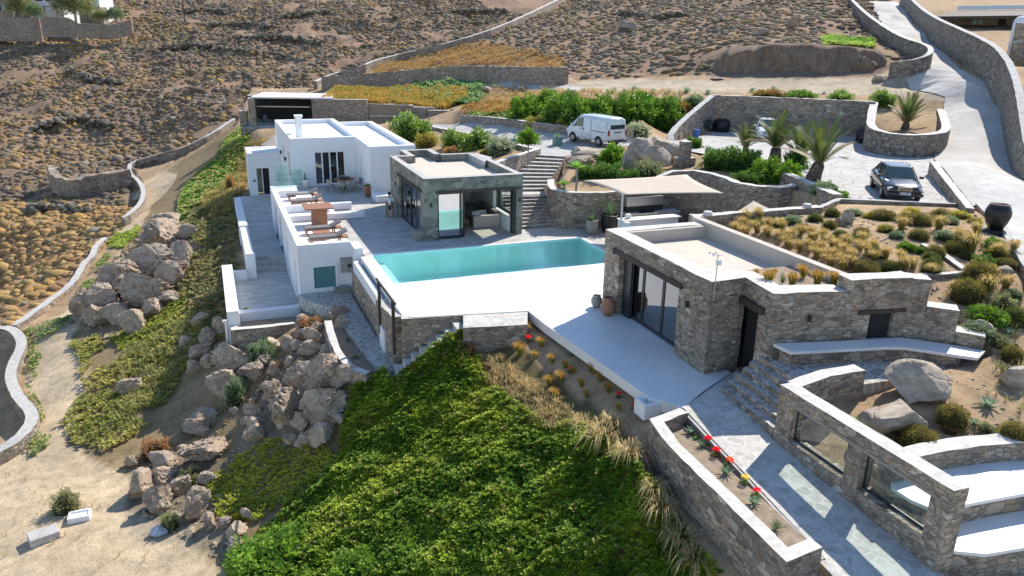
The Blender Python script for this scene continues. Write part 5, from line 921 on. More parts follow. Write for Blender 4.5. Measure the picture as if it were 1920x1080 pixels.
def van():
    rl=P(1123,275,2.86); fl=P(1076,269.3,2.74); hd=math.atan2(fl[1]-rl[1],fl[0]-rl[0]); ctr=(rl+fl)/2; n=np.array([-math.sin(hd),math.cos(hd)])  # left of heading
    cx,cy=ctr[0]-n[0]*.80,ctr[1]-n[1]*.80
    zg=float(Z(cx,cy))+.05
    t=thing('parked_van','white panel van seen from its rear corner, parked on the driveway beside the hedge','van',(cx,cy,zg),hd); t.rotation_euler=(0,0,hd)
    st=[(-2.22,.72,.42,1.1,1.84),(-2.18,.80,.36,1.12,1.92),(-1.8,.83,.34,1.14,1.97),(0,.84,.34,1.14,1.99),(.75,.84,.34,1.14,1.97),(1.05,.83,.34,1.12,1.88),(1.62,.82,.34,1.08,1.36),(1.9,.80,.34,1.0,1.14),(2.2,.74,.36,.86,.98),(2.34,.62,.42,.70,.76)]
    rings=[]
    for x,w_,z0,z1,z2 in st:
        r=[]
        for s in (-1,1):
            h=z2-z1; pts=[(x,s*w_*.93,z0),(x,s*w_,z0+.15),(x,s*w_,z1*.8),(x,s*w_*.99,z1),(x,s*w_*(.9 if h>.5 else .92),z1+h*.62),(x,s*w_*(.83 if h>.5 else .8),z1+h*.88),(x,s*w_*.55,z2)]
            r+=pts if s<0 else pts[::-1]
        rings.append(r)
    part('body',loft(rings),M['car_white'],t,False,True)
    for s in (-1,1):
        m2=MB(); m2.add([(.42,s*.842,1.16),(1.35,s*.825,1.14),(1.02,s*.765,1.72),(.42,s*.765,1.78)],[(0,1,2,3)]); part('side_window',m2,M['cglass'],t,False)
        m2=MB(); m2.obox((1.42,s*.95,1.2),(.12,.18,.2)); part('wing_mirror',m2,M['car_white'],t,False,bevel=.02)
        m2=MB(); m2.obox((-2.19,s*.76,.98),(.1,.12,.38)); part('tail_light',m2,M['redlamp'],t,False,bevel=.02)
        m2=MB(); m2.obox((2.2,s*.6,.78),(.2,.3,.16),-s*.4); part('headlight',m2,M['lamp'],t,False,bevel=.02)
        for x in (-1.25,1.45): 
            wheel(t,x,s*.75,.32,.2,s)
            m2=MB(); n=14; vs=[]
            for k in range(n+1): an=math.pi*k/n; vs+=[(x+.385*math.cos(an),s*.846,.32+.385*math.sin(an)),(x+.30*math.cos(an),s*.846,.32+.30*math.sin(an))]
            m2.add(vs,[(2*k,2*k+1,2*k+3,2*k+2) for k in range(n)]); part('wheel_arch',m2,M['plastic'],t,False)
        for x in (.42,-.45): m2=MB(); m2.obox((x,s*.843,1.0),(.014,.012,1.3)); part('door_seam',m2,M['plastic'],t,False)
        m2=MB(); m2.obox((-1.2,s*.846,1.0),(1.5,.014,.05)); part('sliding_rail',m2,M['plastic'],t,False)
        for x in (.62,.3): m2=MB(); m2.obox((x,s*.855,1.02),(.06 if x<.5 else .14,.02,.16 if x<.5 else .05)); part('door_handle',m2,M['plastic'],t,False)
    M.setdefault('van_panel',cpaint('pressed van panel',(.62,.67,.71),.35,0.))
    for s in (-1,1):
        for x0,x1 in ((-.42,.38),(-1.95,-.5)): m2=MB(); m2.add([(x0,s*.838,1.18),(x1,s*.838,1.18),(x1,s*.765,1.76),(x0,s*.765,1.76)],[(0,1,2,3)]); part('side_panel',m2,M['van_panel'],t,False)
    m2=MB(); m2.add([(-2.235,-.66,1.22),(-2.235,.66,1.22),(-2.205,.60,1.78),(-2.205,-.60,1.78)],[(0,1,2,3)]); part('rear_window',m2,M['cglass'],t,False)
    m2=MB(); m2.add([(1.66,-.72,1.36),(1.66,.72,1.36),(1.08,.66,1.88),(1.08,-.66,1.88)],[(0,1,2,3)]); part('windscreen',m2,M['cglass'],t,False)
    m2=MB(); m2.obox((-2.24,0,.42),(.16,1.62,.16)); part('rear_bumper',m2,M['plastic'],t,False,bevel=.03); m2=MB(); m2.obox((2.3,0,.45),(.16,1.5,.2)); part('front_bumper',m2,M['plastic'],t,False,bevel=.04)
    m2=MB(); m2.obox((-2.245,0,.86),(.02,.5,.13)); pl=part('number_plate',m2,M['plate'],t,False); m2=MB(); m2.obox((-2.25,0,1.0),(.03,.62,.05)); part('tailgate_handle',m2,M['plastic'],t,False)
van()
# ---------------------------------------------------------------- shade sail and outdoor kitchen
def sail(name,label,corners,mid=0.,n=14,sag=.12,wood=None):
    A,B_,C_,D_=[np.array(c,float) for c in corners]; mb=MB(); vs=[]
    for i in range(n+1):
        for j in range(n+1):
            u=i/n;v=j/n; uu=u+ (0.5-u)*sag*1.1*4*v*(1-v)*(1 if True else 0)*0.6; vv=v+(0.5-v)*sag*1.1*4*u*(1-u)*0.6
            p=A*(1-uu)*(1-vv)+B_*uu*(1-vv)+C_*uu*vv+D_*(1-uu)*vv; vs.append(p)
    mb.add(vs,[(i*(n+1)+j,(i+1)*(n+1)+j,(i+1)*(n+1)+j+1,i*(n+1)+j+1) for i in range(n) for j in range(n)])
    o=single(name,mb,[M['sailcloth']],label,'shade sail',smooth=True); s=o.modifiers.new('t','SOLIDIFY'); s.thickness=.02; return o
c1=P(1094,338,2.75);c2=P(1168,365,2.75);c3=P(1357,362,2.95);c4=P(1288,327,3.2)
sail('shade_sail','large cream shade sail stretched over the outdoor kitchen',[c1,c2,c3,c4])
mb=MB(); mb.tube([(c2[0],c2[1],0),(c2[0],c2[1],2.75)],.055,10); single('sail_post',mb,[M['metal']],'slim pale metal post holding the front corner of the big shade sail','post',base=(c2[0],c2[1],0))
d1=P(1413,376,3.5); d1=np.array([23.0,28.2,0]); 
s1=P(1413,377,3.3);s2=P(1382,397,3.0);s3=P(1446,393,3.0); mb=MB(); mb.add([s1,s2,s3,(s2+s3)/2+np.array([-.8,-1.6,-.5]),s1+np.array([.6,.8,-.5])],[(0,1,3,2),(0,2,4),(0,4,1)]); o=single('shade_sail',mb,[M['sailcloth']],'small cream sail peak poking up behind the pale coping of the planted roof','shade sail'); mo=o.modifiers.new('t','SOLIDIFY'); mo.thickness=.02
mb=MB(); mb.tube([(s1[0],s1[1],0),(s1[0],s1[1],3.3)],.05,8); single('sail_post',mb,[M['metal']],'hidden metal mast under the small cream sail peak in the sunken court','post',base=(s1[0],s1[1],0))
kt=thing('outdoor_kitchen','pale outdoor kitchen counter with a grill hood against the dark stone wall under the sail','outdoor kitchen',(21.8,35.6,0))
mb=MB(); mb.box(20.6,24.0,35.9,36.6,0,.88); 
part('counter',mb,M['ceramic'],kt,bevel=.02)
for x in (20.75,21.85,22.95): m2=MB(); m2.box(x,x+.9,35.87,35.899,.15,.7); part('cupboard_door',m2,M['dark'],kt)
mb=MB(); mb.box(20.55,24.05,35.85,36.65,.881,.94); part('worktop',mb,M['cap_grey'],kt,bevel=.01)
mb=MB(); mb.box(20.9,23.2,36.35,36.75,1.25,1.75); part('hood',mb,M['steel'],kt,bevel=.03); mb=MB(); mb.box(20.9,23.2,36.4,36.7,.95,1.24); part('splashback',mb,M['frame'],kt)
mb=MB(); mb.box(21.6,22.5,36.0,36.3,.941,.975); part('sink',mb,M['frame'],kt); mb=MB(); mb.tube([(22.05,36.38,.94),(22.05,36.38,1.2),(22.05,36.22,1.24)],.02,6); part('tap',mb,M['frame'],kt)
br=thing('white_bar','low white plastered bar block in front of the outdoor kitchen','bar counter',(21.5,34.4,0)); mb=MB(); mb.box(19.7,19.95,33.7,35.1,0,.95); mb.box(19.95,23.2,34.75,35.1,0,.95); part('base',mb,M['white'],br,bevel=.02); mb=MB(); mb.box(19.65,23.25,34.5,35.15,.95,1.0); part('bar_top',mb,M['white'],br,bevel=.01)
sp=P(1176,397,.95); mb=MB(); mb.obox((20.2,34.9,1.12),(.28,.24,.24)); single('toaster',mb,[M['white']],'small white appliance on the left end of the white bar','appliance',base=(20.2,34.9,1.0),bevel=.04)
# ---------------------------------------------------------------- pots
def pot(name,label,loc,prof,mat,cat='pot',group=None,n=20):
    t=thing(name,label,cat,loc,group=group); mb=MB(); mb.lathe(prof,n,tuple(loc)); part('body',mb,M[mat],t,smooth=True); r=max(p[0] for p in prof[:-1])
    z=prof[-1][1]-.05; mb=MB(); rr=prof[-1][0]*.9; mb.lathe([(0,z),(rr,z)],n,tuple(loc)); part('soil',mb,M['bed'],t); return t
up_=P(1865,431,3.15); mb=MB(); mb.obox((up_[0],up_[1],3.12),(1.15,.95,.16),.75); mb.obox((up_[0]-1.1,up_[1]-.3,3.05),(1.1,.3,.1),.4); single('plinth',mb,[M['frame']],'dark flat plinth under the black urn','plinth',base=(up_[0],up_[1],3.05),bevel=.02)
t=thing('urn','big black ribbed urn standing on a dark plinth at the edge of the road','urn',(up_[0],up_[1],3.2)); mb=MB(); mb.lathe([(0,0),(.27,0),(.38,.25),(.46,.5),(.47,.68),(.40,.88),(.34,.94),(.36,.99),(.30,.99),(.26,.9),(.0,.88)],24,(up_[0],up_[1],3.2)); part('body',mb,M['blackpot'],t,smooth=True)
TP=[(0,0),(.18,0),(.26,.5),(.29,.52),(.29,.58),(.25,.58)]
def scl(pr,s,h): return [(a*s,b_*h) for a,b_ in pr]
for k,(px,py,lab) in enumerate(((1129,541,'grey round pot by the stone pier, the farther of two'),(1127,571,'brown tall pot by the stone pier, the nearer of two'))):
    p=(13.62,25.55-.95*k,0); pot('plant_pot',lab,p,scl([(0,0),(.16,0),(.27,.25),(.27,.45),(.18,.6),(.2,.65),(.15,.65)],(.8,1)[k],(.75,1.1)[k]),'ceramic' if k==0 else 'terracotta')
p=P(785,449,0); t=thing('planter','white tapered planter at the left corner of the pavilion','planter',tuple(p)); mb=MB(); s=.21;s2=.29; mb.add([(p[0]-s,p[1]-s,0),(p[0]+s,p[1]-s,0),(p[0]+s,p[1]+s,0),(p[0]-s,p[1]+s,0),(p[0]-s2,p[1]-s2,.5),(p[0]+s2,p[1]-s2,.5),(p[0]+s2,p[1]+s2,.5),(p[0]-s2,p[1]+s2,.5)],[(0,1,5,4),(1,2,6,5),(2,3,7,6),(3,0,4,7),(3,2,1,0),(4,5,6,7)]); part('body',mb,M['ceramic'],t,bevel=.015)
POTS={}
p=P(579,353,0); POTS['cactus']=(5.8,52.9,0); pot('plant_pot','tall pale round pot with a cactus beside the glazed doors of the white house',(5.85,52.9,0),scl(TP,1.,1.),'white')
p=P(691,369,0); POTS['terra']=tuple(p); pot('plant_pot','terracotta pot with a small succulent left of the white block',tuple(p),scl(TP,1.1,1.25),'terracotta')
lw('seat_block',[(9.35,10.35,46.9,48.3,0,.42)],'low white seat block against the annex wall, right of the terracotta pot')
for (px,py,lab) in ((964,276,'green metal planter with a small cactus left of the clipped tree'),(1045,272,'green metal planter with a leafy plant at the top of the stairs')):
    p=G(px,py); t=thing('planter',lab,'planter',tuple(p)); mb=MB(); s=.27; mb.box(p[0]-s,p[0]+s,p[1]-s,p[1]+s,p[2]-.1,p[2]+.62); part('body',mb,M['greenpot'],t,bevel=.02); POTS[px]=tuple(p)
for k,(px,py,r_,h_,mt) in enumerate(((1078,424,.36,.75,'ceramic'),(1103,426,.48,.95,'blackpot'),(1130,424,.36,.6,'ceramic'))):
    p=P(px,py,0); p[1]=36.1; p[0]=(18.7,19.75,20.75)[k]; POTS['w%d'%k]=tuple(p); pot('plant_pot',['grey pot with a leggy plant, leftmost of three against the retaining wall','large black pot, middle of three against the retaining wall','grey pot, rightmost of three against the retaining wall'][k],tuple(p),[(0,0),(r_*.7,0),(r_,h_*.55),(r_*.9,h_*.92),(r_*.98,h_),(r_*.85,h_)],mt)
p=P(507,0,0)
q=(.9,37.35,-2.85); mb=MB(); mb.lathe([(0,0),(.3,0),(.33,.08),(.25,.1),(0,.06)],18,q); single('saucer',mb,[M['cap']],'round white saucer with a green succulent in the corner of the lowest terrace','saucer',base=q)
POTS['saucer']=q
# ---------------------------------------------------------------- terrace furniture
def lounger(p,rz,label):
    t=thing('sun_lounger',label,'sun lounger',p,rz); mb=MB(); mb.obox((0,0,.27),(1.9,.6,.06)); part('frame',mb,M['wood'],t,False)
    for x in (-.85,.55):
        for y in (-.26,.26): m2=MB(); m2.obox((x,y,.13),(.06,.06,.26)); part('leg',m2,M['wood'],t,False)
    mb=MB(); mb.obox((-.3,0,.35),(1.3,.56,.1)); mb.obox((.6,0,.47),(.7,.56,.1),0,-.45); part('mattress',mb,M['fabric'],t,False,bevel=.03); return t
def side(p,sx,sy,h,label,mat='wood',top=None):
    t=thing('coffee_table',label,'table',p); mb=MB(); mb.box(p[0]-sx/2,p[0]+sx/2,p[1]-sy/2,p[1]+sy/2,p[2]+h-.06,p[2]+h); part('table_top',mb,M[top or mat],t)
    for a in (-1,1):
        for b2 in (-1,1): m2=MB(); m2.box(p[0]+a*(sx/2-.06)-.03,p[0]+a*(sx/2-.06)+.03,p[1]+b2*(sy/2-.06)-.03,p[1]+b2*(sy/2-.06)+.03,p[2],p[2]+h-.06); part('leg',m2,M[mat],t)
    return t
p1=P(606,440,.02); p2=P(612,428,.02)
lounger((5.15,38.35,.02),.03,'grey cushioned wooden lounger nearest the front edge of the sun terrace'); lounger((5.15,40.3,.02),.03,'grey cushioned wooden lounger just behind the low wooden table'); side((4.95,39.3,.02),.85,.7,.34,'low square wooden table between the two front loungers')
lounger((5.2,47.3,.02),.03,'grey lounger on the rear part of the white terrace, nearer of two'); lounger((5.2,49.2,.02),.03,'grey lounger on the rear part of the white terrace, farther of two'); side((5.15,48.2,.02),.9,.8,.4,'low table draped in white between the two rear loungers','wood','white')
t=thing('pedestal_table','large square teak table on a solid wooden pedestal on the sun terrace','table',(5.2,42.2,.02)); mb=MB(); mb.box(4.45,5.95,41.6,43.1,.98,1.05); part('table_top',mb,M['wood'],t,bevel=.01); mb=MB(); mb.box(4.85,5.65,42.0,42.6,.02,.98); part('pedestal',mb,M['wood'],t)
tb=thing('round_table','round dark table with low chairs around it, in front of the glazed doors','table',(8.2,51.6,0)); mb=MB(); mb.lathe([(0,.7),(.68,.7),(.68,.75),(0,.75)],22,(8.2,51.6,0)); part('table_top',mb,M['wood'],tb); mb=MB(); mb.tube([(8.2,51.6,0),(8.2,51.6,.7)],.06,8); part('leg',mb,M['frame'],tb)
mb=MB(); mb.lathe([(0,.0),(.34,.0),(.38,.1),(0,.08)],18,(8.2,51.6,.752)); single('tray',mb,[M['frame']],'dark round tray on the round terrace table','tray',base=(8.2,51.6,.75))
def chair(p,rz,label,group=None,mat='ceramic'):
    t=thing('armchair',label,'chair',p,rz,group); mb=MB(); mb.obox((0,0,.44),(.46,.46,.05)); part('seat',mb,M[mat],t,False,bevel=.02); n=10; mb=MB(); vs=[]
    for k in range(n+1): a=math.radians(100+160*k/n); vs+=[(.27*math.cos(a),.27*math.sin(a),.44),(.3*math.cos(a),.3*math.sin(a),.78)]
    mb.add(vs,[(2*k,2*k+2,2*k+3,2*k+1) for k in range(n)]); part('backrest',mb,M[mat],t,False)
    for a in (-1,1):
        for b2 in (-1,1): m2=MB(); m2.tube([(a*.18,b2*.18,.43),(a*.24,b2*.24,0)],.015,5); part('leg',m2,M['frame'],t,False)
    return t
for k,(x,y,a,l) in enumerate(((7.25,51.3,0,'left'),(7.9,50.7,.9,'front left'),(8.6,50.75,1.9,'front right'),(9.05,51.4,2.9,'right'),(8.2,52.55,-1.6,'rear'))): chair((x,y,0),a,'pale shell armchair at the %s of the round dark table'%l)
for k in range(4): chair((14.9+.62*(k%2),21.2+1.0*(k//2)+.1*(k%2),.01),k*1.6,'slim armchair inside the glass doors of the stone pool house, %s'%('nearest the path','beside the nearest one','second row left','second row right')[k],mat='ceramic')
# ---------------------------------------------------------------- seated person by the pavilion
M['skin']=plain('skin',(.42,.24,.16),.6,.08,10,0); M['shirt']=plain('white shirt cloth',(.78,.79,.82),.9,.05,9,.1); M['shorts']=plain('dark shorts cloth',(.03,.03,.035),.9,.2,9,.1); M['hair']=plain('dark hair',(.02,.015,.012),.7,.3,20,.2)
def skinmesh(name,verts,edges,rad,mat,parent,root=0,sub=1):
    me=bpy.data.meshes.new(name); me.from_pydata(verts,edges,[]); me.materials.append(mat); o=bpy.data.objects.new(name,me); COL.objects.link(o); o.parent=parent
    sk=o.modifiers.new('skin','SKIN'); 
    for i,r in enumerate(rad): me.skin_vertices[0].data[i].radius=(r,r) if not isinstance(r,tuple) else r
    me.skin_vertices[0].data[root].use_root=True; sk.use_smooth_shade=True; sb=o.modifiers.new('sub','SUBSURF'); sb.levels=sub; sb.render_levels=sub; return o
def person(p,rz):
    ch_=thing('stool','plain wooden chair against the pavilion wall, a person sitting on it','chair',p,rz); mb=MB(); mb.obox((0,0,.44),(.42,.42,.04)); part('seat',mb,M['wood_dark'],ch_,False)
    mb=MB(); mb.obox((-.2,0,.72),(.03,.4,.3)); part('backrest',mb,M['wood_dark'],ch_,False)
    for a in (-1,1):
        for b2 in (-1,1): m2=MB(); m2.obox((a*.18,b2*.18,.21),(.035,.035,.42)); part('leg',m2,M['wood_dark'],ch_,False)
    t=thing('person','dark haired person in a white shirt and dark shorts, sitting by the pavilion wall','person',p,rz)
    V=[(0,0,.54),(0.0,0,.68),(.0,0,.86),(.0,0,1.02),(.02,0,1.10),(.04,0,1.16),(.055,0,1.25),(.05,0,1.33)]; E=[(0,1),(1,2),(2,3),(3,4),(4,5),(5,6),(6,7)]; R_=[(.15,.11),(.14,.10),(.15,.11),(.13,.09),.05,.05,(.075,.085),(.07,.08)]
    for s in (-1,1):
        i=len(V); V+=[(0.02,s*.18,1.0),(.10,s*.22,.76),(.30,s*.12,.66),(.38,s*.08,.64)]; E+=[(3,i),(i,i+1),(i+1,i+2),(i+2,i+3)]; R_+=[.055,.043,.032,.03]
        for q in range(5): V.append((.38+.07*math.cos((q-2)*.35)+(.0 if q else -.02),s*(.08-.018*(q-2)),.625-(.01*q))); E.append((i+3,len(V)-1)); R_.append(.009)
        j=len(V); V+=[(.08,s*.10,.53),(.46,s*.12,.53),(.44,s*.12,.28),(.42,s*.12,.08),(.56,s*.13,.04)]; E+=[(0,j),(j,j+1),(j+1,j+2),(j+2,j+3),(j+3,j+4)]; R_+=[.095,.06,.055,.037,.03]
    skinmesh('body',V,E,R_,M['skin'],t)
    V=[(0,0,.56),(0.0,0,.7),(.0,0,.88),(.0,0,1.04)]; E=[(0,1),(1,2),(2,3)]; R_=[(.16,.12),(.16,.12),(.17,.13),(.12,.09)]
    for s in (-1,1): i=len(V); V+=[(.02,s*.185,1.02),(.07,s*.215,.86)]; E+=[(3,i),(i,i+1)]; R_+=[.075,.065]
    skinmesh('shirt',V,E,R_,M['shirt'],t)
    V=[(0,0,.54)];E=[];R_=[(.17,.12)]
    for s in (-1,1): i=len(V); V+=[(.1,s*.10,.54),(.36,s*.12,.545)]; E+=[(0,i),(i,i+1)]; R_+=[.11,.085]
    skinmesh('shorts',V,E,R_,M['shorts'],t)
    mb=MB(); mb.lathe([(0,.13),(.06,.115),(.095,.06),(.1,0),(.09,-.04)],14,(.035,0,1.31)); part('hair',mb,M['hair'],t,False,True)
    for s in (-1,1): mb=MB(); mb.lathe([(0,-.008),(.008,0),(0,.008)],6,(.135,s*.03,1.265)); part('eye',mb,M['hair'],t,False)
    mb=MB(); mb.obox((.14,0,1.235),(.03,.022,.035)); part('nose',mb,M['skin'],t,False); mb=MB(); mb.obox((.13,0,1.20),(.015,.045,.008)); part('mouth',mb,M['redlamp'],t,False)
p=P(735,406,0); person((9.35,43.2,0),math.radians(-100))
# ---------------------------------------------------------------- parking clutter
q=G(1322,247); t=thing('motorbike','dark motorbike parked against the left wall of the parking area','motorbike',tuple(q),.3)
for x in (-.6,.62):
    mb=MB(); n=20; mb.tube([(x+.28*math.cos(2*math.pi*k/n),0,.3+.28*math.sin(2*math.pi*k/n)) for k in range(n+1)],.05,6,cap=False); part('wheel',mb,M['tyre'],t,False)
    mb=MB(); mb.tube([(x,-.06,.3),(x,.06,.3)],.1,10); part('hub',mb,M['rim'],t,False)
mb=MB(); mb.obox((0,0,.45),(.6,.28,.35)); part('engine',mb,M['plastic'],t,False,bevel=.05); mb=MB(); mb.obox((-.35,0,.78),(.7,.28,.14)); part('seat',mb,M['plastic'],t,False,bevel=.05); mb=MB(); mb.obox((.2,0,.82),(.45,.3,.25)); part('tank',mb,M['car_black'],t,False,bevel=.08); mb=MB(); mb.tube([(.62,0,.3),(.42,0,1.05)],.035,6); mb.tube([(.4,-.35,1.05),(.4,.35,1.05)],.02,6); part('fork',mb,M['rim'],t,False)
for (px,py,r_,h_,lab) in ((1352,247,.62,1.0,'big round black water tank in the shade beside the motorbike'),(1622,268,.66,1.05,'big round black tank in the shade beside the rounded planter wall')):
    q=G(px,py); mb=MB(); mb.lathe([(0,0),(r_,0),(r_*1.03,h_*.5),(r_,h_*.85),(r_*.5,h_),(0,h_)],20,tuple(q)); single('water_tank',mb,[M['blackpot']],lab,'tank',base=tuple(q),smooth=True)
q=G(1305,258); m4=newmat('blue plastic'); m4[2].inputs['Base Color'].default_value=(.03,.12,.4,1); mb=MB(); mb.lathe([(0,0),(.2,0),(.25,.55),(.22,.6),(0,.6)],14,tuple(q)); single('bucket',mb,[m4[0]],'blue plastic bucket at the foot of the climbing parking wall','bucket',base=tuple(q))
# small stone grill tower
q=G(1282,312); v=MB(); g0=q[2]; slabmb(v,[(q[0]-.6,q[1]-.35),(q[0]+.6,q[1]-.35),(q[0]+.6,q[1]+.35),(q[0]-.6,q[1]+.35)],g0+.55,g0-.6,.02); slabmb(v,[(q[0]-.28,q[1]-.28),(q[0]+.28,q[1]-.28),(q[0]+.28,q[1]+.28),(q[0]-.28,q[1]+.28)],g0+1.55,g0+.55,.02); 
o=single('stone_pillar',v,[M['stone_warm'],M['cap']],'short square stone pillar with a wider base, right of the rounded boulders','pillar'); flip_out(o.data)
# sandy ground bits
q=G(83,1010); v=MB(); v.obox((q[0],q[1],q[2]+.12),(.9,.62,.3),.35); single('stone_block',v,[M['cap_grey']],'flat pale stone block lying on the sandy ground near the bottom left corner','block',base=tuple(q),bevel=.02)
q=G(150,972); v=MB(); 
for a in ((-.35,-.29,-.25,.25),(.29,.35,-.25,.25),(-.29,.29,-.25,-.19),(-.29,.29,.19,.25)): v.box(q[0]+a[0],q[0]+a[1],q[1]+a[2],q[1]+a[3],q[2]-.05,q[2]+.2)
v.box(q[0]-.29,q[0]+.29,q[1]-.19,q[1]+.19,q[2]-.05,q[2]+.14); single('manhole_box',v,[M['white']],'small white rectangular box lid on the sandy ground, right of the flat block','box',base=tuple(q))
q=G(298,1002); v=MB(); rk=random.Random(4); v.lathe([(0,0),(.2,.02),(.27,.13),(.2,.26),(.06,.36),(.0,.37)],9,(0,0,0)); v.v=[(q[0]+a*(1.2+rk.uniform(-.25,.25)),q[1]+b_*(.8+rk.uniform(-.2,.2)),q[2]+c*rk.uniform(.8,1.1)) for a,b_,c in v.v]; M['sack']=plain('faded blue white plastic',(.42,.47,.56),.6,.3,9,.3); single('sack',v,[M['sack']],'crumpled pale blue-white sack on the sand in front of the boulders','sack',base=tuple(q))
# utility poles on the hill
for (px,py,h_,lab) in ((802,26,9,'thin dark utility pole at the top centre of the hillside'),(347,44,8,'thin utility pole on the left hillside'),(593,16,8,'thin utility pole near the top, between the other two')):
    q=G(px,py); mb=MB(); mb.tube([q,(q[0],q[1],q[2]+h_)],.12,6); single('utility_pole',mb,[M['wood_dark']],lab,'pole',base=tuple(q))
# ---------------------------------------------------------------- templates as numpy arrays
def npmesh(name,V,F,colv,mat,smooth=False):
    """V (n,3), F (m,k) same k, colv (n,3)"""
    V=np.asarray(V,np.float32);F=np.asarray(F,np.int32); me=bpy.data.meshes.new(name); k=F.shape[1]
    me.vertices.add(len(V)); me.vertices.foreach_set('co',V.ravel()); me.loops.add(F.size); me.loops.foreach_set('vertex_index',F.ravel()); me.polygons.add(len(F)); me.polygons.foreach_set('loop_start',np.arange(0,F.size,k,dtype=np.int32)); me.polygons.foreach_set('loop_total',np.full(len(F),k,np.int32))
    if smooth: me.polygons.foreach_set('use_smooth',np.ones(len(F),bool))
    me.update(calc_edges=True); at=me.color_attributes.new('col','FLOAT_COLOR','POINT'); at.data.foreach_set('color',np.concatenate([np.clip(colv,0,1),np.ones((len(V),1))],1).astype(np.float32).ravel()); me.materials.append(mat); return me
def ico(sub):
    bm=bmesh.new(); bmesh.ops.create_icosphere(bm,subdivisions=sub,radius=1); V=np.array([v.co[:] for v in bm.verts]); F=np.array([[v.index for v in f.verts] for f in bm.faces]); bm.free(); return V,F
def n3(V,s,seed): return np.array([mnoise.fractal(Vector((v[0]*s+seed,v[1]*s+seed*.7,v[2]*s)),.8,2.,4) for v in V])
def blob(sub,seed,amp=.3,half=True,flat=.7):
    V,F=ico(sub); 
    if half: keep=V[F].mean(1)[:,2]>-.35; F=F[keep]; u,inv=np.unique(F,return_inverse=True); V=V[u]; F=inv.reshape(-1,3)
    V=V*(1+amp*n3(V,1.6,seed)[:,None]); V[:,2]*=flat; return V,F
def rockt(sub,seed,cuts=13,amp=.12,s=1.3,strat=True):
    V,F=ico(sub); r=np.random.default_rng(seed); ax=r.normal(size=3); ax[2]=abs(ax[2])+1.2; ax/=np.linalg.norm(ax)
    for _ in range(cuts):
        n=r.normal(size=3); n/=np.linalg.norm(n); d=r.uniform(.42,.8); k=V@n-d; V=V-np.where(k>0,k,0)[:,None]*n*.97
    if sub>3 and strat:
        h=V@ax; nn=n3(V,1.1,seed+3); q=h*5.5+nn*1.5; st=q-np.floor(q); rad=V-h[:,None]*ax; V=V+rad*(.16*(np.abs(st-.5)*2)**2*(.4+np.abs(n3(V,2.,seed+5))*2.5))[:,None]-rad*.08
        rg=1-np.abs(n3(V,2.2,seed+6))*2; V=V*(1-.09*np.clip(rg-.72,0,1)*4)[:,None]
    V=V*(1+amp*.6*n3(V,s,seed)[:,None]+amp*.22*n3(V,s*3.3,seed+9)[:,None]); return V,F
def bake(name,temps,pos,scl,yaw,cols,mat,smooth=False,tidx=None,tilt=None):
    """many template copies merged: temps [(V,F)], pos (n,3), scl (n,3), cols (n,3)"""
    Vs=[];Fs=[];Cs=[];off=0; pos=np.asarray(pos);scl=np.asarray(scl); n=len(pos); tidx=RNG.integers(0,len(temps),n) if tidx is None else tidx
    for ti,T in enumerate(temps):
        k=np.nonzero(tidx==ti)[0]
        if len(k)==0: continue
        V,F=T[0],T[1]; tc=T[2] if len(T)>2 else None
        W=V[None]*scl[k][:,None,:]; c,s=np.cos(yaw[k])[:,None],np.sin(yaw[k])[:,None]; X=W[...,0]*c-W[...,1]*s; Y=W[...,0]*s+W[...,1]*c; W=np.stack([X,Y,W[...,2]],-1)+pos[k][:,None,:]
        Vs.append(W.reshape(-1,3)); Fs.append((F[None]+(np.arange(len(k))*len(V))[:,None,None]+off).reshape(-1,F.shape[1])); off+=len(k)*len(V)
        C=np.repeat(cols[k][:,None,:],len(V),1)
        if tc is not None: C=C*tc[None]
        Cs.append(C.reshape(-1,3))
    me=npmesh(name,np.concatenate(Vs),np.concatenate(Fs),np.concatenate(Cs),mat,smooth); o=bpy.data.objects.new(name,me); COL.objects.link(o); return o
NOPLANT=[[(5.4,25.95),(8.7,25.55),(8.7,27),(5.4,27.3)],[(8.1,24.6),(10.6,24.5),(11,26.2),(8.2,26.6)]]
def scatter(poly,dens,dmax=400,dmin=0,cap=40000,box=None,amp=0):
    pts=np.array([G(*p) for p in poly]) if box is None else None
    x0,x1,y0,y1=box if box else (pts[:,0].min(),pts[:,0].max(),pts[:,1].min(),pts[:,1].max())
    n=int(min((x1-x0)*(y1-y0)*dens,cap*12)); x=RNG.uniform(x0,x1,n);y=RNG.uniform(y0,y1,n); z=Z(x,y); p=np.stack([x,y,z],-1); px,py,w_=proj(p)
    if amp: px=px+(vnoise(px,py,.03,21)-.5)*2*amp; py=py+(vnoise(px,py,.03,27)-.5)*1.4*amp
    k=inpoly(px,py,poly)&(w_<dmax)&(w_>dmin); p=p[k]
    for q,_f in CAPS: p=p[~inpoly(p[:,0],p[:,1],q)]
    for q in NOPLANT+PAVED: p=p[~inpoly(p[:,0],p[:,1],q)]
    return p[:cap]
def mixcol(p,A,B_,s=.5,seed=1,jit_=.2,c3=None,c3t=.75):
    t=np.clip((vnoise(p[:,0],p[:,1],s,seed,3)-.3)/.4,0,1)[:,None]; c=np.array(A)*(1-t)+np.array(B_)*t
    if c3 is not None: k=RNG.random(len(p))>c3t; c[k]=c3
    return c*RNG.uniform(1-jit_,1+jit_,(len(p),1))
def stuff(o,label,cat): o['label']=label;o['category']=cat;o['kind']='stuff'; return o
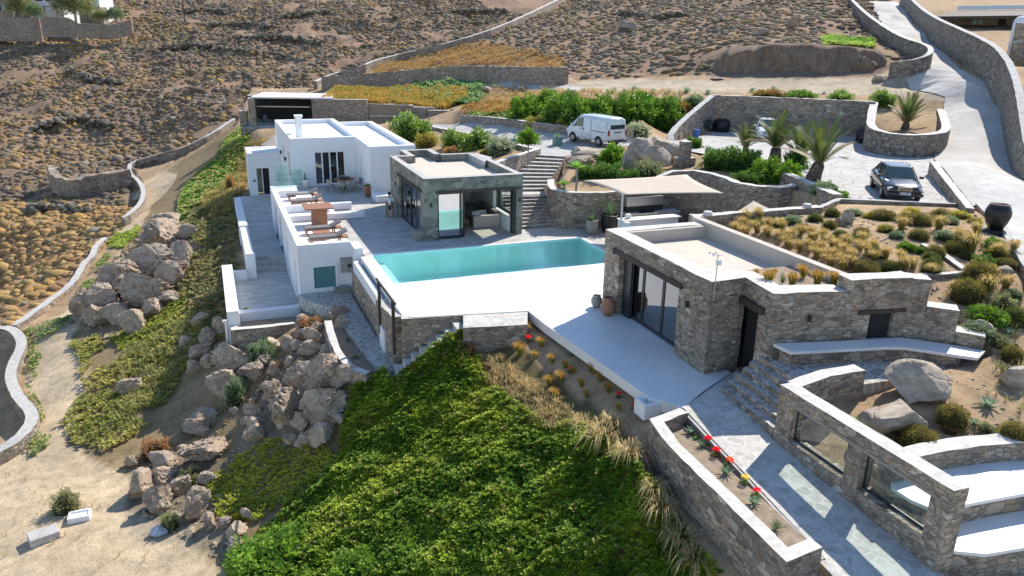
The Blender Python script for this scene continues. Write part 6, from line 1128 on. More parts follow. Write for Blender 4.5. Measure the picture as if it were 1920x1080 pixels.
# leaf clump (quads): rosette of leaves
def clump(seed,n=8,l=1.,wd=.3,up=.55):
    r=np.random.default_rng(seed); V=[];F=[]
    for i in range(n):
        a=i*2*math.pi/n+r.uniform(-.3,.3); e=r.uniform(.15,up+.5); d=np.array([math.cos(a)*math.cos(e),math.sin(a)*math.cos(e),math.sin(e)]); s=np.array([-math.sin(a),math.cos(a),0]); L=l*r.uniform(.7,1.1); o=len(V); b=d*L*.12
        V+=[b,b+d*L*.5+s*wd*L,b+d*L+np.array([0,0,-.1*L]),b+d*L*.5-s*wd*L]; F.append((o,o+1,o+2,o+3))
    return np.array(V),np.array(F),np.tile(np.array([.35,.95,1.7,.95]),n)[:,None]  # lighter tips; gap shade and highlights are painted into the leaf colour
def tuft(seed,n=26,spread=.5,wd=.012,droop=.35,lean=(0,0)):
    r=np.random.default_rng(seed); V=[];F=[];C=[]
    for i in range(n):
        a=r.uniform(0,2*math.pi); sp=r.uniform(.1,1)*spread; h=r.uniform(.65,1.05); b=np.array([math.cos(a),math.sin(a),0])*r.uniform(0,.2); d=np.array([math.cos(a),math.sin(a),0]); s=np.array([-math.sin(a),math.cos(a),0])*wd
        L_=np.array([lean[0],lean[1],0]); p=[b,b+d*sp*.3+L_*.25+np.array([0,0,h*.55]),b+d*sp*.75+L_*.65+np.array([0,0,h*.9]),b+d*sp*1.15+L_+np.array([0,0,h*(1-droop*sp)])]
        o=len(V); V+=[p[0]-s,p[0]+s,p[1]-s*1.3,p[1]+s*1.3,p[2]-s,p[2]+s,p[3]-s*.3,p[3]+s*.3]; F+=[(o,o+1,o+3,o+2),(o+2,o+3,o+5,o+4),(o+4,o+5,o+7,o+6)]; C+=[.75,.75,.9,.9,1.1,1.1,1.25,1.25]
    return np.array(V),np.array(F),np.array(C)[:,None]
CL=[clump(i) for i in range(5)]; TF=[tuft(i) for i in range(5)]
def leafball(seed,n,lsz,cA,cB,flat=.8,lump=.25,inner=.55,name='foliage',wd=.3,droop=0,flower=None,ff=.03):
    """foliage crown, unit radius: lots of small leaf quads through an uneven volume"""
    r=np.random.default_rng(seed); u=r.normal(size=(n,3)); u/=np.linalg.norm(u,axis=1)[:,None]; u[:,2]=np.where(u[:,2]<-.35,-u[:,2],u[:,2])
    rad=(1+lump*np.array([mnoise.fractal(Vector((a[0]*1.8+seed,a[1]*1.8,a[2]*1.8)),.8,2.,3) for a in u])*2)*(inner+(1-inner)*r.random(n)**.35)
    c=u*rad[:,None]; c[:,2]*=flat
    d=u+r.normal(size=(n,3))*.55; d[:,2]+=.25-droop; d/=np.linalg.norm(d,axis=1)[:,None]; s=np.cross(d,r.normal(size=(n,3))); s/=np.linalg.norm(s,axis=1)[:,None]; L=lsz*r.uniform(.6,1.3,n)[:,None]
    V=np.stack([c,c+d*L*.5+s*L*wd,c+d*L,c+d*L*.5-s*L*wd],1).reshape(-1,3); F=np.arange(4*n).reshape(n,4)
    t=np.clip(np.array([mnoise.noise(Vector((a[0]*2.5+seed,a[1]*2.5,a[2]*2.5))) for a in u])*.9+.5+r.normal(size=n)*.25,0,1)[:,None]; col=np.array(cA)*(1-t)+np.array(cB)*t; col*=r.uniform(.75,1.25,(n,1))
    if flower is not None: k=(r.random(n)<ff)&(u[:,2]>0); col[k]=flower
    me=npmesh(name,V,F,np.repeat(col,4,0),M['leaf']); return me
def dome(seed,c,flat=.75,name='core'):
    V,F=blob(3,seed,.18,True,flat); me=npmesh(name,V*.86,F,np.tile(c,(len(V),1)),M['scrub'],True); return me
# ---------------------------------------------------------------- rocks
ROCKS=[rockt(4,s) for s in range(8)]; ROCKS5=[rockt(5,s) for s in range(8)]; ROCKSM=[rockt(4,s+20,11,.2,1.1,False) for s in range(8)]
ORD=['first','second','third','fourth','fifth','sixth','seventh','eighth','ninth','tenth','eleventh','twelfth','thirteenth','fourteenth','fifteenth','sixteenth','seventeenth','eighteenth','nineteenth','twentieth']
def tiers(L,edges,names,fmt):
    out=[None]*len(L)
    for k in range(len(names)):
        q=sorted([i for i in range(len(L)) if edges[k]<=L[i][1]<edges[k+1]],key=lambda i:L[i][0])
        for n_,i in enumerate(q): out[i]=fmt%(ORD[min(n_,19)],names[k])
    return out
def rock_obj(px,py,w_,h_,label,mat='rock',name='boulder',ti=None,at=None,group=None,sq=.85,lay=0):
    b=at if at is not None else G(px,min(py+h_*.32,1079)); D=float((np.array(b)-CC)@CF); rx=w_/2*D/FPX*1.08; rz=h_/2*D/FPX*1.12
    c=CC+D*ray(px,py)*1.0 if at is None else np.array(at); V,F=(ROCKSM if mat=='rock_pale' else ROCKS5 if w_>64 else ROCKS)[(ti if ti is not None else (px*7+py*3))%8]; a=(px*1.7+py)%6.28
    R_=np.array([[math.cos(a),-math.sin(a),0],[math.sin(a),math.cos(a),0],[0,0,1]]); W=V@R_.T; W=W/np.abs(W).max(0)
    # strata
    cr=np.array([CR[0],CR[1]])/np.hypot(CR[0],CR[1]); f=np.array([-cr[1],cr[0]]); ry=min(max(rx,rz)*sq,rx*1.2)
    X=W[:,0]*rx;Y=W[:,1]*ry; P_=np.stack([c[0]+X*cr[0]+Y*f[0],c[1]+X*cr[1]+Y*f[1],c[2]+W[:,2]*rz],-1)
    me=bpy.data.meshes.new(name); me.from_pydata([tuple(p-b) for p in P_],[],[tuple(int(q) for q in f_) for f_ in F]); me.materials.append(M[mat]); me.polygons.foreach_set('use_smooth',[False]*len(F)); me.update()
    try: me.set_sharp_from_angle(angle=math.radians(30)); me.polygons.foreach_set('use_smooth',[True]*len(F))
    except Exception: pass
    o=bpy.data.objects.new(name,me); COL.objects.link(o); o.location=tuple(b); setp(o,label,'boulder',group); return o
BL=[(262,500,80,60,'slanting ledge between the crown and the lower slabs of the outcrop'),(222,588,60,44,'low broken ledge at the bottom of the big outcrop'),(318,520,60,60,'overhanging shaded block at the right of the big outcrop'),(296,446,104,64,'jagged sunlit crown of the big rock outcrop beside the sandy path'),(318,412,62,26,'reddish top slab of the big rock outcrop beside the sandy path'),(290,492,112,66,'fractured middle block of the big outcrop, below its sunlit crown'),(238,528,104,74,'grey slanting slab of the big outcrop in the shade'),(192,562,92,66,'lower left mass of the big shaded outcrop'),(272,548,104,72,'dark shaded belly of the big rock outcrop'),(350,436,40,34,'pale jagged rock right of the outcrop crown'),(340,480,40,60,'shaded rock face right of the big outcrop'),(155,572,46,62,'dark rock at the lower left tip of the big outcrop'),(178,594,66,44,'tan angular rock at the foot of the big outcrop, casting a shadow on the path'),
(252,606,50,56,'brown block standing in the green slope below the big outcrop'),(288,578,52,40,'grey rock with lichen above the brown block'),(322,556,50,22,'flat pale rock at the shaded edge of the green slope'),(243,722,46,44,'small dark rock in the middle of the green slope'),
(434,674,90,62,'large tan boulder directly under the lowest white terrace'),(473,696,44,40,'angular tan boulder beside the large one under the terrace'),(424,722,66,62,'long grey boulder leaning below the large tan one'),(404,722,26,50,'narrow grey rock at the shaded edge under the terrace'),(512,690,30,26,'small round grey boulder beside the green bush'),(580,654,52,34,'pale rock below the curved planter wall'),(536,646,28,36,'small grey rock below the stone terrace wall'),(585,630,40,34,'grey rock beside the reddish dry bush'),(608,566,58,32,'smooth tan boulder at the top of the ramp path'),(634,592,56,42,'grey boulder with brown top beside the ramp'),(592,585,34,22,'small tan boulder between the two ramp boulders'),(573,606,36,34,'tan rock behind the reddish dry bush'),(642,612,40,40,'round tan boulder at the head of the curved planter wall'),
(517,733,48,44,'grey boulder with shaded face in the middle of the slope'),(538,768,84,92,'tall rounded grey boulder in the centre of the rock slope'),(567,708,76,54,'broad pale boulder above the tall rounded one'),(618,700,98,72,'largest pale boulder beside the green mound'),(655,700,50,40,'pale rock right behind the largest pale boulder'),(612,768,98,90,'big shaded boulder under the largest pale one'),(606,812,60,50,'cracked boulder with reddish lichen at the foot of the rock slope'),(566,792,44,40,'grey rock between the tall rounded boulder and the cracked one'),(552,777,24,20,'small white rock wedged in the rock slope'),(500,724,32,26,'small tan rock left of the grey slope boulders'),(480,812,46,48,'low grey boulder at the left foot of the rock slope'),(377,785,62,36,'pale pointed rock on the dry slope'),(372,802,56,34,'brown rock under the pale pointed one'),(385,846,88,50,'big flat whitish boulder in the lower left group'),(350,800,30,22,'small rock above the lower left group'),
(248,866,36,26,'small whitish rock at the left end of the lower group'),(308,862,58,34,'orange stained pale rock in the lower left group'),(308,892,46,48,'rounded rock in the centre of the lower left group'),(262,912,56,62,'slanted grey rock at the left of the lower group'),(298,938,58,66,'steep grey rock with a deep shadow in the lower group'),(337,908,40,46,'pale block right of the rounded centre rock'),(386,896,42,26,'flat pale rock on the right of the lower group'),(368,946,50,76,'tall steep pale rock at the right of the lower group'),(392,976,28,48,'narrow rock at the edge of the green mound'),(440,996,44,34,'round pink-grey boulder at the bottom edge of the mound'),(441,1022,44,32,'lichen spotted boulder at the foot of the mound'),(420,980,30,30,'small boulder beside the yellow bush'),(462,965,26,30,'small pale stone beside the yellow bush')]
for px,py,w_,h_,l in BL: rock_obj(px,py,w_,h_,l)
SHR=((372,660,50,40),(395,632,40,34),(415,612,34,40),(362,688,36,28),(388,676,30,36),(340,500,40,30),(375,600,40,30),(352,640,30,24))
for (px,py,w_,h_),l in zip(SHR,tiers(SHR,[0,620,650,2000],['upper','middle','lower'],'dark rock in the shade left of the white terraces, %s from the left, %s group')): rock_obj(px,py,w_,h_,l,group='rocks in the shade below the terraces')
rr_=random.Random(12); JB=[]
for _ in range(46):
    for _t in range(40):
        px,py=rr_.uniform(395,650),rr_.uniform(590,850)
        if inpoly(np.array([px]),np.array([py]),[(420,690),(450,650),(545,640),(560,600),(640,580),(655,640),(660,790),(600,850),(500,820),(440,790)])[0]: break
    JB.append((int(px),int(py),rr_.uniform(18,42)))
for (px,py,w0),l in zip(JB,tiers(JB,[0,640,680,720,760,800,2000],['topmost','second','third','fourth','fifth','lowest'],'small boulder in the rock jumble, %s from left in the %s tier')): rock_obj(px,py,w0,w0*rr_.uniform(.6,.95),l,group='small boulders in the rock slope')
for px,py,w_,h_,l,m_,ti in ((1716,722,120,84,'big smooth tan boulder at the end of the short garden wall','rock_pale',2),(1706,686,66,26,'flat cap boulder on top of the big smooth tan one','rock_pale',5),(1676,786,116,64,'long smooth boulder in front of the big tan one, behind the window wall','rock_pale',3),(1906,708,52,52,'pale boulder at the right edge of the dry planted slope','rock_pale',1),(1590,411,24,34,'upright pointed grey rock on the planted roof','rock',4),(1574,417,20,20,'small grey rock left of the upright pointed one on the roof','rock',6),(1818,456,30,26,'grey boulder among cushions on the right of the planted roof','rock_pale',2),(1880,509,36,22,'flat pale boulder near the right edge of the planted slope','rock_pale',7),(1838,618,40,34,'half buried rock right of the stepped wall','rock_pale',0),
(1203,280,52,44,'rounded grey boulder behind the sail, left of the cluster','rock_pale',1),(1236,275,50,34,'flat topped boulder in the rounded cluster beside the driveway','rock_pale',3),(1262,290,42,40,'boulder at the right of the rounded cluster beside the driveway','rock_pale',6),(1228,302,58,52,'large lower boulder of the rounded cluster beside the driveway','rock_pale',2),(1184,306,36,70,'tall shaded grey boulder left of the rounded cluster','rock',4),(1106,286,76,22,'broad flat sunlit rock at the edge of the driveway behind the stairs','rock_pale',5),(1085,302,66,24,'dark rock face under the flat rock beside the stairs','rock',0),
(1485,44,26,26,'large round grey boulder alone on the upper hillside','rock',1),(1595,70,20,14,'grey boulder above the green patch of the earth bank','rock',3),(1630,73,18,9,'flat pale stone above the earth bank near the road','rock_pale',3),(1430,62,34,18,'low grey outcrop on the upper hillside, left of the green patch','rock',6),(1180,50,44,18,'grey outcrop near the top of the right hillside','rock',2),(1345,147,26,6,'flat white stone beside the dirt track','rock_pale',4),(1650,146,30,14,'square pale block at the lower end of the hooked road wall','rock_pale',5),(915,168,22,12,'round brown rock beside the pale lane','rock',7),(980,167,20,9,'small brown rock on the dirt track','rock',1)):
    rock_obj(px,py,w_,h_,l,m_,ti=ti)
rock_obj(1560,905,90,50,'pale boulder seen through the right window of the window wall','rock_pale',ti=3,at=np.array([14.75,11.95,.35]))
# scattered small stones & scrub of the wild hillsides
HL=[blob(2,s,.4,True,.8) for s in range(4)]; HS=[blob(1,s,.4,True,.8) for s in range(5)]; SR=[rockt(2,s+40) for s in range(5)]
def box_of(poly,D): return None
A=scatter(WILD_L,2.6,dmax=230,dmin=45,box=(-75,60,45,260),cap=60000)
px,py,w_=proj(A); A=A[(py>-60)]
px,py,w_=proj(A); pal=np.array([(.34,.215,.10),(.21,.15,.12),(.25,.20,.17),(.19,.155,.10),(.31,.19,.11),(.37,.25,.12),(.18,.14,.13)])
gold=inpoly(px,py,[(-100,370),(120,380),(330,400),(200,480),(60,620),(-100,640)])
prob=vnoise(A[:,0],A[:,1],.05,31,3); ci=np.where(prob>.54,RNG.choice([0,4,5,3,2,1],len(A)),RNG.choice([1,2,6,6,0,1,3],len(A))); ci[gold]=RNG.choice([0,5,5,0,4],gold.sum())
C_=pal[ci]*RNG.uniform(.75,1.3,(len(A),1)); C_[gold]*=1.25; r_=RNG.uniform(.2,.52,len(A))*np.where(RNG.random(len(A))>.9,1.6,1); S_=np.stack([r_,r_*RNG.uniform(.8,1.2,len(A)),r_*RNG.uniform(.7,1.1,len(A))],-1)
A[:,2]-=r_*.12; k=vnoise(A[:,0],A[:,1],.15,77,3)>np.where(gold,.2,.3)
stuff(bake('hillside_scrub',HS,A[k],S_[k],RNG.uniform(0,6.3,len(A))[k],C_[k],M['scrub'],True),'low ochre and brown cushion scrub covering the wild left hillside','scrub')
B2=scatter(WILD_R,1.4,dmax=230,dmin=55,box=(15,120,55,240),cap=22000); px,py,w_=proj(B2); k=~inpoly(px,py,[(1335,85),(1655,85),(1665,145),(1335,150)])&~inpoly(px,py,[(700,118),(900,80),(1060,118),(1062,136),(850,132),(700,140)])&~inpoly(px,py,[(1560,50),(1610,60),(1700,110),(1640,100),(1540,90)]); B2=B2[k]; n_=len(B2)
ci=RNG.choice([1,2,6,2,0,3,1],n_); r_=RNG.uniform(.2,.6,n_); B2[:,2]-=r_*.12
stuff(bake('hillside_scrub',HS,B2,np.stack([r_,r_*RNG.uniform(.8,1.2,n_),r_*.8],-1),RNG.uniform(0,6.3,n_),pal[ci]*RNG.uniform(.7,1.25,(n_,1)),M['scrub'],True),'grey brown cushion scrub dotted over the right hand hillside','scrub')
ap=scatter(WILD_L,.3,dmax=220,dmin=45,box=(-75,60,45,260),cap=9000); bp_=scatter(WILD_R,.2,dmax=220,dmin=55,box=(15,120,55,240),cap=2500); S2=np.concatenate([ap,bp_]); n_=len(S2); r_=RNG.uniform(.12,.5,n_)**1.0*np.where(RNG.random(n_)>.9,1.9,1)
k=vnoise(S2[:,0],S2[:,1],.09,55,3)>.42; gcol=np.array([(.24,.215,.19)])*RNG.uniform(.6,1.6,(n_,1))
stuff(bake('loose_rocks',SR,S2[k],np.stack([r_,r_*.9,r_*.6],-1)[k],RNG.uniform(0,6.3,n_)[k],gcol[k],M['scrub']),'loose grey stones strewn between the scrub on both hillsides','rocks')
# old terraces on the hill: lines of stacked rocks
TL=[([(300,93),(380,88),(470,102),(540,110)],'long dark dry stone terrace across the middle of the left hillside'),([(310,28),(370,20),(430,26)],'short upper dry stone terrace right of the far houses'),([(400,50),(450,46),(505,54)],'short dry stone terrace below the upper left one'),([(450,76),(530,72),(600,84)],'dark stone terrace above the pergola lounge'),([(520,34),(610,26),(700,22)],'upper stone terrace line near the top centre left'),([(740,38),(850,26),(950,24)],'stone terrace line near the boundary wall'),([(60,250),(110,232),(160,225),(210,240)],'dark rocky ledge in the left hillside hollow'),([(130,130),(160,150),(230,160)],'broken rocky ledge under the far terrace walls'),([(1160,30),(1230,38),(1290,30)],'stone outcrop line near the top of the right hillside'),([(60,400),(120,395),(160,400)],'stone heap line near the golden scrub')]
for L_,lab in TL:
    pts=smoothline([tuple(G(*p)) for p in L_],2); pts=resample(pts,.55); P_=[];S_=[]
    for q in pts:
        for _ in range(4): P_.append((q[0]+random.gauss(0,.35),q[1]+random.gauss(0,.5),q[2]+random.uniform(-.1,.75))); s_=random.uniform(.3,.75); S_.append((s_,s_*.8,s_*.6))
    n_=len(P_); o=bake('dry_stone_terrace',SR,np.array(P_),np.array(S_),RNG.uniform(0,6.3,n_),np.array([(.20,.18,.16)])*RNG.uniform(.6,1.5,(n_,1)),M['scrub']); setp(o,lab,'dry stone wall')
A=scatter([(250,870),(330,800),(400,740),(400,640),(440,650),(480,660),(560,650),(590,560),(660,560),(650,640),(690,700),(650,820),(560,850),(480,840),(430,900),(470,1000),(440,1080),(380,1040),(260,970)],9,dmax=60,cap=2200); n_=len(A); k=vnoise(A[:,0],A[:,1],.8,15,3)>.42; r_=RNG.uniform(.05,.16,n_)*np.where(RNG.random(n_)>.86,2.2,1)
SR3=[rockt(3,s+70,9,.1) for s in range(5)]
stuff(bake('loose_rocks',SR3,A[k],np.stack([r_,r_*.85,r_*.65],-1)[k],RNG.uniform(0,6.3,n_)[k],(np.array([(.36,.30,.24)])*RNG.uniform(.6,1.5,(n_,1)))[k],M['scrub']),'small tan stones between the big boulders under the terraces','rocks')
A=scatter([(130,600),(200,500),(300,400),(370,430),(390,600),(340,620),(250,650),(150,620)],4,dmax=90,cap=700); n_=len(A); r_=RNG.uniform(.1,.3,n_)
stuff(bake('loose_rocks',SR3,A,np.stack([r_,r_*.85,r_*.65],-1),RNG.uniform(0,6.3,n_),(np.array([(.33,.27,.21)])*RNG.uniform(.6,1.4,(n_,1))),M['scrub']),'broken stones round the big outcrop beside the sandy path','rocks')
# ---------------------------------------------------------------- ground cover mats
MOUND=[(688,700),(760,662),(800,640),(862,612),(925,612),(885,650),(905,705),(955,762),(1010,792),(1065,805),(1125,835),(1195,872),(1240,950),(1290,1010),(1350,1100),(425,1100),(440,1050),(520,985),(600,910),(640,850),(645,800),(660,740)]
A=scatter(MOUND,330,dmax=50,cap=90000,amp=8); n_=len(A); ppx_,ppy_,_=proj(A)
hz=vnoise(A[:,0],A[:,1],1.3,5,4)*.6+.02; hz*=np.clip((np.hypot(ppx_-1000,(ppy_-800)*1.3)/1)*0+1,0,1); A[:,2]+=hz*RNG.uniform(.5,1,n_)
up_y=np.clip((860-ppy_)/150,0,1)*np.clip(vnoise(A[:,0],A[:,1],.7,8,3)*3.2-1.15,0,1)
base=mixcol(A,(.07,.13,.012),(.175,.225,.024),1.3,3,.5); yel=np.array([(.26,.27,.035)]); C_=base*(1-up_y[:,None]*.8)+yel*up_y[:,None]*.8; k=RNG.random(n_)<.03; C_[k]=(.30,.26,.10)
s_=RNG.uniform(.07,.125,n_)
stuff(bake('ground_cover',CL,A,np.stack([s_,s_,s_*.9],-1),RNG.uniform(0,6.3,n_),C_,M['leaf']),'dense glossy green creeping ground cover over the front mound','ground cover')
def mat_(name,poly,dens,c1,c2,label,smin=.06,smax=.12,hz=.25,dmax=120,cap=26000,amp=12,c3=None,thr=None,templ=None):
    A=scatter(poly,dens,dmax=dmax,cap=cap,amp=amp)
    if thr is not None: A=A[vnoise(A[:,0],A[:,1],.5,thr[1],3)>thr[0]]
    if len(A)<5: return
    A[:,2]+=vnoise(A[:,0],A[:,1],1.,6,3)*hz*RNG.uniform(.4,1,len(A)); s_=RNG.uniform(smin,smax,len(A))
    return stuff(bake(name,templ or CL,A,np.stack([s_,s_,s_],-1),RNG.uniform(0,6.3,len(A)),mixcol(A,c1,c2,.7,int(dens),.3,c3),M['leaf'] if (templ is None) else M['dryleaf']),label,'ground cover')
SL1=[(205,690),(270,650),(330,600),(352,560),(395,590),(395,640),(340,700),(300,790),(210,850),(150,835),(115,800),(160,740),(150,690),(130,650),(180,630)]
mat_('ground_cover',SL1,55,(.15,.165,.04),(.27,.245,.08),'yellow green low plants on the sunny slope right of the sandy path',.09,.18,.3,thr=(.36,3))
mat_('ground_cover',[(330,400),(350,350),(400,300),(446,240),(470,262),(455,300),(440,350),(400,370),(330,418)],50,(.05,.13,.015),(.13,.19,.04),'bright green mat on the bank below the far pergola',.14,.26,.35,c3=(.30,.24,.12))
mat_('ground_cover',[(330,425),(440,350),(455,400),(440,520),(430,640),(395,650),(355,590),(345,540),(310,560),(300,500),(380,470)],26,(.07,.10,.03),(.17,.16,.06),'green and brown plants on the steep bank beside the white terraces',.12,.22,.4,c3=(.22,.17,.09))
mat_('ground_cover',[(200,640),(270,600),(330,560),(355,540),(335,600),(280,640),(230,670)],60,(.13,.16,.02),(.22,.22,.04),'green succulent mat between the rocks under the big outcrop',.08,.16,.25)
mat_('ground_cover',[(385,910),(440,860),(520,825),(600,835),(640,870),(560,935),(470,985),(400,975)],120,(.15,.19,.02),(.30,.29,.04),'olive yellow ground cover between the boulders at the lower left',.06,.12,.25)
mat_('ground_cover',[(40,835),(60,830),(75,800),(60,770),(45,735),(60,700),(50,660),(30,625),(70,612),(110,590),(140,560),(175,505),(200,470),(210,490),(160,560),(120,620),(70,640),(75,690),(60,740),(95,790),(95,830),(60,860)],50,(.10,.16,.04),(.18,.22,.08),'green weeds fringing the winding lime topped walls',.08,.16,.3,thr=(.4,5))
mat_('ground_cover',[(215,440),(255,425),(262,435),(235,465),(205,462)],60,(.14,.20,.03),(.22,.26,.06),'bright green patch at the end of the path wall',.1,.2,.3)
mat_('ground_cover',[(1540,70),(1640,72),(1645,92),(1540,88)],30,(.08,.16,.03),(.2,.25,.06),'green plants on top of the earth bank by the road',.2,.35,.4,dmax=130)
A=scatter([(1320,400),(1840,395),(1930,480),(1930,800),(1700,830),(1620,750),(1780,600),(1700,520),(1580,515)],7,dmax=60,cap=2600); n_=len(A); r_=RNG.uniform(.03,.09,n_)*np.where(RNG.random(n_)>.93,2.,1)
stuff(bake('loose_rocks',SR3,A,np.stack([r_,r_*.85,r_*.6],-1),RNG.uniform(0,6.3,n_),np.array([(.42,.35,.27)])*RNG.uniform(.6,1.35,(n_,1)),M['scrub']),'small pebbles and stones on the planted slope and roof garden','rocks')
# dry grass swathes
GR=[tuft(i+20,16,.8,.014,.5) for i in range(4)]
mat_('dry_grass',[(885,650),(928,662),(985,712),(1050,757),(1110,800),(1200,855),(1210,900),(1125,850),(1065,815),(1010,800),(955,770),(905,712)],42,(.56,.42,.23),(.42,.34,.17),'pale dry grass at the upper right edge of the green mound',.22,.42,0,cap=7000,templ=GR)
mat_('dry_grass',[(200,690),(290,640),(370,590),(385,640),(300,760),(230,800)],9,(.34,.31,.14),(.26,.27,.1),'tall pale grass on the slope beside the sandy path',.3,.55,0,cap=5000,templ=GR)
mat_('dry_grass',[(380,380),(440,330),(460,270),(500,262),(520,272),(470,300),(455,380),(400,420)],7,(.42,.30,.12),(.28,.24,.09),'straw coloured grass on the bank behind the white house',.4,.7,0,cap=4000,templ=GR)
mat_('dry_grass',[(560,640),(640,640),(650,690),(540,700),(480,760),(440,780),(400,850),(330,840),(420,760),(500,690)],10,(.40,.27,.13),(.30,.21,.1),'rusty dry grass between the boulders',.15,.3,0,cap=3000,templ=GR)
mat_('dry_grass',[(-20,880),(240,960),(430,1080),(-20,1080)],1.2,(.46,.36,.2),(.36,.3,.15),'sparse dry grass blades on the sandy ground',.1,.22,0,cap=1500,templ=GR)
mat_('dry_grass',[(1780,560),(1860,540),(1920,640),(1920,780),(1840,760),(1800,640)],3,(.42,.33,.15),(.25,.27,.09),'thin dry grass on the planted slope at the right',.15,.35,0,cap=1500,templ=GR)
mat_('dry_grass',[(700,118),(900,80),(1060,112),(1062,136),(850,130),(700,142)],5,(.46,.27,.10),(.40,.29,.13),'orange dry grass strip between the boundary wall and the lane',.3,.6,0,cap=6000,dmax=150,templ=GR)
mat_('dry_grass',[(860,158),(1060,168),(1250,170),(1290,178),(1280,190),(1000,188),(860,190)],6,(.50,.36,.17),(.44,.33,.15),'straw dry grass behind the green hedge',.2,.45,0,cap=6000,dmax=120,templ=GR)
# earth house roof planting
def roofz(x,y): return np.full(np.shape(x),2.75)+np.clip((22-np.asarray(x))*.03,0,.4)
def polysc(poly,n): 
    P_=np.array(poly); x=RNG.uniform(P_[:,0].min(),P_[:,0].max(),n*3);y=RNG.uniform(P_[:,1].min(),P_[:,1].max(),n*3); k=inpoly(x,y,poly); return x[k][:n],y[k][:n]
x,y=polysc([(11.2,82.0),(15.5,81.0),(19.6,79.6),(22.8,77.4),(25.8,80),(28,86),(23.5,96),(15,97)],6500); z=np.maximum(np.interp(x,[10,15,19,23,26],[3.1,2.85,2.7,2.4,2.35])-.1+np.clip(y-80,0,20)*.02,Z(x,y)); A=np.stack([x,y,z],-1); r_=RNG.uniform(.4,.75,len(A))
stuff(bake('golden_grass',[tuft(i+50,18,.45,.03,.3,(.15,.1)) for i in range(4)],A,np.stack([r_,r_,r_],-1),RNG.uniform(0,.5,len(A)),mixcol(A,(.50,.30,.08),(.40,.30,.07),.3,9,.25,(.2,.22,.05),.8),M['dryleaf']),'golden feather grass covering the roof of the earth house','grass')
mat_('ground_cover',[(735,168),(850,152),(905,160),(910,185),(880,200),(800,185),(740,180)],9,(.07,.14,.06),(.16,.22,.09),'green shrubs covering the bank behind the golden grass roof',.3,.6,.5,dmax=140,cap=6000)
mat_('golden_grass',[(860,205),(905,190),(960,200),(1000,190),(985,215),(900,220),(862,218)],9,(.50,.29,.08),(.42,.28,.08),'golden grass tongue left of the hedge',.35,.65,0,dmax=120,cap=3500,templ=GR)
mat_('ground_cover',[(868,222),(900,216),(960,215),(985,222),(1060,238),(1055,246),(960,228),(870,226)],12,(.05,.11,.02),(.14,.18,.05),'low green planting along the driveway wall',.25,.5,.4,dmax=120,cap=4000)
# ---------------------------------------------------------------- shrubs with crowns
def bush(px,py,w_,h_,label,me,core=None,at=None,group=None,name='bush',cat='bush',zoff=0,stem=None,base=None):
    b=base if base is not None else G(px,py+h_/2*.8); D=float((np.array(b)-CC)@CF); rx=w_/2*D/FPX*1.05; rz=h_*D/FPX*.74
    t=thing(name,label,cat,tuple(b),RNG.uniform(0,6.3),group); o=bpy.data.objects.new('foliage',me); COL.objects.link(o); o.parent=t; o.scale=(rx,rx,rz); o.location=(0,0,zoff+rz*.12)
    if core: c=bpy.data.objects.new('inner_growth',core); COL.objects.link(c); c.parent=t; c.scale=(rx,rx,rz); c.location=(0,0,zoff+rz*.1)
    return t
LG=leafball(1,5200,.13,(.05,.12,.015),(.16,.26,.03),1.,.3,.35); LG2=leafball(2,5200,.12,(.035,.085,.02),(.10,.18,.035),1.,.3,.35); LY=leafball(3,4200,.09,(.28,.24,.04),(.20,.18,.05),1.,.15,.5); LW=leafball(4,5200,.12,(.06,.13,.02),(.2,.28,.05),1.,.32,.35,flower=(.75,.75,.72),ff=.05); LP=leafball(5,4600,.11,(.17,.2,.13),(.28,.31,.22),1.,.28,.35,flower=(.7,.7,.68),ff=.05); LR=leafball(6,3600,.13,(.25,.06,.04),(.16,.2,.04),1.,.3,.35); LD=leafball(7,4200,.07,(.09,.085,.02),(.17,.14,.035),1.,.1,.62); LDG=leafball(8,4200,.075,(.05,.07,.02),(.10,.12,.03),1.,.12,.6); LRU=leafball(9,3000,.12,(.32,.16,.08),(.24,.15,.08),1.,.3,.35); LOL=leafball(10,4200,.10,(.12,.14,.07),(.24,.25,.13),1.,.35,.3); LSG=leafball(11,3600,.1,(.10,.15,.09),(.2,.25,.15),1.,.2,.5); LYL=leafball(12,3600,.08,(.40,.32,.03),(.22,.22,.03),1.,.15,.6)
for me_ in (LG,LG2,LY,LW,LP,LR,LD,LDG,LRU,LOL,LSG,LYL): pass
CD=dome(3,(.045,.04,.018),.95); CG=dome(4,(.02,.04,.01),.95)
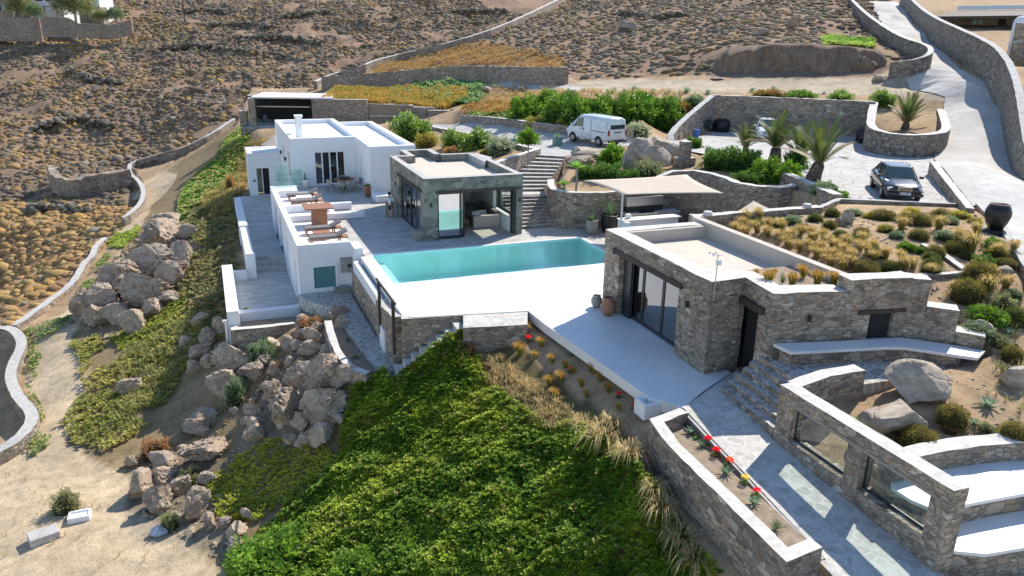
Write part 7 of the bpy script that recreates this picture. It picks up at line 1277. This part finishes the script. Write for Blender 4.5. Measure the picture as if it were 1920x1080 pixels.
for px,py,w_,h_,l,me_,co in ((772,241,66,50,'big rounded green bush with white blossoms behind the white annex',LW,CG),(800,263,44,28,'yellowish ball-shaped shrub in front of the big green bush',LY,CD),(852,262,42,34,'bright green flowering shrub above the pavilion roof, leftmost',LW,CG),(892,263,56,40,'bright green flowering shrub above the pavilion roof, middle',LW,CG),(938,274,46,36,'grey leaved shrub with white flowers left of the clipped tree',LP,CG),(845,283,30,18,'beige dry shrub at the edge of the pavilion roof',LRU,CD),(915,285,36,18,'small yellow green shrub behind the pavilion roof edge',LY,CD),
(984,206,54,46,'dark green rounded bush left of the long hedge',LG,CG),(1026,188,40,34,'light green bush at the left end of the hedge',LG,CG),(1195,242,44,24,'pale green spiky shrub right of the white van',LP,CG),(1010,228,50,22,'low yellowish shrub in front of the dark bush by the driveway wall',LY,CD),(1060,232,44,20,'low yellow green shrub left of the van',LY,CD),(1268,205,44,30,'reddish flowering shrub at the right end of the hedge',LR,CG),(1300,190,40,26,'pale green shrub beside the top of the climbing wall',LSG,CG),
(1146,291,44,38,'bright leafy bush in front of the tall grey boulder',LG,CG),(1140,322,56,34,'green bush below the bright leafy one, behind the sail',LG2,CG),(1180,330,40,26,'dark low bush behind the left half of the sail',LG2,CG),(1217,318,54,40,'reddish green bush behind the middle of the sail',LOL,CG),(1301,268,30,22,'small dark green shrub beside the stone pillar',LG2,CG),(1100,322,40,26,'low bush beside the top of the stair flank',LG2,CG),
(1345,298,56,42,'dark green bush at the left of the palm bed',LG2,CG),(1395,300,60,44,'dark bush under the small palm',LG2,CG),(1440,322,60,44,'glossy green bush at the front of the palm bed',LG,CG),(1400,335,50,28,'low leafy shrub in front of the palm bed',LG2,CG),(1475,325,46,40,'bright green bush beside the second palm trunk',LG,CG),(1490,300,40,40,'dense dark bush between the palm trunks',LG2,CG),(1545,352,50,26,'low grey green shrub along the diagonal wall top',LSG,CG),(1575,366,30,14,'trailing green shrub at the corner of the parking kerb',LG,CG),
(1575,182,40,22,'green bush with pale flowers behind the parking wall',LW,CG),(1655,185,40,28,'white flowered bush left of the palm planter',LW,CG),(1440,176,60,16,'low green and red planting behind the parking wall, left part',LR,CG),(1500,178,50,16,'low green planting behind the parking wall, middle part',LG,CG),
(492,655,56,38,'light green bush on the rocks below the lowest terrace',LSG,CG),(444,730,40,52,'tall spiky green bush between the slope boulders',LSG,CG),(585,605,50,26,'rust coloured dry bush on the tan boulders',LRU,CD),(125,938,46,44,'round olive grass bush alone on the sandy ground',LOL,CD),(295,838,54,38,'purplish brown dry bush at the top of the lower rock group',LRU,CD),(360,890,50,26,'brown green bush between the lower rocks',LOL,CD),(320,975,32,40,'olive bush in front of the steep pale rock',LOL,CD),(443,970,20,18,'small bright yellow bush at the edge of the mound',LYL,CD),(872,648,40,22,'rust coloured round bush at the top of the green mound',LRU,CD),(842,664,24,14,'smaller rusty bush left of the round one on the mound',LRU,CD),(770,222,10,8,'tiny shrub by the grey gate',LG,CG),(432,345,18,34,'dark dead bush by the end of the tiled passage',LRU,CD)):
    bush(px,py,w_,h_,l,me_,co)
# front hedge bottom left lobes
for px,py,w_,h_,l in ((520,1050,170,70,'low clipped green bush at the bottom left edge of the mound'),(680,1065,110,46,'low green bush at the bottom edge, right of the first one')): bush(px,py,w_,h_,l,LG,CG)
# long hedge
hd_=thing('hedge','long dense green oleander hedge behind the white van','hedge',tuple(G(1150,225)))
hm=[leafball(30+i,3600,.14,(.04,.10,.012),(.13,.22,.03),1.,.3,.3,flower=(.7,.6,.6),ff=.012) for i in range(2)]; hx=[]
for i,(px,py,w_,h_) in enumerate(((1050,205,60,60),(1082,208,64,68),(1118,206,64,68),(1152,207,60,66),(1186,207,60,64),(1218,208,58,62),(1248,206,56,60),(1262,226,44,44),(1100,222,60,40),(1060,190,50,40),(1200,190,60,40))):
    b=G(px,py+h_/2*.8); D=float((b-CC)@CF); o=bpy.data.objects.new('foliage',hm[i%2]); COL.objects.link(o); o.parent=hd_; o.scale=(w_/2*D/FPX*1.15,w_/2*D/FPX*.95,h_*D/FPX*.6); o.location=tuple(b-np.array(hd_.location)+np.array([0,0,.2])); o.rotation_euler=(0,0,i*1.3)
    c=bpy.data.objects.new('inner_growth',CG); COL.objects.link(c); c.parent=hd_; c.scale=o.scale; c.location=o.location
# clipped ball tree
b=G(992,283); b=P(990,300,2.75); D=float((b-CC)@CF); t=thing('ball_tree','small ball-shaped tree on a thin trunk between the two green planters','tree',tuple(b)); mb=MB(); mb.tube([(b[0],b[1],b[2]-.5),(b[0],b[1],b[2]+1.1)],.04,7); part('trunk',mb,M['wood_grey'],t); o=bpy.data.objects.new('crown',LG); COL.objects.link(o); o.parent=t; o.scale=(.6,.6,.62); o.location=(0,0,1.2); c=bpy.data.objects.new('inner_growth',CG); COL.objects.link(c); c.parent=t; c.scale=(.58,.58,.6); c.location=(0,0,1.15)
# far trees
def fartree(px,py,w_,h_,D,label,me_,tr=True):
    q=PD(px,py+h_/2,D); t=thing('tree',label,'tree',tuple(q)); r=w_/2*D/FPX; hh=h_*D/FPX
    mb=MB(); mb.tube([tuple(q-np.array([0,0,1.5])),(q[0]+.1,q[1],q[2]+hh*.25),(q[0]-.15,q[1],q[2]+hh*.55)],[.28,.2,.08],7); mb.tube([(q[0]+.1,q[1],q[2]+hh*.25),(q[0]+r*.5,q[1],q[2]+hh*.6)],[.14,.05],5); mb.tube([(q[0],q[1],q[2]+hh*.2),(q[0]-r*.5,q[1],q[2]+hh*.55)],[.14,.05],5); part('trunk',mb,M['wood_grey'],t)
    for i,(dx,dz,s) in enumerate(((0,.55,.8),(-.45,.42,.6),(.45,.4,.6),(.1,.3,.65))): o=bpy.data.objects.new('crown',me_); COL.objects.link(o); o.parent=t; o.scale=(r*s,r*s,hh*.38); o.location=(dx*r,0,hh*dz); o.rotation_euler=(0,0,i*2)
fartree(41,12,44,50,156,'bushy green tree beside the grey stone house at the top left',LOL); fartree(68,22,30,32,155,'smaller green tree right of the bushy one at the top left',LSG); fartree(142,8,72,64,154,'broad pale olive tree in front of the white house at the top left',LOL); fartree(192,30,36,24,152,'olive green bush on the far terrace wall, left of the darker one',LOL); fartree(218,27,30,28,152,'dark green bush at the right end of the far terrace wall',LSG)
# ---------------------------------------------------------------- agaves, palms, tufts
def agave_mesh(seed,n=22,c=(.13,.2,.14),wd=.11,arch=.25,lmin=.75):
    r=np.random.default_rng(seed); V=[];F=[]; C=[]
    for i in range(n):
        a=i*2.399+r.uniform(-.1,.1); e=math.radians(18+62*(i/n)**.8)+r.uniform(-.08,.08); L=r.uniform(lmin,1.05)*(1-.25*i/n); d=np.array([math.cos(a),math.sin(a),0]); s=np.array([-math.sin(a),math.cos(a),0]); o=len(V)
        for k in range(5):
            t=k/4; p=d*(L*t*math.cos(e)+.04)+np.array([0,0,L*t*math.sin(e)-arch*L*t*t*.5]); w_=wd*L*(.55+1.9*t*(1-t)*1.1)*(1-t)**.35 if k<4 else .004; up=np.array([0,0,w_*.35])
            V+=[p-s*w_+up,p-np.array([0,0,w_*.25]),p+s*w_+up]; C+=[np.array(c)*r.uniform(.95,1.05)*(1.12 if k==4 else 1)]*3
        for k in range(4): F+=[(o+3*k,o+3*k+1,o+3*k+4,o+3*k+3),(o+3*k+1,o+3*k+2,o+3*k+5,o+3*k+4)]
    return npmesh('leaves',np.array(V),np.array(F),np.array(C),M['leaf'])
AG=[agave_mesh(1),agave_mesh(2,26,(.15,.22,.17)),agave_mesh(3,18,(.10,.17,.07),.13)]; AGG=agave_mesh(4,24,(.13,.26,.04),.15,.4); AGD=agave_mesh(5,30,(.07,.12,.06),.05,.1)
def rosette(px,py,wpx,label,me_,name='agave',cat='agave',base=None,group=None,sz=1.):
    b=base if base is not None else G(px,py); D=float((np.array(b)-CC)@CF); r=wpx/2*D/FPX; o=bpy.data.objects.new(name,me_); COL.objects.link(o); o.location=tuple(b); o.scale=(r,r,r*sz); o.rotation_euler=(0,0,(px*.7)%6.28); return setp(o,label,cat,group)
rosette(1852,762,60,'large blue green agave on the dry slope right of the big boulder',AG[1]); rosette(1610,792,40,'bright green rosette agave behind the window wall beam',AGG); rosette(1826,795,36,'smaller grey green agave in front of the large one on the slope',AG[0]); rosette(1890,625,36,'pale aloe rosette near the right edge of the planted slope',AG[1]); rosette(1730,700,20,'small dark agave just below the curved bench end',AGD)
rosette(1905,400,1,'tiny agave',AG[0]) if 0 else None
for px,py,w_,l in ((1151,172,24,'leftmost agave of the row behind the hedge'),(1170,175,22,'small agave beside the leftmost one behind the hedge'),(1188,171,28,'tallest blue agave of the row behind the hedge'),(1224,175,24,'agave fourth from the left behind the hedge'),(1253,175,22,'agave right of the hedge middle, beside the track'),(1287,174,30,'broad agave left of the parking wall corner'),(1327,176,24,'agave at the corner of the parking wall'),(1450,170,24,'grey agave behind the middle of the parking wall'),(1410,172,22,'dark agave left of the grey one behind the parking wall'),(1545,176,14,'tiny dark agave behind the right part of the parking wall')): rosette(px,py,w_,l,AG[(px)%2],sz=1.25)
zb=-.32
def pb(px,py,z=-.3): return P(px,py,z)
for px,py,w_,l,m_ in ((1296,812,40,'variegated agave at the far end of the red flower bed',AG[1]),(1317,836,38,'agave next to the first red flowers in the long planter',AG[0]),(1362,888,48,'large agave in the middle of the long planter',AG[0]),(1414,944,44,'grey green agave near the last red flower in the planter',AG[1]),(1455,992,52,'spidery thin leaved plant at the near end of the planter',AGD),(1305,822,18,'small pale green rosette between the first two agaves',AGG)): rosette(px,py,w_,l,m_,base=pb(px,py))
RF=leafball(60,260,.42,(.55,.01,.02),(.7,.02,.04),.7,.2,.3,name='flower_head'); OF=leafball(61,260,.42,(.7,.08,.01),(.75,.16,.02),.7,.2,.3,name='flower_head'); YF=leafball(62,260,.42,(.65,.5,.03),(.6,.55,.06),.7,.2,.3,name='flower_head'); LFs=leafball(63,500,.3,(.08,.13,.04),(.16,.2,.08),.6,.3,.3)
for px,py,l,m_ in ((1327,826,'red flower nearest the far end of the long planter',RF),(1342,847,'red flower second from the far end of the long planter',RF),(1367,866,'orange flower beside the large middle agave',OF),(1396,899,'yellow flower right of the large middle agave',YF),(1418,923,'red flower above the grey green agave in the planter',RF),(1110,692,'red flower in the upper right of the dry bed',RF),(1070,695,'red bloom beside the golden tufts of the dry bed',RF),(990,637,'small red bloom near the deck corner',RF),(1189,764,'red flower beside the white box planter',RF),(1160,742,'small red flower left of the white box planter',RF)):
    b=pb(px,py+6) if px>1300 else G(px,py+3); D=float((b-CC)@CF); t=thing('flower',l,'flower',tuple(b)); s=(5.2 if px>1300 else 3.8)*D/FPX
    mb=MB(); mb.tube([(0,0,0),(0,0,s*2.2)],.008,5); part('stem',mb,M['leaf'],t,False); o=bpy.data.objects.new('flower_head',m_); COL.objects.link(o); o.parent=t; o.scale=(s*1.2,s*1.2,s); o.location=(0,0,s*2.2); o=bpy.data.objects.new('leaves',LFs); COL.objects.link(o); o.parent=t; o.scale=(s*1.6,s*1.6,s)
# golden tufts: garden size
def tcol(T,a,b): t=np.clip((T[2]-.75)/.5,0,1); return T[0],T[1],np.array([a])*(1-t)+np.array([b])*t
GT=[npmesh('tuft',*tcol(tuft(80+i,210,.5,.010,.5,(-.38,-.2)),(.20,.21,.06),(.66,.47,.19)),M['dryleaf']) for i in range(3)]
GT2=[npmesh('tuft',*tcol(tuft(90+i,200,.52,.010,.45,(-.08,0)),(.17,.22,.04),(.62,.33,.08)),M['dryleaf']) for i in range(2)]
GB=[npmesh('tuft',*(lambda T:(T[0],T[1],np.array([(.52,.41,.23)])*T[2]))(tuft(95+i,120,1.0,.012,.8,(-.2,-.2))),M['dryleaf']) for i in range(2)]
ANCH=[((1590,411),'the upright pointed rock'),((1865,431),'the black urn'),((1818,456),'the grey roof boulder'),((1325,410),'the left end of the pale coping'),((1535,390),'the right end of the pale coping'),((1590,520),'the tall wing wall corner'),((1740,520),'the stepped wall top'),((1900,700),'the pale boulder at the right edge'),((1855,745),'the large blue green agave'),((1880,509),'the flat pale boulder'),((1700,440),'the middle of the roof garden'),((1640,395),'the parking kerb'),((1780,400),'the right corner of the parking kerb'),((1450,470),'the sunken cream roof'),((1690,430),'the pale slanting kerb'),((1720,800),'the boulder behind the window wall')]
def where(px,py):
    d,(a,n_)=min(((px-q[0][0])**2+(py-q[0][1])**2,q) for q in ANCH); dx,dy=px-a[0],py-a[1]; s='just ' if d<900 else ('' if d<4900 else 'well ')
    v='below' if dy>abs(dx)*.5 else ('above' if dy<-abs(dx)*.5 else ''); h='right of' if dx>0 else 'left of'
    if abs(dx)>abs(dy)*.6 and v: return s+v+' and '+h+' '+n_
    return s+(v or h)+' '+n_
def tuft_obj(px,py,h_,label,me_,group=None,base=None):
    b=base if base is not None else G(px,py); D=float((np.array(b)-CC)@CF); s=h_*D/FPX*1.05; o=bpy.data.objects.new('grass_tuft',me_); COL.objects.link(o); o.location=tuple(b); o.scale=(s,s,s); o.rotation_euler=(0,0,((px*13+py*7)%100)/100*.9-.45); return setp(o,label,'grass tuft',group)
rows=[(1358,424),(1380,437),(1392,428),(1402,416),(1425,412),(1442,430),(1420,436),(1398,444),(1468,432),(1440,445),(1462,452),(1480,466),(1500,442),(1485,450),(1520,445),(1476,458),(1500,472),(1524,455),(1518,470),(1545,450),(1560,463),(1538,472),(1545,486),(1573,470),(1590,462),(1565,486),(1585,478),(1600,488),(1612,470),(1628,478),(1600,500),(1640,490),(1660,484),(1690,490),(1532,484),(1556,498),(1580,496),(1712,502),(1582,505),(1615,455),(1640,470)]
RL=tiers(rows,[0,432,448,466,484,2000],['back','second','third','fourth','front'],'golden grass tuft on the roof garden, %s from the left in the %s row')
for i,(px,py) in enumerate(rows): tuft_obj(px,py,25,RL[i],GT[i%3],'golden grass tufts in the rows on the roof')
for i,(px,py,h_) in enumerate(((1440,534,30),(1418,518,16),(1485,536,28),(1505,520,26),(1532,534,30),(1563,532,26),(1452,516,14))):
    tuft_obj(px,py,h_,'orange grass tuft in the near roof edge bed'+['',' left end',' right of the dark yucca',' behind the others',' third from the right',' right end',' small one'][i],GT2[i%2],base=P(px,py,2.9))
rosette(1467,532,30,'dark upright agave between orange tufts on the near roof edge',AGD,base=P(1467,531,2.9),sz=2.2)
mb=MB(); mb.prism([(15.75,20.05),(18.0,20.05),(18.0,17.55),(17.3,17.4),(15.8,17.9)],2.45,2.88); struct('roof_bed_soil',mb,M['bed'])
seen={}
for i,(px,py,h_) in enumerate(((1695,505,30),(1745,515,26),(1798,455,32),(1820,470,40),(1830,440,28),(1870,480,30),(1855,545,34),(1790,545,24),(1885,540,30),(1900,470,24),(1700,415,24),(1760,430,30),(1690,430,28),(1675,560,1),(1860,520,28),(1840,500,20))):
    if h_<5: continue
    l='loose golden grass clump '+where(px,py); seen[l]=seen.get(l,0)+1
    if seen[l]>1: l=l.replace('loose','smaller loose')
    tuft_obj(px,py,h_,l,GT[i%3])
C_S=[(1420,415,26,16,LDG),(1460,418,24,16,LG2),(1486,412,34,18,LSG),(1528,408,30,20,LDG),(1555,420,26,18,LD),(1505,425,30,14,LD),(1560,398,30,20,LDG),(1600,398,34,14,LSG),(1633,404,30,12,LYL),(1655,402,48,22,LD),(1690,410,20,14,LG2),(1722,410,50,26,LD),(1708,396,34,16,LYL),(1762,402,36,26,LD),(1780,412,34,18,LSG),(1800,402,40,14,LYL),(1827,414,26,12,LY),(1574,440,30,20,LDG),(1615,434,30,18,LD),(1660,428,30,16,LY),(1680,440,28,14,LSG),(1722,438,38,22,LD),(1770,440,38,20,LSG),(1700,462,30,16,LG),(1722,468,22,14,LG2),(1640,470,34,22,LDG),(1612,448,26,14,LG2),(1752,470,36,26,LD),(1790,462,40,24,LD),(1745,480,34,20,LDG),(1748,492,38,24,LDG),(1620,500,52,28,LD),(1668,500,36,26,LDG),(1744,503,36,20,LDG),(1812,478,30,16,LDG),(1840,490,34,26,LG2),(1868,470,40,18,LY),(1885,492,40,20,LD),(1835,508,60,44,LD),(1862,455,30,18,LG),(1812,541,60,46,LD),(1880,565,40,32,LOL),(1900,590,44,36,LDG),(1850,590,60,28,LG),(1832,616,60,30,LSG),(1872,636,40,22,LOL),(1896,660,40,32,LD),(1900,550,30,18,LSG),(1722,818,66,48,LD),(1672,808,44,28,LOL),(1784,775,56,44,LD),(1650,790,28,16,LOL),(1898,808,54,46,LD),(1780,800,30,22,LRU),(1850,800,30,16,LOL),(1700,560,1,1,LD)]
seen={}
names={id(LD):'olive brown',id(LDG):'dark green',id(LG2):'deep green',id(LG):'bright green',id(LSG):'silvery green',id(LYL):'yellow flowering',id(LY):'mustard yellow',id(LOL):'olive',id(LRU):'rusty'}
for px,py,w_,h_,me_ in C_S:
    if w_<5: continue
    l='%s cushion shrub %s'%(names[id(me_)],where(px,py)); seen[l]=seen.get(l,0)+1
    if seen[l]==2: l='smaller '+l
    elif seen[l]>2: l=l+', third one'
    bush(px,py,w_,h_,l,me_,CD,name='cushion_shrub',cat='shrub')
# dry bed tufts right of the mound
seen={}
DB=((1140,735,18),(1125,715,20),(1035,680,18),(1100,745,16),(1160,770,16),(1040,745,20),(960,626,22),(984,624,24),(975,665,26),(1052,716,24),(1030,722,20),(1113,700,22),(1075,700,16),(1015,650,20),(1003,672,16),(1090,725,18),(1060,690,16),(950,640,18))
for i,((px,py,h_),l) in enumerate(zip(DB,tiers(DB,[0,645,695,2000],['rear','middle','front'],'small orange tuft in the dry bed by the deck, %s from the left, %s row'))): tuft_obj(px,py,h_,l,GT2[i%2],'orange tufts in the dry bed by the deck')
for i,(px,py,h_,l) in enumerate(((1228,915,34,'drooping straw grass clump by the planter wall, farthest of four'),(1240,950,40,'drooping straw grass clump by the planter wall, second of four'),(1272,1010,46,'drooping straw grass clump by the planter wall, third of four'),(1300,1050,44,'drooping straw grass clump by the planter wall, nearest of four'),(1180,850,40,'big straw grass clump at the right shoulder of the mound'),(1130,820,44,'pale straw grass clump left of the shoulder one'),(1150,790,34,'straw clump in the upper right of the mound'),(1090,790,30,'straw clump at the middle of the mound edge'))): tuft_obj(px,py+12,h_,l,GB[i%2])
rosette(952,640,20,'silvery rosette plant below the paved landing',AG[1]); rosette(1068,668,26,'pale rosette plant halfway along the white deck edge',AG[1]); rosette(1000,640,24,'blue grey rosette plant near the deck corner',AG[0])
# plants in pots and around the stairs
def inpot(key,dz,r,me_,label,name='potted_plant',sz=1.): 
    p=POTS[key]; o=bpy.data.objects.new(name,me_); COL.objects.link(o); o.location=(p[0],p[1],p[2]+dz); o.scale=(r,r,r*sz); return setp(o,label,'plant')
inpot('cactus',.5,.16,AGD,'slim columnar cactus in the pale pot beside the glazed doors','cactus',6.); inpot('terra',.68,.34,AGG,'green succulent in the terracotta pot'); inpot('saucer',.08,.26,AGG,'green succulent in the round saucer on the lowest terrace')
inpot(964,.6,.2,AGD,'small cactus in the left green planter','cactus',2.2); inpot(1045,.6,.3,AGG,'leafy plant in the right green planter')
inpot('w0',.7,.5,AGD,'spiky leggy plant in the leftmost pot by the retaining wall',sz=1.4); inpot('w1',.9,.8,AGD,'dark spiky plant in the large black pot',sz=1.6); inpot('w2',.55,.5,AGD,'thin spiky plant in the rightmost grey pot',sz=1.3)
def fanpalm(px,py,h_,r,label,base=None,me_=None,th=.07):
    b=base if base is not None else G(px,py); t=thing('yucca',label,'yucca',tuple(b)); mb=MB(); mb.tube([(0,0,-.2),(.03,0,h_*.5),(0,0.02,h_)],[th,th*.9,th*.8],8); part('trunk',mb,M['wood_grey'],t,False); o=bpy.data.objects.new('crown',me_ or AGG); COL.objects.link(o); o.parent=t; o.location=(0,0,h_-.05); o.scale=(r,r,r); return t
fanpalm(1092,352,1.15,.72,'bright yucca with a bare trunk at the retaining wall corner',base=(18.9,38.6,2.0)); fanpalm(1060,352,.25,.5,'small spiky yucca left of the taller one on the retaining wall',base=(18.15,38.6,2.0),me_=AGG)
# real palms
def palm_mesh(seed,n=26,droopy=1.):
    r=np.random.default_rng(seed); V=[];F=[];C=[]
    for i in range(n):
        a=i*2.399+r.uniform(-.15,.15); e=math.radians(84-58*(i/n)**.9); L=r.uniform(.85,1.08); pts=[]; x=0;z=0;ang=e; m_=12
        for k in range(m_+1): pts.append(np.array([x*math.cos(a),x*math.sin(a),z])); x+=L/m_*math.cos(ang); z+=L/m_*math.sin(ang); ang-=(.055+.05*(i/n))*droopy*(.3+1.2*k/m_)
        s=np.array([-math.sin(a),math.cos(a),0]); base=np.array((.05,.07,.022))*r.uniform(.8,1.3); 
        if i>n*.8: base=np.array((.16,.12,.06))
        for k in range(m_):
            o=len(V); w0=.008; V+=[pts[k]-s*w0,pts[k]+s*w0,pts[k+1]+s*w0,pts[k+1]-s*w0]; F.append((o,o+1,o+2,o+3)); C+=[(.25,.24,.1)]*4
        for k in range(2,m_*3):
            t=k/(m_*3); j=min(int(t*m_),m_-1); p=pts[j]+(pts[j+1]-pts[j])*(t*m_-j); d=(pts[j+1]-pts[j]); d/=np.linalg.norm(d); ll=.30*(.45+1.6*t*(1-t))*(1.05-.35*t)
            for sg in (-1,1):
                v=d*.72+s*sg*.62+np.array([0,0,.28]); v/=np.linalg.norm(v); tip=p+v*ll-np.array([0,0,ll*.22]); wv=d*.014; o=len(V); V+=[p-wv,p+wv,tip+wv*.2,tip-wv*.2]; F.append((o,o+1,o+2,o+3)); C+=[base*r.uniform(.8,1.2)]*4
    return npmesh('crown',np.array(V),np.array(F),np.array(C),M['leaf'])
PM=[palm_mesh(1),palm_mesh(2,24,.8),palm_mesh(3,20,.6)]
M['palmtrunk']=stone_mat('palm trunk scales',scale=(7,7,11),pal=[(0,(.10,.085,.065)),(.5,(.17,.14,.11)),(1,(.24,.2,.155))],mortar=(.04,.032,.025),bst=1.)
def palm(base,h_,tr,cr,label,me_,tilt=(0,0),sz=1.):
    t=thing('palm_tree',label,'palm tree',tuple(base)); mb=MB(); n=7; mb.tube([(tilt[0]*h_*(k/n)**1.5,tilt[1]*h_*(k/n)**1.5,-.2+(h_+.2)*k/n) for k in range(n+1)],[tr*(1.15,1.25,1.2,1.1,1.0,.95,.9,.55)[k] for k in range(n+1)],12); part('trunk',mb,M['palmtrunk'],t,False,True)
    o=bpy.data.objects.new('crown',me_); COL.objects.link(o); o.parent=t; o.location=(tilt[0]*h_,tilt[1]*h_,h_-.15); o.scale=(cr,cr,cr*sz); o.rotation_euler=(tilt[1]*.6,tilt[0]*.6,len(label)*.7); return t
palm(G(1452,306),1.0,.34,2.3,'biggest palm with a full arching crown, left of the pair of thin ones',PM[0]); palm(G(1397,288),.45,.2,1.5,'small young palm left of the biggest palm',PM[1],sz=1.3); palm(G(1492,316),.8,.32,1.9,'dry looking palm right of the biggest one, its fronds blown sideways',PM[2],(.15,-.05),1.1); palm(G(1522,342),1.1,.34,2.25,'palm with brownish wind-blown fronds nearest the black car',PM[2],(.25,-.1),1.15); palm(G(1697,241),.45,.26,2.1,'single palm inside the rounded planter by the road',PM[1],(.05,0),1.25)
fanpalm(1382,300,.0,.6,'small fan plant in the palm bed beside the dark bush',me_=AGG,base=G(1420,318)); rosette(1412,340,26,'pale spiky rosette at the front left of the palm bed',AG[1]); rosette(1432,344,28,'pale spiky rosette behind the curving court wall',AG[0])
rosette(650,655,20,'dark green spiky plant in the bed beside the ramp',AGD,base=P(652,640,-2.2),sz=1.4); rosette(668,668,26,'low green rosette at the lower end of the ramp bed',AG[2],base=P(668,672,-2.2)); rosette(648,612,26,'spiky yucca at the head of the ramp bed',AGD,base=P(650,622,-2.2),sz=1.4)
rosette(520,290,26,'blue green agave showing between the white wing and the grass bank',AG[1],base=PD(526,290,68),sz=1.4)
# ---------------------------------------------------------------- ground sheet (sunk a little under the paved sheets)
TZM=TZ.copy()
for q in PAVED:
    k=inpoly(TX,TY,q); TZM[k]-=.16
def grid_mesh(name):
    ny,nx=TX.shape; me=bpy.data.meshes.new(name); co=np.stack([TX,TY,TZM],-1).reshape(-1,3).astype(np.float32)
    idx=np.arange(nx*ny).reshape(ny,nx); q=np.stack([idx[:-1,:-1],idx[:-1,1:],idx[1:,1:],idx[1:,:-1]],-1).reshape(-1,4).astype(np.int32)
    me.vertices.add(len(co)); me.vertices.foreach_set('co',co.ravel()); me.loops.add(q.size); me.loops.foreach_set('vertex_index',q.ravel()); me.polygons.add(len(q)); me.polygons.foreach_set('loop_start',np.arange(0,q.size,4,dtype=np.int32)); me.polygons.foreach_set('loop_total',np.full(len(q),4,np.int32)); me.polygons.foreach_set('use_smooth',np.ones(len(q),bool))
    me.update(calc_edges=True); at=me.color_attributes.new('col','FLOAT_COLOR','POINT'); at.data.foreach_set('color',np.concatenate([np.clip(col,0,1).reshape(-1,3),np.ones((len(co),1))],1).astype(np.float32).ravel()); return me
tme=grid_mesh('ground'); tme.materials.append(M['soil']); to=bpy.data.objects.new('ground',tme); COL.objects.link(to); to['kind']='structure'
